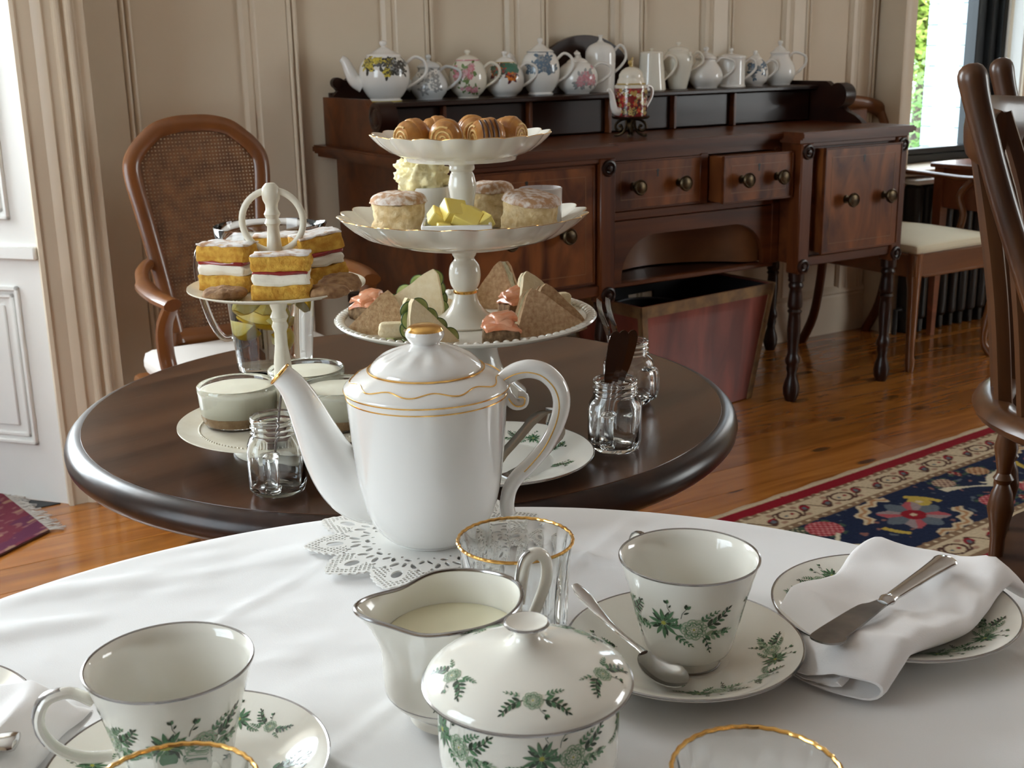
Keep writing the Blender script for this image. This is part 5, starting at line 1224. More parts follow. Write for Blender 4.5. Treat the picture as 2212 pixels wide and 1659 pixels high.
UPP = [(0.0, 0.168), (0.009, 0.168), (0.0070, 0.175), (0.0072, 0.190), (0.0080, 0.206), (0.0066, 0.222), (0.0058, 0.232), (0.0082, 0.2355), (0.0062, 0.240), (0.0082, 0.2445), (0.0060, 0.249), (0.0062, 0.254), (0.0085, 0.259), (0.0092, 0.265), (0.0080, 0.271), (0.0045, 0.275), (0.0, 0.2755)]
ob('finial_post', lathe(UPP, 24), MAT['cream_metal'], ss)
ob('ring_handle', tube([(0.0305 * math.cos(a), 0.0, 0.2375 + 0.0305 * math.sin(a)) for a in [2 * PI * k / 48 for k in range(48)]], [(0.0026, 0.0034)] * 48, 10, closed=True, up=(0, 1, 0)), MAT['cream_metal'], ss)

# ------------------------------------------------------------------ glass pitcher with lemons
px_, py_ = -0.310, 1.533
pt = bthing('glass_pitcher', 'tall glass water pitcher behind the cake slices', 'pitcher', px_, py_)
PO = [(0.0, 0.0), (0.046, 0.0), (0.0485, 0.004), (0.0505, 0.03), (0.056, 0.10), (0.0625, 0.165), (0.0655, 0.188)]
PI_ = [(0.0643, 0.188), (0.0612, 0.165), (0.0547, 0.10), (0.0491, 0.03), (0.046, 0.010), (0.0, 0.009)]
def lipm(r, z, a, i):
    k = max(0, (z - 0.15) / 0.038); d = (a + PI) % (2 * PI) - PI; e = math.exp(-(d / 0.35) ** 2)
    return r + 0.013 * k * e, z + 0.003 * k * e
ob('glass_body', lathe(PO + [(0.0645, 0.1888)] + PI_, 72, lipm), MAT['glass'], pt, ang=60)
ph = smoothprof([(-0.0640, 0, 0.158), (-0.080, 0, 0.163), (-0.0905, 0, 0.148), (-0.0900, 0, 0.110), (-0.0800, 0, 0.068), (-0.0660, 0, 0.043), (-0.0525, 0, 0.042)], 4)
ob('handle', tube(ph, [(0.0045, 0.0065)] * len(ph), 12), MAT['glass'], pt)
ob('water', lathe([(0.0, 0.0086), (0.0463, 0.0096), (0.0494, 0.03), (0.0549, 0.098), (0.0, 0.0980)], 48), MAT['water'], pt)
MAT['lemon'] = M('lemon_rind', (0.92, 0.62, 0.02), 0.35, c2=(0.85, 0.52, 0.02), ns=30)
MAT['lemonf'] = M('lemon_flesh', (0.90, 0.80, 0.36), 0.35, c2=(0.88, 0.66, 0.10), ns=60)
MAT['pith'] = M('lemon_pith', (0.86, 0.82, 0.62), 0.5)
MAT['ice'] = M('frosted_ice', (0.86, 0.88, 0.88), 0.3, trans=0.35, ior=1.31)
def lemon_wedge(label, x, y, z, rot):
    t = bthing('lemon_wedge', label, 'lemon', x, y, z, rot=rot, group='lemon pieces floating in the pitcher')
    n = 14; R = 0.0235
    V = [(0, 0, -0.0), ]
    sec = [(R * math.cos(a), R * math.sin(a)) for a in [-0.75 + 1.5 * k / 8 for k in range(9)]]
    V, F = [], []
    M_ = 9
    for j in range(M_ + 1):
        u = -1 + 2 * j / M_; sc_ = math.sqrt(max(0.0, 1 - u * u)) ** 0.85
        for (a, b) in sec: V.append((a * sc_, b * sc_, u * R * 1.2))
    for j in range(M_):
        for k in range(8): F.append((j * 9 + k, j * 9 + k + 1, (j + 1) * 9 + k + 1, (j + 1) * 9 + k))
    ob('rind', (V, F), MAT['lemon'], t)
    fl = []
    for side in (0, 8):
        W, G = [], []
        for j in range(M_ + 1):
            W += [(0.0, 0.0, V[j * 9 + side][2] * 0.97), tuple(c_ * 0.97 for c_ in V[j * 9 + side])]
        for j in range(M_): G.append((j * 2, j * 2 + 1, j * 2 + 3, j * 2 + 2))
        fl.append((W, G))
    ob('flesh', fl, MAT['lemonf'], t, fix=False)
for i, (dx, dy, z, r) in enumerate([(-0.028, -0.030, 0.855, (0.2, 0.9, 1.2)), (0.004, -0.034, 0.826, (1.3, 0.2, 0.3)), (-0.030, -0.022, 0.818, (0.1, 1.6, 2.2)), (0.030, -0.020, 0.842, (0.8, -0.5, 0.2)), (0.022, -0.030, 0.864, (1.9, 0.6, 1.0)), (-0.002, 0.010, 0.850, (0.4, 0.3, 2.0)), (-0.006, 0.022, 0.826, (0.9, 1.9, 0.5)), (0.000, -0.012, 0.795, (1.2, 0.2, 0.1))]):
    lemon_wedge('yellow lemon wedge floating in the glass pitcher', px_ + dx * 0.92, py_ + dy * 0.92, z, r)
for i, (dx, dy, z, r) in enumerate([(-0.004, -0.032, 0.862, 0.3), (0.012, -0.010, 0.858, 1.0), (-0.022, 0.006, 0.866, 2.0), (0.030, 0.014, 0.858, 0.6)]):
    o = ob('ice_cube', noisy(subd(box(-0.014, 0.014, -0.014, 0.014, -0.013, 0.013, 0.004, 2), 1), 0.002, 60, i), MAT['ice'], None, BK(px_ + dx, py_ + dy, z), (0.3 * r, 0.5, r), label='rough white ice cube floating in the glass pitcher', cat='ice cube', group='ice cubes in the pitcher'); o.scale = (KB,) * 3

# ------------------------------------------------------------------ mason-jar mugs with cutlery
def make_jar(label, x, y, rz):
    t = bthing('jar_mug', label, 'jar', x, y, 0.75, rz)
    def sq(r, z, a, i):
        k = 1 if 0.004 < z < 0.050 else max(0.0, 1 - (z - 0.050) / 0.007) if z >= 0.050 else 0.4
        n_ = 4.5; f = (abs(math.cos(a)) ** n_ + abs(math.sin(a)) ** n_) ** (-1 / n_)
        return r * (1 + (min(f, 1.16) - 1) * 0.75 * k), z
    O = [(0.0, 0.0025), (0.015, 0.001), (0.0205, 0.0), (0.0245, 0.0025), (0.0262, 0.008), (0.0264, 0.0435), (0.0256, 0.0505), (0.0234, 0.0552), (0.0216, 0.0572), (0.0214, 0.0585), (0.0229, 0.0602), (0.0215, 0.0620), (0.0215, 0.0638), (0.0229, 0.0655), (0.0215, 0.0674), (0.0215, 0.0696), (0.0226, 0.0708), (0.0226, 0.0736), (0.0216, 0.0745)]
    I = [(0.0199, 0.0738), (0.0193, 0.0585), (0.0212, 0.0538), (0.0234, 0.047), (0.0238, 0.012), (0.020, 0.006), (0.0, 0.0058)]
    ob('glass_body', lathe(O + I, 64, sq), MAT['glass'], t, ang=60)
    hp_ = smoothprof([(0.0, -0.0255, 0.0445), (0.0, -0.036, 0.0455), (0.0, -0.0395, 0.038), (0.0, -0.0395, 0.022), (0.0, -0.036, 0.0125), (0.0, -0.0255, 0.0135)], 4)
    ob('handle', tube(hp_, [(0.0032, 0.0072)] * len(hp_), 10, up=(0, -1, 0.2)), MAT['glass'], t)
    return t
make_jar('glass mug jar with a screw neck holding one teaspoon', -0.222, 1.073, 0.05)
make_jar('glass mug jar holding the butter knives', 0.105, 1.181, -0.30)
make_jar('glass mug jar holding the forks, behind the jar of knives', 0.135, 1.348, 0.75)
def bobj(o): o.scale = (KB,) * 3; return o
for k, (x, y, tx, ty, rz_) in enumerate([(0.100, 1.176, 0.30, 0.05, 0.1), (0.104, 1.184, 0.34, 0.0, 0.2), (0.109, 1.190, 0.36, -0.05, 0.3)]):
    t = bthing('table_knife', ['table knife in the jar showing the broad face of its dark blade', 'table knife in the jar squeezed between two others', 'table knife in the jar leaning outermost behind its neighbours'][k], 'knife', x - 0.012, y, 0.7585, rot=(-0.06 + 0.03 * k, 0.20 + 0.035 * k, 0.35), group='knives in the jar')
    ob('handle', tube([(0, 0, 0.0), (0, 0, 0.01), (0, 0, 0.04), (0, 0, 0.062)], [(0.002, 0.005), (0.0028, 0.0062), (0.0026, 0.0052), (0.002, 0.004)], 10, up=(0, 1, 0)), MAT['steel'], t)
    ob('blade', prism(smoothprof([(-0.0040, 0.060), (-0.0062, 0.070), (-0.0074, 0.095), (-0.0066, 0.109), (-0.003, 0.115), (0.002, 0.115), (0.0056, 0.109), (0.0064, 0.098), (0.0056, 0.080), (0.0038, 0.068), (0.0032, 0.060)], 3), -0.0006, 0.0006, 'xz'), MAT['darkblade'] if 'darkblade' in MAT else MAT.setdefault('darkblade', M('dark_mirror_steel', (0.16, 0.13, 0.12), 0.12, 1.0)), t)
for k in range(2):
    t = bthing('table_fork', ['steel fork standing tines up in the jar behind the knives', 'second steel fork leaning further out of the jar behind the knives'][k], 'fork', 0.131 - 0.006 * k, 1.350 + 0.006 * k, 0.7585, rot=(0.02 + 0.05 * k, -0.17 - 0.05 * k, 0.25), group='forks in the jar')
    ob('handle', tube([(0, 0, 0.0), (0, 0, 0.01), (0, 0, 0.05), (0, 0, 0.074)], [(0.0012, 0.004), (0.0014, 0.005), (0.0014, 0.0025), (0.0014, 0.0030)], 10, up=(1, 0, 0)), MAT['steel'], t)
    ob('fork_root', prism([(-0.003, 0.073), (-0.0085, 0.080), (-0.0085, 0.087), (0.0085, 0.087), (0.0085, 0.080), (0.003, 0.073)], -0.0008, 0.0008, 'yz'), MAT['steel'], t)
    for j in range(4):
        b = -0.0072 + j * 0.0048
        ob('tine', tube([(0, b, 0.086), (-0.002, b, 0.098), (-0.003, b * 0.97, 0.110), (-0.002, b * 0.94, 0.118)], [0.0013, 0.0012, 0.0011, 0.0005], 8), MAT['steel'], t)
t = bthing('teaspoon', 'teaspoon leaning in the glass jar by the teapot spout', 'spoon', -0.228, 1.072, 0.7580, rot=(0.04, 0.16, 0.2))
ob('spoon_handle', tube([(0, 0, 0.020), (0, 0, 0.05), (0, 0, 0.085), (0, 0, 0.092)], [(0.0012, 0.0018), (0.0012, 0.0022), (0.0012, 0.005), (0.0008, 0.003)], 10, up=(1, 0, 0)), MAT['darkblade'], t)
ob('spoon_bowl', sphere(1, 16, 10, (0, 0, 0.014), (0.0022, 0.008, 0.0135)), MAT['steel'], t)

# ------------------------------------------------------------------ plate with tongs
def kplate():
    p = make_plate('tea_plate', 'tea plate with green sprigs lying on the dark table with tongs', 'plate', BK(-0.018, 1.136, 0.75), 0.0985, 0.0150, [(2, 0.072, -0.35, 1.0), (2, 0.072, -1.25, 1.0), (0, 0.072, 1.15, 1.0), (0, 0.072, 2.4, 1.0), (2, 0.072, 0.45, 0.9)], well=0.55)
    p.scale = (KB,) * 3
kplate()
tg = bthing('serving_tongs', 'steel serving tongs lying across the sprigged tea plate', 'tongs', 0.016, 1.126, 0.7565, rz=1.12)
for sy in (-1, 1):
    pth = smoothprof([(0.058, 0.0, 0.030 + 0.006 * sy), (0.045, sy * 0.010, 0.026 + 0.008 * sy), (0.0, sy * 0.013, 0.016 + 0.006 * sy), (-0.05, sy * 0.012, 0.010 + 0.004 * sy), (-0.078, sy * 0.012, 0.0105)], 4)
    ob('tong_arm', tube(pth, [(0.0008, 0.0085)] * 6 + [(0.0008, 0.0070)] * 6 + [(0.0008, 0.0085)] * 5, 8, up=(0, 0, 1)), MAT['steel'], tg)
ob('hinge', tube([(0.058, 0, 0.022), (0.064, 0, 0.030), (0.058, 0, 0.038)], [(0.0010, 0.0085)] * 3, 8, up=(1, 0, 0)), MAT['steel'], tg)

# ================================================================== FOOD
MAT['pastry'] = M('glazed_puff_pastry', (0.52, 0.24, 0.055), 0.32, c2=(0.33, 0.115, 0.02), ns=45, stretch=(1, 2.2, 1), coat=0.35, bump=0.3, bs=180)
MAT['pastry_in'] = M('pale_pastry_layers', (0.70, 0.46, 0.18), 0.55, c2=(0.52, 0.29, 0.08), ns=160, stretch=(0.2, 1, 3), bump=0.4, bs=300)
MAT['choc'] = M('dark_chocolate', (0.055, 0.018, 0.010), 0.35)
MAT['crumb'] = M('scone_crumb', (0.84, 0.68, 0.42), 0.9, c2=(0.64, 0.45, 0.22), ns=130, det=6, bump=0.8, bs=260, lo=0.3, hi=0.62)
MAT['crust'] = M('sugared_scone_crust', (0.48, 0.27, 0.14), 0.8, c2=(0.76, 0.68, 0.62), ns=120, det=6, bump=0.4, bs=200, lo=0.42, hi=0.60)
MAT['cream'] = M('clotted_cream', (0.85, 0.78, 0.50), 0.5, c2=(0.86, 0.74, 0.38), ns=40, bump=0.5, bs=160)
MAT['butter'] = M('butter', (0.85, 0.66, 0.14), 0.38, c2=(0.86, 0.70, 0.20), ns=30)
MAT['ramekin'] = M('white_glazed_ramekin', (0.78, 0.775, 0.76), 0.15, coat=0.5)
MAT['brown_bread'] = M('brown_bread', (0.64, 0.45, 0.27), 0.9, c2=(0.42, 0.25, 0.13), ns=210, det=6, bump=0.6, bs=330, lo=0.35, hi=0.7)
MAT['white_bread'] = M('white_bread', (0.84, 0.72, 0.50), 0.9, c2=(0.78, 0.64, 0.40), ns=120, bump=0.5, bs=380)
MAT['egg'] = M('egg_filling', (0.62, 0.54, 0.32), 0.6, c2=(0.36, 0.33, 0.16), ns=140, bump=0.7, bs=220)
MAT['salad'] = M('cucumber', (0.20, 0.30, 0.07), 0.35, c2=(0.48, 0.55, 0.22), ns=60, coat=0.3)
MAT['cucskin'] = M('cucumber_skin', (0.035, 0.09, 0.02), 0.3, coat=0.3)
MAT['salmon'] = M('smoked_salmon', (0.72, 0.22, 0.085), 0.35, c2=(0.80, 0.40, 0.24), ns=55, stretch=(1, 2.5, 1), coat=0.4, bump=0.3, bs=140, sss=0.0)
MAT['rye'] = M('rye_bread', (0.30, 0.19, 0.10), 0.9, c2=(0.13, 0.075, 0.035), ns=150, bump=0.8, bs=260)
MAT['sponge'] = M('yellow_sponge', (0.48, 0.22, 0.022), 0.9, c2=(0.70, 0.42, 0.07), ns=130, bump=0.7, bs=300)
MAT['sponge_top'] = M('icing_sugar', (0.80, 0.77, 0.75), 0.9, c2=(0.42, 0.22, 0.10), ns=80, det=7, lo=0.46, hi=0.66, bump=0.5, bs=200)
MAT['whip'] = M('whipped_cream', (0.84, 0.79, 0.66), 0.6, bump=0.4, bs=160)
MAT['jam'] = M('red_jam', (0.22, 0.012, 0.014), 0.2, c2=(0.32, 0.02, 0.02), ns=60, coat=0.5)
MAT['biscuit'] = M('oat_biscuit', (0.36, 0.21, 0.10), 0.9, c2=(0.20, 0.10, 0.045), ns=110, bump=0.9, bs=170)
MAT['bisc_base'] = M('biscuit_base', (0.30, 0.17, 0.07), 0.9, c2=(0.40, 0.25, 0.12), ns=150, bump=0.6, bs=260)
MAT['cheese'] = M('cheesecake_cream', (0.84, 0.80, 0.66), 0.5, c2=(0.80, 0.77, 0.62), ns=20)
MAT['brownie'] = M('chocolate_brownie', (0.060, 0.025, 0.016), 0.7, c2=(0.14, 0.07, 0.045), ns=90, bump=0.9, bs=150)

ZU, ZM, ZL = 1.0370, 0.9420, 0.8376
def fthing(name, label, cat, x, y, z, rz=0.0, rot=None, group=None):
    return bthing(name, label, cat, CX + x, CY + y, z, rz, group, rot)
def fob(name, g, mat, label, cat, x, y, z, rot=(0, 0, 0), group=None, ang=40):
    o = ob(name, g, mat, None, BK(CX + x, CY + y, z), rot, ang=ang, label=label, cat=cat, group=group); o.scale = (KB,) * 3; return o

# ------------------------------------------------------------------ pastries on the top plate
def pastry(label, x, y, rz, seed, striped=False):
    t = fthing('mini_pastry', label, 'pastry', x, y, ZU, rz, group='pastries on the top plate')
    def roll(L_, ry, rz_, seed_, x0=0.0):
        V, F = [], []; n, m = 24, 14
        for j in range(m + 1):
            u = -1 + 2 * j / m; e = (1 - abs(u) ** 5) ** 0.35 if abs(u) < 1 else 0.0
            e = max(e, 0.72)
            for k in range(n):
                a = 2 * PI * k / n
                yy, zz = ry * e * math.cos(a), rz_ * e * math.sin(a)
                q = Vector((u * 2, yy * 60, zz * 60 + seed_ * 5)); b = 0.0013 * noise.noise(q * 1.2)
                V.append((x0 + u * L_ / 2, yy * (1 + b * 30), max(0.0004, rz_ + zz * (1 + b * 30))))
        for j in range(m):
            for k in range(n):
                k2 = (k + 1) % n; F.append((j * n + k, j * n + k2, (j + 1) * n + k2, (j + 1) * n + k))
        F.append(tuple(range(n))[::-1]); F.append(tuple(m * n + k for k in range(n)))
        return V, F
    ob('pastry_roll', roll(0.034, 0.0175, 0.0185, seed), MAT['pastry'], t, ang=50)
    ob('outer_fold', xf(roll(0.020, 0.0186, 0.0195, seed + 3), (0.002, 0.0006, 0.0), (0, 0, 0.12)), MAT['pastry'], t, ang=50)
    for sx in (-1, 1):
        P = []
        for k in range(40):
            a = 0.6 + k * 0.36; rr = 0.0025 + 0.0115 * k / 40
            P.append((sx * (0.0172 - 0.0000), rr * math.cos(a), 0.0175 + rr * math.sin(a)))
        ob('layered_end', tube(P, [(0.0014, 0.0011)] * 40, 6), MAT['pastry_in'], t)
        ob('chocolate_filling', sphere(1, 12, 8, (sx * 0.0165, -0.003, 0.0105), (0.0016, 0.0078, 0.0058)), MAT['choc'], t)
    if striped:
        for k in range(4):
            ob('chocolate_stripe', tube([(-0.012 + k * 0.006, 0.0192 * math.cos(a), 0.0188 + 0.0196 * math.sin(a)) for a in [2.0 + 1.6 * q / 8 for q in range(9)]], 0.0012, 6), MAT['choc'], t)
    return t
pastry('glazed pastry with a chocolate-filled open end beside the plain one', -0.0530, -0.022, 0.75, 1)
pastry('plain domed pastry between the open-ended one and the gap', -0.0150, -0.036, 1.35, 2)
pastry('pastry with chocolate stripes across one flank', 0.0300, -0.030, 0.45, 3, True)
pastry('long glazed pastry lying beyond the striped one', 0.0540, -0.004, -0.55, 4)
pastry('glazed pastry tucked behind the plain domed one', -0.0290, 0.026, 0.2, 5)
pastry('small glazed pastry at the back behind the striped one', 0.0130, 0.034, 1.7, 6)

# ------------------------------------------------------------------ scones, cream, butter and jam on the middle plate
def scone(label, x, y, z, rz, seed, r=0.031, h=0.050, tilt=(0, 0)):
    t = fthing('scone', label, 'scone', x, y, z, 0, rot=(tilt[0], tilt[1], rz), group='scones on the middle plate')
    pr = [(0.0, 0.0), (r * 0.90, 0.0), (r * 0.97, 0.004), (r * 1.0, h * 0.25), (r * 0.94, h * 0.42), (r * 0.98, h * 0.62), (r * 0.97, h * 0.78), (0.0, h * 0.79)]
    pr2 = []
    for (a, b), (c_, d) in zip(pr, pr[1:]):
        for k in range(4): pr2.append((a + (c_ - a) * k / 4, b + (d - b) * k / 4))
    pr2.append(pr[-1])
    ob('scone_crumb', noisy(noisy(lathe(pr2, 56), 0.0022, 70, seed, 0.0), 0.0011, 190, seed + 9, 0.0), MAT['crumb'], t, ang=None)
    cp = [(0.0, h * 0.78), (r * 0.98, h * 0.77), (r * 1.03, h * 0.81), (r * 1.0, h * 0.88), (r * 0.85, h * 0.95), (r * 0.5, h * 0.995), (0.0, h)]
    ob('sugared_top', noisy(lathe(smoothprof(cp, 3), 48), 0.0012, 60, seed + 4), MAT['crust'], t, ang=None)
    return t
scone('tall scone dusted with sugar beside the butter dish and clotted cream', -0.0725, -0.020, ZM + 0.0008, 0.3, 1, 0.031, 0.052)
scone('scone standing at the back between butter and jam pot', 0.0330, 0.058, ZM + 0.0010, 1.0, 2, 0.026, 0.054)
scone('broad scone with a sloping top in front of the jam pot', 0.0745, -0.026, ZM + 0.0035, 2.0, 3, 0.0315, 0.048, (0.05, -0.13))
cp_ = fthing('cream_pot', 'small white pot piled with clotted cream behind the tall scone', 'pot', -0.044, 0.056, ZM + 0.0006)
ob('pot_wall', lathe([(0.0, 0.0), (0.024, 0.0), (0.026, 0.003), (0.027, 0.050), (0.0252, 0.050), (0.0242, 0.006), (0.0, 0.006)], 40), MAT['ramekin'], cp_)
g = sphere(1, 72, 44, (0, 0, 0), (1, 1, 1))
V = []
for v in g[0]:
    p = Vector(v); d = 1 + 0.28 * noise.noise(p * 2.2 + Vector((3, 1, 0))) + 0.20 * noise.noise(p * 5.0) + 0.11 * noise.noise(p * 11) + 0.05 * noise.noise(p * 23)
    V.append((p.x * 0.030 * d - 0.006, p.y * 0.024 * d, 0.056 + p.z * 0.028 * d + 0.006 * max(0, -p.x)))
ob('clotted_cream', (V, g[1]), MAT['cream'], cp_, ang=None)
bd = fthing('butter_dish', 'shallow square white dish under the butter pats', 'dish', -0.0035, -0.0900, ZM + 0.0135, 0.03)
ob('dish_base', box(-0.034, 0.034, -0.030, 0.030, 0.0, 0.003, 0.001), MAT['ramekin'], bd)
for (xa, xb, ya, yb) in ((-0.0375, 0.0375, -0.034, -0.0305), (-0.0375, 0.0375, 0.0305, 0.034), (-0.0375, -0.034, -0.0305, 0.0305), (0.034, 0.0375, -0.0305, 0.0305)):
    ob('dish_side', box(xa, xb, ya, yb, 0.0, 0.0145, 0.001), MAT['ramekin'], bd)
for i, (x, y, z, r, s_, lb) in enumerate([(-0.016, 0.000, 0.0155, (0.35, 0.55, 0.3), 0.0105, 'tall butter pat leaning at the edge of the heap'), (-0.002, -0.004, 0.0240, (0.75, 0.2, 0.5), 0.0105, 'butter pat on top of the heap'), (0.010, -0.006, 0.0155, (0.6, 0.45, -0.1), 0.0115, 'big square butter pat facing out of the heap'),
                                       (0.024, -0.004, 0.0120, (0.2, -0.5, 0.4), 0.0090, 'small butter pat at the low end of the heap'), (-0.012, -0.018, 0.0098, (0.0, 0.1, 0.2), 0.0062, 'little butter crumb lying flat in the dish'), (0.012, 0.010, 0.0185, (0.3, 0.2, 0.9), 0.0105, 'butter pat at the back of the heap')]):
    fob('butter_pat', noisy(subd(box(-s_ * 1.2, s_ * 1.2, -s_ * 1.05, s_ * 1.05, -s_ * 0.72, s_ * 0.72, 0.001), 2), 0.0004, 120, i), MAT['butter'], lb, 'butter', -0.0035 + x * 1.12, -0.0900 + y, ZM + 0.0135 + z * 1.1, r, 'butter pats in the dish')
jr = fthing('jam_pot', 'plain white jam pot behind the sloping scone', 'pot', 0.0905, 0.028, ZM + 0.0060)
ob('pot_wall', lathe([(0.0, 0.0), (0.022, 0.0), (0.0245, 0.003), (0.0255, 0.043), (0.0240, 0.0438), (0.0230, 0.006), (0.0, 0.006)], 40), MAT['ramekin'], jr)
ob('jam', lathe([(0.0, 0.036), (0.0234, 0.036), (0.0233, 0.034), (0.0, 0.034)], 32), MAT['jam'], jr)

# ------------------------------------------------------------------ sandwiches on the bottom plate
def tri_block(A, B, C, y0, y1, amp, seed, n=12, rnd_=0.12):
    """triangular slab: corners A,B,C in (x,z), thickness from y0 to y1, softened corners"""
    cen = ((A[0] + B[0] + C[0]) / 3, (A[1] + B[1] + C[1]) / 3)
    V, F, idx = [], [], {}
    for side, yy in ((0, y0), (1, y1)):
        for i in range(n + 1):
            for j in range(n + 1 - i):
                a, b = i / n, j / n; c_ = 1 - a - b
                x = A[0] * a + B[0] * b + C[0] * c_; z = A[1] * a + B[1] * b + C[1] * c_
                m_ = max(a, b, c_)
                if m_ > 0.82:
                    k = (m_ - 0.82) / 0.18 * rnd_; x += (cen[0] - x) * k; z += (cen[1] - z) * k
                q = Vector((x * 80, yy * 80, z * 80)) + Vector((seed * 3.1, 0, 0))
                nv = noise.noise_vector(q)
                idx[(side, i, j)] = len(V); V.append((x + nv.x * amp, yy + nv.y * amp * 0.8 + (0.3 * amp * noise.noise(q * 2.7)), max(0.0003, z + nv.z * amp)))
    for side in (0, 1):
        for i in range(n):
            for j in range(n - i):
                f = (idx[(side, i, j)], idx[(side, i + 1, j)], idx[(side, i, j + 1)]); F.append(f if side else f[::-1])
                if i + j < n - 1:
                    f = (idx[(side, i + 1, j)], idx[(side, i + 1, j + 1)], idx[(side, i, j + 1)]); F.append(f if side else f[::-1])
    edge = [(i, 0) for i in range(n)] + [(n - i, i) for i in range(n)] + [(0, n - i) for i in range(n)]
    for k in range(len(edge)):
        e0_, e1_ = edge[k], edge[(k + 1) % len(edge)]
        F.append((idx[(0,) + e0_], idx[(0,) + e1_], idx[(1,) + e1_], idx[(1,) + e0_]))
    return V, F
def sandwich(label, x, y, rot, tri, bread, fill, seed, tb=0.011, tf=0.009, z=ZL, ncuc=0):
    t = fthing('sandwich', label, 'sandwich', x, y, z, 0, rot=rot, group='sandwiches on the cake plate')
    A, B, C = tri
    ob('bread_slice', tri_block(A, B, C, 0, tb, 0.0009, seed), MAT[bread], t, ang=60)
    cx, cz = (A[0] + B[0] + C[0]) / 3, (A[1] + B[1] + C[1]) / 3
    sh = lambda p, k: (cx + (p[0] - cx) * k, cz + (p[1] - cz) * k)
    if fill == 'salad':
        for k in range(7):
            a = 0.15 + 0.7 * k / 6; e0_ = (A[0] + (C[0] - A[0]) * a, A[1] + (C[1] - A[1]) * a) if k % 2 else (B[0] + (C[0] - B[0]) * a, B[1] + (C[1] - B[1]) * a)
            px, pz = cx + (e0_[0] - cx) * 0.80, max(0.010, cz + (e0_[1] - cz) * 0.80)
            ob('cucumber_slice', xf(lathe([(0.0, -0.0008), (0.0105, -0.0008), (0.0105, 0.0008), (0.0, 0.0008)], 20), (px, tb + 0.0016 + 0.0022 * (k % 3), pz), (PI / 2 + 0.12 * (k % 3 - 1), 0.1, 0)), MAT['salad'], t)
            ob('cucumber_skin', xf(ring(0.0106, 0, 0.0009, 24, 6), (px, tb + 0.0016 + 0.0022 * (k % 3), pz), (PI / 2 + 0.12 * (k % 3 - 1), 0.1, 0)), MAT['cucskin'], t)
    else:
        ob('filling', noisy(tri_block(sh(A, 0.99), sh(B, 0.99), sh(C, 0.99), tb - 0.001, tb + tf + 0.001, 0.0022, seed + 5), 0.0012, 160, seed), MAT[fill], t, ang=60)
    ob('bread_slice', tri_block(A, B, C, tb + tf, tb * 2 + tf, 0.0009, seed + 2), MAT[bread], t, ang=60)
    return t
TRI = ((-0.042, 0.0), (0.042, 0.0), (0.002, 0.047))
sandwich('brown-bread egg sandwich triangle beside the white cucumber roll', -0.0985, -0.058, (-0.30, 0.05, 0.10), ((-0.042, 0.0), (0.044, 0.0), (0.012, 0.056)), 'brown_bread', 'egg', 1)
sandwich('large white cucumber sandwich leaning at the back by the salmon', -0.0720, 0.030, (-0.22, 0.0, -0.12), ((-0.052, 0.0), (0.046, 0.0), (0.034, 0.064)), 'white_bread', 'salad', 2, tb=0.012, tf=0.008)
sandwich('white cucumber sandwich tipped on its side by the teapot lid', -0.0350, -0.1105, (-0.12, 0.20, 0.42), ((-0.026, 0.0), (0.044, 0.0), (-0.028, 0.052)), 'white_bread', 'salad', 3, tb=0.010, tf=0.010)
sandwich('white sandwich lying flat behind the porcelain column', -0.0250, 0.062, (-1.25, 0.0, 0.35), ((-0.030, 0.0), (0.034, 0.0), (0.0, 0.036)), 'white_bread', 'salad', 4, z=ZL + 0.003)
sandwich('big brown-bread sandwich triangle standing beside the salmon bite on rye', 0.0985, -0.0740, (-0.30, -0.04, 0.30), ((-0.044, 0.0), (0.050, 0.0), (-0.016, 0.060)), 'brown_bread', 'egg', 6)
sandwich('second brown-bread egg sandwich packed behind the big one', 0.1075, -0.0390, (-0.30, -0.04, 0.30), ((-0.036, 0.0), (0.040, 0.0), (-0.008, 0.058)), 'brown_bread', 'egg', 7)
sandwich('white sandwich with a soft crust behind the brown-bread ones', 0.1060, 0.0010, (-0.28, 0.0, 0.22), ((-0.046, 0.0), (0.036, 0.0), (-0.032, 0.066)), 'white_bread', 'egg', 8, tb=0.012)
sandwich('chunky tuna-filled sandwich standing behind the porcelain column', 0.0300, 0.072, (-0.15, 0.0, -0.30), ((-0.036, 0.0), (0.034, 0.0), (0.008, 0.064)), 'brown_bread', 'egg', 9, tf=0.02, tb=0.008)
fob('bread_roll', noisy(subd(box(-0.020, 0.020, -0.009, 0.009, 0, 0.018, 0.007, 3), 2), 0.0012, 90, 4, 0.0), MAT['white_bread'], 'short white bread finger lying on cucumber slices in front of the brown sandwich', 'sandwich', -0.0740, -0.1000, ZL + 0.0062, (0, 0.05, 0.12), ang=None)
cu_ = fthing('cucumber_slices', 'loose cucumber slices under the white bread finger', 'cucumber', -0.0680, -0.0990, ZL + 0.0015)
for k in range(5):
    ob('cucumber_slice', xf(lathe([(0.0, 0), (0.0115, 0), (0.0120, 0.0008), (0.0115, 0.0016), (0.0, 0.0016)], 24), (-0.018 + 0.010 * k, 0.003 * (k % 2), 0.0004 * k), (0.03, 0.05, 0)), MAT['salad'] if k % 2 else MAT['cucskin'], cu_)
fob('bread_roll', noisy(subd(box(-0.019, 0.019, -0.010, 0.010, 0, 0.020, 0.006, 3), 2), 0.0012, 90, 7, 0.0), MAT['white_bread'], 'small white bread finger behind the soft-crusted sandwich', 'sandwich', 0.1080, 0.058, ZL + 0.030 - 0.0285, (0, 0, 0.35), ang=None)
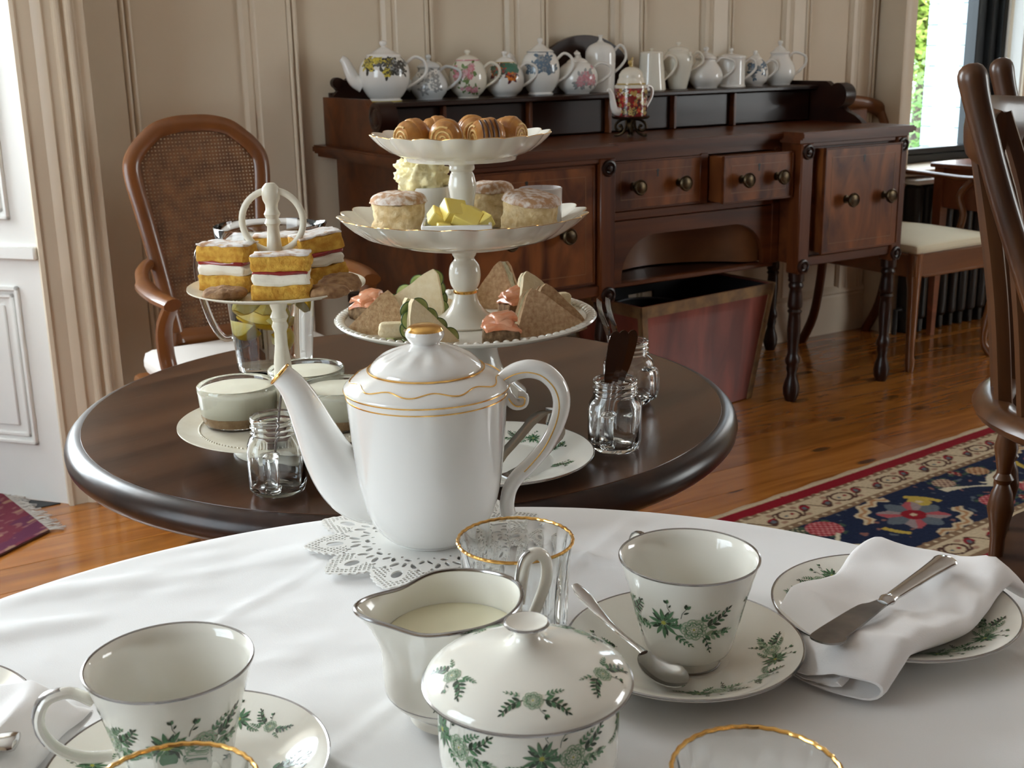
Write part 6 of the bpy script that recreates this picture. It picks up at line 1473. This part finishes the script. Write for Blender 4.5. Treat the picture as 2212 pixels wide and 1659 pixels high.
def salmon_bite(label, x, y, rz, seed, base='rye'):
    t = fthing('salmon_bite', label, 'canape', x, y, ZL + 0.0004, rz, group='salmon bites on the cake plate')
    ob('bread_base', noisy(noisy(subd(box(-0.0205, 0.0205, -0.0165, 0.0165, 0, 0.019, 0.003, 2), 3), 0.0012, 90, seed, 0.0), 0.0007, 260, seed, 0.0), MAT[base], t, ang=None)
    for k, (wx, wy, hz_, ox, oy, ra) in enumerate(((0.0200, 0.0170, 0.0055, 0.0, -0.001, 0.1), (0.0170, 0.0150, 0.0060, -0.002, 0.001, -0.25), (0.0125, 0.0125, 0.0060, 0.002, 0.0, 0.35))):
        g = subd(box(-wx, wx, -wy, wy, 0, hz_, 0.0016), 4)
        g = [(x_, y_, z_ - 0.0045 * (abs(x_) / wx) ** 3 * (1 if k == 0 else 0.6) - 0.003 * (abs(y_) / wy) ** 4) for x_, y_, z_ in g[0]], g[1]
        ob('salmon_slice', xf(noisy(noisy(g, 0.0022, 75, seed + k), 0.0010, 200, seed), (ox, oy, 0.0200 + 0.0050 * k), (0.08 * (k - 1), 0.10 * (1 - k), ra)), MAT['salmon'], t, ang=45)
    return t
salmon_bite('smoked salmon bite on dark rye in front of the porcelain base', 0.0420, -0.1130, 0.05, 1)
salmon_bite('smoked salmon bite on a potato slice behind the soft white sandwich', 0.0620, 0.026, 0.5, 2, 'biscuit')
salmon_bite('smoked salmon bite half hidden behind the egg sandwich', -0.1160, 0.022, 0.9, 3)

# ------------------------------------------------------------------ cakes on the handled stand
ZP = 0.75 + 0.1683
def sthing(name, label, cat, x, y, z, rz=0.0, rot=None, group=None): return bthing(name, label, cat, SX + x, SY + y, z, rz, group, rot)
def cake(label, x, y, rz, seed, w_=0.046, d_=0.034, tilt=0.0, hs=1.0, dz=0.0):
    t = sthing('cake_slice', label, 'cake', x, y, ZP + 0.0005 + dz, 0, rot=(0, tilt, rz), group='cake slices on the handled stand')
    a, b = w_ / 2, d_ / 2
    ob('lower_sponge', noisy(noisy(subd(box(-a, a, -b, b, 0, 0.0165 * hs, 0.0015), 5), 0.0016, 80, seed, 0.0), 0.0009, 260, seed, 0.0), MAT['sponge'], t, ang=None)
    ob('whipped_cream', noisy(subd(box(-a * 0.97, a * 0.97, -b * 0.99, b * 0.99, 0.0155 * hs, 0.0290 * hs, 0.004, 2), 3), 0.0040, 75, seed + 3), MAT['whip'], t, ang=None)
    ob('jam_layer', noisy(subd(box(-a * 0.93, a * 0.93, -b * 1.0, b * 1.0, 0.0270 * hs, 0.0315 * hs, 0.0015), 3), 0.0015, 110, seed + 5), MAT['jam'], t, ang=None)
    ob('upper_sponge', noisy(noisy(subd(box(-a, a, -b, b, 0.0305 * hs, 0.0470 * hs, 0.0015), 5), 0.0018, 70, seed + 7), 0.0009, 260, seed), MAT['sponge'], t, ang=None)
    ob('icing_sugar', noisy(subd(box(-a * 0.985, a * 0.985, -b * 0.98, b * 0.98, 0.0462 * hs, 0.0484 * hs, 0.0006), 6), 0.0016, 110, seed + 9), MAT['sponge_top'], t, ang=None)
    return t
cake('long sponge slice dusted with sugar above the pitcher handle', -0.0470, -0.002, -0.35, 1, 0.056, 0.030)
cake('sponge slice with jam showing at its cut end before the ring handle', 0.0150, -0.047, 0.05, 2, 0.056, 0.032, 0.0, 0.92)
cake('tall sponge slice tilted up behind the ring-handle post', 0.0430, 0.022, 0.50, 3, 0.046, 0.036, -0.12, 1.05, 0.0035)
cake('sponge slice at the back between the two others', -0.008, 0.050, 0.1, 4, 0.046, 0.030)
def biscuit(label, x, y, rz, seed, tilt=(0, 0), dz=0.0):
    o = ob('biscuit', noisy(noisy(lathe(smoothprof([(0.0, 0.0), (0.016, 0.0), (0.0205, 0.002), (0.0215, 0.005), (0.019, 0.0088), (0.010, 0.0105), (0.0, 0.011)], 3), 40), 0.0014, 90, seed), 0.0008, 220, seed), MAT['biscuit'], None, BK(SX + x, SY + y, ZP + 0.0012 + dz), (tilt[0], tilt[1], rz), ang=None, label=label, cat='biscuit', group='biscuits on the handled stand'); o.scale = (KB,) * 3
biscuit('round oat biscuit lying flat before the long sponge slice', -0.0420, -0.048, 0, 1)
biscuit('oat biscuit propped against the rim behind the jammy slice', 0.0665, -0.022, 1, 2, (0.12, -0.18), 0.003)
biscuit('oat biscuit under the edge of the propped one', 0.0570, -0.044, 2, 3)

# ------------------------------------------------------------------ cheesecake pots on the lower plate
ZQ = 0.75 + 0.0262
def cheesecake(label, x, y):
    t = sthing('cheesecake_pot', label, 'dessert', x, y, ZQ, 0.0, group='cheesecake pots on the handled stand')
    def rib(r, z, a, i): return r + (0.0007 * (0.5 + 0.5 * math.cos(36 * a)) if 0.004 < z < 0.034 else 0), z
    ob('glass_pot', lathe([(0.0, 0.0), (0.034, 0.0), (0.0365, 0.003), (0.0382, 0.010), (0.0400, 0.033), (0.0412, 0.036), (0.0414, 0.0415), (0.0404, 0.0425), (0.0390, 0.0412), (0.0384, 0.034), (0.0366, 0.010), (0.0345, 0.004), (0.0, 0.0035)], 108, rib), MAT['glass'], t, ang=60)
    ob('biscuit_base', lathe([(0.0, 0.0037), (0.0352, 0.0034), (0.0374, 0.0105), (0.0376, 0.0125), (0.0, 0.0128)], 48), MAT['bisc_base'], t)
    ob('cheesecake', noisy(lathe([(0.0, 0.0129), (0.0376, 0.0127), (0.0391, 0.0340), (0.0388, 0.0372), (0.030, 0.0392), (0.018, 0.0384), (0.008, 0.0402), (0.0, 0.0394)], 56), 0.0004, 70, 2), MAT['cheese'], t, ang=None)
cheesecake('glass cheesecake pot standing clear of the stem beside the jar neck', -0.0500, 0.006)
cheesecake('glass cheesecake pot beside the stem, nearest the pitcher', 0.0120, 0.066)
cheesecake('glass cheesecake pot half hidden by the teapot spout', 0.0560, -0.006)
o = ob('brownie', noisy(subd(box(-0.014, 0.014, -0.012, 0.012, 0, 0.020, 0.002), 3), 0.0016, 110, 3, 0.0), MAT['brownie'], None, BK(SX - 0.002, SY - 0.050, ZQ), (0, 0, 0.5), ang=None, label='dark brownie square on the lower plate behind the jar neck', cat='cake', group='brownies on the handled stand'); o.scale = (KB,) * 3
o = ob('brownie', noisy(subd(box(-0.013, 0.013, -0.012, 0.012, 0, 0.018, 0.002), 3), 0.0016, 110, 5, 0.0), MAT['brownie'], None, BK(SX + 0.006, SY - 0.080, ZQ + 0.001), (0, 0, 0.1), ang=None, label='dark brownie square at the rim of the lower plate', cat='cake', group='brownies on the handled stand'); o.scale = (KB,) * 3

# ================================================================== TEAPOTS ON THE GALLERY SHELF
def cm(name, c, rough=0.12): MAT[name] = M(name, c, rough, coat=0.4); return name
cm('p_black', (0.05, 0.05, 0.045)); cm('p_yellow', (0.62, 0.50, 0.08)); cm('p_grey', (0.30, 0.31, 0.31)); cm('p_pink', (0.55, 0.20, 0.24)); cm('p_red', (0.50, 0.035, 0.03)); cm('p_leaf', (0.14, 0.22, 0.08))
cm('p_orange', (0.68, 0.20, 0.03)); cm('p_green', (0.05, 0.17, 0.12)); cm('p_blue', (0.12, 0.18, 0.25)); cm('p_palepink', (0.58, 0.34, 0.36)); cm('p_plum', (0.10, 0.02, 0.03)); cm('p_gold', (0.45, 0.32, 0.10))
cm('body_white', (0.76, 0.74, 0.70)); cm('body_grey', (0.60, 0.62, 0.62)); cm('body_cream', (0.74, 0.70, 0.60)); cm('body_red', (0.20, 0.02, 0.02))
def blossom(x, y, r, m, n=6, mc=3):
    o_ = []
    for k in range(n):
        a = 2 * PI * k / n; o_.append(leaf(x, y, a, r, r * 0.42, m))
    for k in range(4):
        a = 2 * PI * k / 4; o_.append(leaf(x, y, a, r * 0.32, r * 0.16, mc))
    return o_
def bouquet(seed, w_, h_, n, r, ms, lm):
    rn = random.Random(seed); o_ = []
    for k in range(n):
        x, y = rn.uniform(-w_, w_), rn.uniform(-h_, h_)
        for q in range(3):
            a = rn.uniform(0, 6.28); o_.append(leaf(x + r * 0.6 * math.cos(a), y + r * 0.6 * math.sin(a), a, r * 1.3, r * 0.33, lm))
        o_ += blossom(x, y, r * rn.uniform(0.7, 1.2), ms[k % len(ms)], 6, ms[(k + 1) % len(ms)])
    return o_
PROF = {
 'round': [(0.55, 0.0), (0.56, 0.03), (0.62, 0.05), (0.88, 0.17), (1.0, 0.36), (0.96, 0.54), (0.80, 0.69), (0.62, 0.76), (0.60, 0.78)],
 'urn':   [(0.62, 0.0), (0.66, 0.02), (0.60, 0.05), (0.70, 0.09), (0.93, 0.25), (1.0, 0.42), (0.95, 0.58), (0.80, 0.69), (0.68, 0.73), (0.68, 0.75)],
 'tall':  [(0.88, 0.0), (0.92, 0.02), (0.96, 0.30), (0.99, 0.60), (0.95, 0.72), (0.75, 0.81), (0.40, 0.86), (0.22, 0.88)],
 'cone':  [(1.0, 0.0), (1.0, 0.04), (0.94, 0.25), (0.86, 0.55), (0.80, 0.80), (0.79, 0.88), (0.74, 0.90)],
 'pear':  [(0.68, 0.0), (0.72, 0.04), (0.93, 0.16), (1.0, 0.28), (0.90, 0.44), (0.68, 0.58), (0.56, 0.66), (0.62, 0.71)],
 'vase':  [(0.58, 0.0), (0.62, 0.04), (0.74, 0.20), (0.92, 0.46), (1.0, 0.62), (0.90, 0.74), (0.72, 0.80), (0.72, 0.82)],
 'can':   [(1.0, 0.0), (1.0, 0.03), (0.94, 0.08), (0.93, 0.40), (0.93, 0.70), (0.98, 0.74), (0.96, 0.77)],
 'squat': [(0.60, 0.0), (0.64, 0.03), (0.90, 0.14), (1.0, 0.30), (0.98, 0.46), (0.84, 0.62), (0.60, 0.72), (0.52, 0.74)],
}
LIDS = {
 'dome': [(0.62, 0.0), (0.60, 0.10), (0.42, 0.32), (0.18, 0.46), (0.10, 0.52), (0.10, 0.60), (0.17, 0.74), (0.16, 0.90), (0.0, 1.0)],
 'peak': [(0.66, 0.0), (0.64, 0.08), (0.45, 0.22), (0.24, 0.44), (0.12, 0.56), (0.09, 0.62), (0.16, 0.76), (0.15, 0.92), (0.0, 1.0)],
 'flat': [(0.74, 0.0), (0.70, 0.12), (0.40, 0.26), (0.12, 0.34), (0.08, 0.50), (0.15, 0.72), (0.12, 0.92), (0.0, 1.0)],
 'finial': [(0.24, 0.0), (0.20, 0.16), (0.13, 0.3), (0.12, 0.7), (0.20, 0.92), (0.16, 1.0), (0.0, 1.0)],
}
def shelf_pot(label, s, n, z, dia, h, prof, lidk, body='body_white', prints=(), mats=None, rz=-0.5, spout=True, handle=1.0, rimm=None, foot=None, hz=(0.62, 0.22)):
    t = thing('china_teapot', label, 'teapot', SN(s, n, z), RZ + rz, 'teapots along the gallery shelf')
    R = dia / 2; P = smoothprof([(a * R, b * h) for a, b in PROF[prof]], 3); zt = PROF[prof][-1][1] * h
    ob('pot_body', lathe([(0.0, 0.0)] + P + [(0.0, zt)], 48), MAT[body], t, ang=50)
    k = P[-1][0] / (LIDS[lidk][0][0] * R)
    L_ = smoothprof([(max(0.0, a * R * (k if i < 4 else 0.9)), zt + b * (h - zt)) for i, (a, b) in enumerate(LIDS[lidk])], 3)
    L_[-1] = (0.0, h)
    ld_ = ob('lid', lathe([(0.0, zt)] + L_, 36), MAT[body], t, ang=50)
    if rimm: ob('coloured_rim', ring(P[-1][0] + 0.0006, zt, 0.0018, 48, 6), MAT[rimm], t)
    if foot: ob('coloured_foot', ring(P[1][0], P[1][1], 0.0022, 48, 6), MAT[foot], t)
    def rad(f):
        zz = f * h
        for (a0, b0), (a1, b1) in zip(P, P[1:]):
            if b0 <= zz <= b1: return a0 + (a1 - a0) * (zz - b0) / max(1e-6, b1 - b0)
        return P[-1][0]
    r1, r0 = rad(hz[0]), rad(hz[1]); e = R * 0.72 * handle
    hp_ = smoothprof([(r1 * 0.96, 0, hz[0] * h), (r1 + e * 0.45, 0, hz[0] * h + 0.10 * h), (R + e * 0.85, 0, hz[0] * h + 0.02 * h), (R + e * 0.92, 0, (hz[0] * 0.62 + hz[1] * 0.38) * h), (R + e * 0.45, 0, (hz[0] * 0.25 + hz[1] * 0.75) * h), (r0 * 0.96, 0, hz[1] * h)], 4)
    ob('handle', tube(hp_, [(0.0045, 0.0058)] * len(hp_), 10), MAT[body], t)
    if spout:
        ra, rb = rad(0.30), rad(0.60)
        sp_ = smoothprof([(-ra * 0.90, 0, 0.28 * h), (-R * 1.18, 0, 0.36 * h), (-R * 1.36, 0, 0.52 * h), (-R * 1.50, 0, 0.66 * h), (-R * 1.66, 0, 0.72 * h)], 4)
        ob('spout', tube(sp_, [0.018 * dia / 0.12 * (1 - 0.62 * i / (len(sp_) - 1)) + 0.0012 for i in range(len(sp_))], 12), MAT[body], t)
    for (shapes, v, a) in prints:
        print_on('painted_flowers', shapes, P[2:], v * h, a - rz, t, off=0.0005, mats=mats)
    return t
ZS = 1.0048
F0 = -PI / 2 - 0.55      # side of the pots turned to the viewer (before the room turn)
shelf_pot('large round teapot with black and yellow flower print', 1.590, 3.275, ZS, 0.148, 0.172, 'urn', 'peak', 'body_white', [(bouquet(1, 0.045, 0.022, 13, 0.0130, [0, 0, 1], 0), 0.66, F0 - 0.1), (bouquet(2, 0.02, 0.012, 8, 0.0104, [1, 1, 0], 1), 0.70, F0 - 0.65), (bouquet(5, 0.03, 0.018, 8, 0.0117, [0, 2], 0), 0.62, F0 + 0.8)], ['p_black', 'p_yellow', 'p_grey', 'p_yellow'], -0.35, foot='p_yellow')
shelf_pot('pale grey pear teapot with faint grey roses', 1.744, 3.29, ZS, 0.112, 0.131, 'pear', 'dome', 'body_grey', [(bouquet(3, 0.035, 0.03, 12, 0.0117, [0, 1], 0), 0.45, F0)], ['p_grey', 'body_white', 'p_grey', 'p_grey'], -0.5)
shelf_pot('cream teapot with red and pink roses', 1.875, 3.285, ZS, 0.116, 0.142, 'round', 'dome', 'body_cream', [(bouquet(4, 0.03, 0.022, 9, 0.0143, [0, 1], 2), 0.62, F0 - 0.25), (bouquet(6, 0.03, 0.008, 7, 0.0091, [1, 0], 2), 0.20, F0 + 0.15)], ['p_pink', 'p_palepink', 'p_leaf', 'p_yellow'], -0.5, rimm='p_pink')
shelf_pot('round teapot with red and orange poppies on a green band', 2.007, 3.285, ZS, 0.118, 0.137, 'squat', 'dome', 'body_white', [(bouquet(7, 0.045, 0.012, 17, 0.0130, [2, 2, 2], 2), 0.66, F0 + 0.1), (bouquet(8, 0.032, 0.020, 9, 0.0143, [0, 1, 3], 3), 0.56, F0 - 0.1)], ['p_red', 'p_orange', 'p_green', 'p_plum'], -0.5, rimm='p_gold')
shelf_pot('footed teapot with blue-grey leaves around its shoulder', 2.135, 3.28, ZS, 0.122, 0.174, 'urn', 'peak', 'body_white', [(bouquet(9, 0.05, 0.022, 15, 0.0130, [0, 1], 0), 0.58, F0)], ['p_blue', 'p_grey', 'p_blue', 'body_white'], -0.5, foot='p_grey', rimm='p_grey')
shelf_pot('globe teapot with pale pink blossom', 2.272, 3.275, ZS, 0.130, 0.130, 'squat', 'dome', 'body_white', [(bouquet(10, 0.045, 0.028, 12, 0.0143, [0, 1], 2), 0.52, F0 + 0.2)], ['p_palepink', 'p_pink', 'p_grey', 'p_pink'], -0.5)
shelf_pot('tall plain white coffee pot', 2.392, 3.315, ZS, 0.100, 0.180, 'tall', 'finial', 'body_white', rz=-0.5, hz=(0.72, 0.35))
shelf_pot('tapering plain white pot with a straight side', 2.583, 3.29, ZS, 0.098, 0.136, 'cone', 'flat', 'body_cream', spout=False, rz=-0.5, hz=(0.72, 0.25))
p10 = shelf_pot('cream vase-shaped pot with a moulded flower on its shoulder', 2.698, 3.29, ZS, 0.100, 0.155, 'vase', 'dome', 'body_cream', rz=-0.5, hz=(0.68, 0.40))
for k in range(6):
    a = 2 * PI * k / 6
    ob('moulded_petal', sphere(1, 10, 6, (0.030 + 0.004, -0.030 + 0.009 * math.cos(a), 0.108 + 0.009 * math.sin(a)), (0.004, 0.007, 0.007)), MAT['body_cream'], p10)
shelf_pot('plain white onion-shaped teapot', 2.815, 3.285, ZS, 0.118, 0.138, 'pear', 'dome', 'body_white', rz=-0.5)
shelf_pot('straight-sided white teapot with a flat lid', 2.930, 3.285, ZS, 0.104, 0.132, 'can', 'flat', 'body_white', rz=-0.5, hz=(0.62, 0.2))
shelf_pot('small globe teapot with blue flower sprigs', 3.040, 3.285, ZS, 0.095, 0.122, 'squat', 'dome', 'body_white', [(bouquet(11, 0.03, 0.025, 10, 0.0104, [0, 1], 0), 0.5, F0)], ['p_blue', 'p_grey', 'p_blue', 'p_grey'], -0.5)
shelf_pot('white pear-shaped teapot with a tall pointed lid', 3.158, 3.285, ZS, 0.113, 0.155, 'pear', 'peak', 'body_white', rz=-0.5)
# patchwork teapot on a brass stand
st_ = thing('brass_trivet', 'scrolled brass trivet carrying the patchwork teapot', 'trivet', SN(2.290, 3.015, 0.8805), RZ)
ob('trivet_plate', lathe([(0.0, 0.054), (0.052, 0.054), (0.056, 0.056), (0.058, 0.062), (0.055, 0.062), (0.052, 0.059), (0.0, 0.059)], 40), MAT['brass'], st_)
for k in range(4):
    a = PI / 4 + PI / 2 * k
    P = [((0.010 + 0.0) * math.cos(a), 0.010 * math.sin(a), 0.052)]
    pts_ = [(0.012, 0.054), (0.030, 0.050), (0.044, 0.040), (0.046, 0.026), (0.036, 0.018), (0.026, 0.024), (0.030, 0.034), (0.036, 0.030)]
    ob('scroll_leg', tube(smoothprof([(r * math.cos(a), r * math.sin(a), z) for r, z in pts_], 4), 0.0042, 8), MAT['brass'], st_)
    ob('scroll_foot', tube(smoothprof([(r * math.cos(a), r * math.sin(a), z) for r, z in [(0.012, 0.054), (0.014, 0.030), (0.024, 0.012), (0.040, 0.0045), (0.050, 0.006)]], 4), 0.0042, 8), MAT['brass'], st_)
ob('centre_knob', lathe([(0.0, 0.012), (0.008, 0.016), (0.011, 0.026), (0.006, 0.036), (0.010, 0.046), (0.010, 0.055), (0.0, 0.055)], 20), MAT['brass'], st_)
pp = thing('patchwork_teapot', 'red and black patchwork-printed teapot with a tall cream lid', 'teapot', SN(2.290, 3.015, 0.8805 + 0.0595), RZ + 0.05)
ob('pot_body', lathe([(0.0, 0.0), (0.046, 0.0), (0.049, 0.003), (0.050, 0.040), (0.050, 0.086), (0.047, 0.090), (0.0, 0.090)], 48), MAT['body_red'], pp, ang=40)
cyl = [(0.0502, 0.004), (0.0502, 0.086)]
rn = random.Random(5)
for (a, b) in [(i, j) for i in range(5) for j in range(3)]:
    print_on('patch_print', bouquet(a * 7 + b, 0.011, 0.009, 4, 0.0065, [rn.randrange(4), rn.randrange(4)], rn.randrange(4)), cyl, 0.014 + b * 0.027, F0 - 1.0 + a * 0.5, pp, off=0.0005, mats=['p_red', 'p_gold', 'body_cream', 'p_black'])
ob('cream_shoulder', lathe([(0.051, 0.086), (0.051, 0.093), (0.045, 0.096), (0.0, 0.096)], 48), MAT['body_cream'], pp)
lp = ob('lid', lathe(smoothprof([(0.043, 0.096), (0.041, 0.108), (0.037, 0.116), (0.036, 0.126), (0.028, 0.138), (0.014, 0.146), (0.0, 0.148)], 3), 40), MAT['body_cream'], pp)
ob('lid_finial', [tube([(0, 0, 0.147), (0.002, 0, 0.160), (0.006, 0, 0.176)], [0.006, 0.005, 0.002], 10), sphere(0.007, 12, 8, (-0.004, 0, 0.160))], MAT['p_gold'], lp)
ob('lid_band', ring(0.0432, 0.098, 0.0022, 40, 6), MAT['p_gold'], lp)
hq = smoothprof([(0.048, 0, 0.078), (0.065, 0, 0.090), (0.082, 0, 0.084), (0.084, 0, 0.062), (0.068, 0, 0.036), (0.049, 0, 0.016)], 4)
ob('handle', tube(hq, [(0.0042, 0.0052)] * len(hq), 10), MAT['body_white'], pp)
sq_ = smoothprof([(-0.046, 0, 0.018), (-0.062, 0, 0.022), (-0.070, 0, 0.046), (-0.076, 0, 0.072), (-0.088, 0, 0.084)], 4)
ob('spout', tube(sq_, [0.014 - 0.0085 * i / (len(sq_) - 1) for i in range(len(sq_))], 12), MAT['body_white'], pp)

# ================================================================== CARPETS
def col_mesh(name, nx, ny, x0, x1, y0, y1, fn, zf, mat):
    V, F, C_ = [], [], []
    for j in range(ny + 1):
        for i in range(nx + 1):
            x, y = x0 + (x1 - x0) * i / nx, y0 + (y1 - y0) * j / ny
            V.append((x, y, zf(x, y))); C_.append(fn(x, y))
    for j in range(ny):
        for i in range(nx):
            a = j * (nx + 1) + i; F.append((a, a + 1, a + nx + 2, a + nx + 1))
    me = bpy.data.meshes.new(name); me.from_pydata(V, [], F)
    at = me.attributes.new('col', 'FLOAT_COLOR', 'POINT')
    at.data.foreach_set('color', [c for q in C_ for c in (q[0], q[1], q[2], 1.0)])
    me.materials.append(mat); me.shade_smooth(); me.update(); return me
MAT['rug'] = attr_mat('woven_wool', 'col', 0.95, 0.5, 500, 0.0, 0.08)
NAVY, RED, CREAM, TAN, PINK, BLUEG, YEL, BRN, GRN = (0.012, 0.018, 0.045), (0.22, 0.010, 0.018), (0.50, 0.40, 0.27), (0.20, 0.125, 0.075), (0.36, 0.075, 0.085), (0.10, 0.12, 0.14), (0.42, 0.30, 0.06), (0.07, 0.030, 0.022), (0.045, 0.075, 0.05)
# rug frame: v runs from the red edge (v = 0) towards the room centre, u along the edge
def rug_col(u, v):
    wob = 0.004 * noise.noise(Vector((u * 30, v * 30, 0)))
    w_ = v + wob * 0.6
    sp_ = noise.noise(Vector((u * 160, v * 160, 3)))
    def speck(c, k=0.25): return tuple(max(0, q * (1 + k * sp_)) for q in c)
    if w_ < 0.012: return speck(CREAM)
    if w_ < 0.050: return speck(RED, 0.15)
    if w_ < 0.064 or 0.150 < w_ < 0.170 or 0.425 < w_ < 0.447:         # dotted guards
        p = (u % 0.032) - 0.016; c0 = 0.057 if w_ < 0.1 else (0.160 if w_ < 0.3 else 0.436)
        if math.hypot(p, (w_ - c0) * 1.2) < 0.0065: return speck(CREAM)
        return speck(TAN)
    def minor(vv, ph):
        P_ = 0.205; a = ((u + ph) % P_) - P_ / 2
        d = math.hypot(a / 1.1, vv)
        if d < 0.034:
            if d > 0.026: return BRN
            e = math.hypot(abs(a) - 0.012, vv)
            if e < 0.006: return RED if a > 0 else BLUEG
            return CREAM
        b = abs(a) - 0.065
        e = math.hypot(b, vv - 0.012 * math.sin(a * 60))
        if e < 0.009: return BLUEG
        if e < 0.019: return RED if vv < 0 else BRN
        e2 = abs(vv - 0.03 * math.sin(a * 2 * PI / P_ * 2))
        if e2 < 0.005: return BRN
        if math.hypot(abs(a) - 0.045, abs(vv) - 0.030) < 0.010: return (0.33, 0.20, 0.14)
        return CREAM
    if w_ < 0.150: return speck(minor((w_ - 0.107) * 1.2, 0.0))
    if w_ < 0.425:                                                       # navy main border
        P_ = 0.66; uu = u - 0.345 + P_ / 2; a = (uu % P_) - P_ / 2; vv = w_ - 0.300
        fl = int(uu // P_) % 2
        if fl: vv = -vv
        r = math.hypot(a, vv * 1.15); th = math.atan2(vv * 1.15, a)
        if r < 0.034: return speck(CREAM if r < 0.010 else RED)
        if r < 0.086 + 0.012 * math.cos(8 * th):
            k = int((th + PI) / (PI / 8)); return speck([BLUEG, PINK, (0.26, 0.20, 0.20), BLUEG][k % 4])
        if math.hypot(a - 0.085, vv + 0.045) < 0.030: return speck(YEL if math.hypot(a - 0.085, vv + 0.045) > 0.010 else CREAM)
        rr = r + 0.008 * math.cos(14 * th)
        if 0.118 < rr < 0.150 and (0.3 < th < 2.0 or -2.9 < th < -1.3): return speck([CREAM, (0.36, 0.19, 0.09), CREAM][min(2, int((rr - 0.118) / 0.0107))])
        if 0.122 < r < 0.140 and (-0.9 < th < -0.1 or 2.5 < th < 3.1): return speck(YEL)
        # vines and berry clusters between the big palmettes
        b = a - math.copysign(P_ / 2, a)
        y2 = vv - 0.055 * math.sin(b * 11)
        if abs(y2) < 0.0085 + 0.004 * math.sin(b * 40) and abs(b) < 0.13: return speck((0.55, 0.49, 0.36))
        if abs(vv + b * 0.8 - 0.03) < 0.007 and -0.01 < b < 0.09: return speck((0.55, 0.49, 0.36))
        for (cx_, cy_, rad_, c_) in ((-0.085, 0.075, 0.048, PINK), (0.085, -0.080, 0.050, PINK), (0.075, 0.085, 0.034, (0.38, 0.20, 0.10)), (-0.08, -0.085, 0.034, (0.34, 0.22, 0.16)), (0.0, 0.11, 0.024, RED), (0.02, -0.115, 0.028, GRN)):
            dx_, dy_ = b - cx_, vv - cy_; d = math.hypot(dx_, dy_ * 1.15)
            if d < rad_:
                hx = math.sin(dx_ * 330) * math.sin(dy_ * 330 + dx_ * 60)
                if hx > 0.55: return speck((0.50, 0.24, 0.22) if c_ is PINK else CREAM)
                if hx < -0.55: return speck(RED if c_ is PINK else BRN)
                return speck(c_)
            if d < rad_ + 0.012 and math.sin(math.atan2(dy_, dx_) * 7) > 0.3: return speck(GRN)
        n_ = noise.noise(Vector((u * 38, v * 38, 9)))
        if n_ > 0.52: return speck(BLUEG)
        if n_ < -0.55: return speck((0.22, 0.10, 0.08))
        return speck(NAVY, 0.4)
    if w_ < 0.533: return speck(minor((w_ - 0.490) * 1.2, 0.07))
    if w_ < 0.55: return speck(TAN)
    n_ = noise.noise(Vector((u * 20, v * 20, 1)))
    return speck(CREAM if n_ > 0.42 else (GRN if n_ < -0.45 else RED), 0.2)
e0_, e1_ = SN(1.955, 2.148), SN(3.152, 2.250)
dr = (e1_ - e0_).normalized(); rot_r = math.atan2(dr.y, dr.x)
# local x along the edge, local y away from the wall = -y
rug_me = col_mesh('carpet_pile', 620, 300, -0.55, 1.75, 0.0, -1.06, lambda x, y: rug_col(x, -y), lambda x, y: 0.0065 + 0.0006 * noise.noise(Vector((x * 90, y * 90, 0))), MAT['rug'])
rg = thing('persian_carpet', 'navy, red and cream persian carpet under the windsor chair', 'carpet', (e0_.x, e0_.y, 0), rot_r)
ob('carpet_pile', rug_me, None, rg)
ob('carpet_backing', box(-0.55, 1.75, -1.06, 0.0, 0.0005, 0.0055), M('carpet_backing', (0.30, 0.22, 0.14), 0.9), rg, smooth=False)
ob('selvedge', tube([(-0.55 + 2.3 * k / 60, 0.003 + 0.003 * math.sin(k * 1.7), 0.004) for k in range(61)], [(0.003, 0.006)] * 61, 6), M('cream_selvedge', (0.42, 0.32, 0.21), 0.9), rg)
# small purple-red rug with a fringe at the left bay
def rug2(u, v):
    n_ = noise.noise(Vector((u * 55, v * 30, 4))); n2 = noise.noise(Vector((u * 14, v * 14, 8)))
    a = (0.135, 0.030, 0.045) if n2 > -0.1 else (0.10, 0.028, 0.055)
    if n_ > 0.3: a = (0.20, 0.085, 0.085)
    if (u % 0.09) < 0.012 and (v % 0.11) < 0.03: a = (0.25, 0.14, 0.10)
    return a
ca_ = SN(0.478, 3.008)
r2 = thing('hearth_rug', 'small worn purple-red rug with a pale fringe by the bay', 'rug', (ca_.x, ca_.y, 0), RZ)
E1, E2 = Vector((-0.070, 0.46)), Vector((-0.62, -0.44))      # the two sides leaving the visible corner (s, n)
def rp(u, v): return E1 * u + E2 * v
rme = col_mesh('rug_pile', 90, 120, 0.0, 1.0, 0.0, 1.0, lambda u, v: rug2(u * 0.46, v * 0.76), lambda u, v: 0.0085 + 0.0010 * noise.noise(Vector((u * 30, v * 45, 0))), MAT['rug'])
for v_ in rme.vertices:
    q = rp(v_.co.x, v_.co.y); v_.co.x, v_.co.y = q.x, q.y
ob('rug_pile', rme, None, r2)
ob('rug_backing', prism([tuple(rp(a, b)) for a, b in ((0, 0), (1, 0), (1, 1), (0, 1))], 0.0035, 0.0072), M('rug_backing', (0.12, 0.05, 0.05), 0.9), r2, smooth=False)
fr_ = []
rnf = random.Random(9)
for k in range(90):
    u = k / 90; q = rp(u, 0.0); l_ = rnf.uniform(0.022, 0.045)
    fr_.append(tube([(q.x, q.y, 0.0075), (q.x + l_ * 0.5, q.y + rnf.uniform(-0.006, 0.006), 0.0075), (q.x + l_, q.y + rnf.uniform(-0.012, 0.012), 0.0052)], 0.0014, 5))
ob('fringe', fr_, M('pale_fringe', (0.46, 0.42, 0.38), 0.9), r2, kind='stuff')
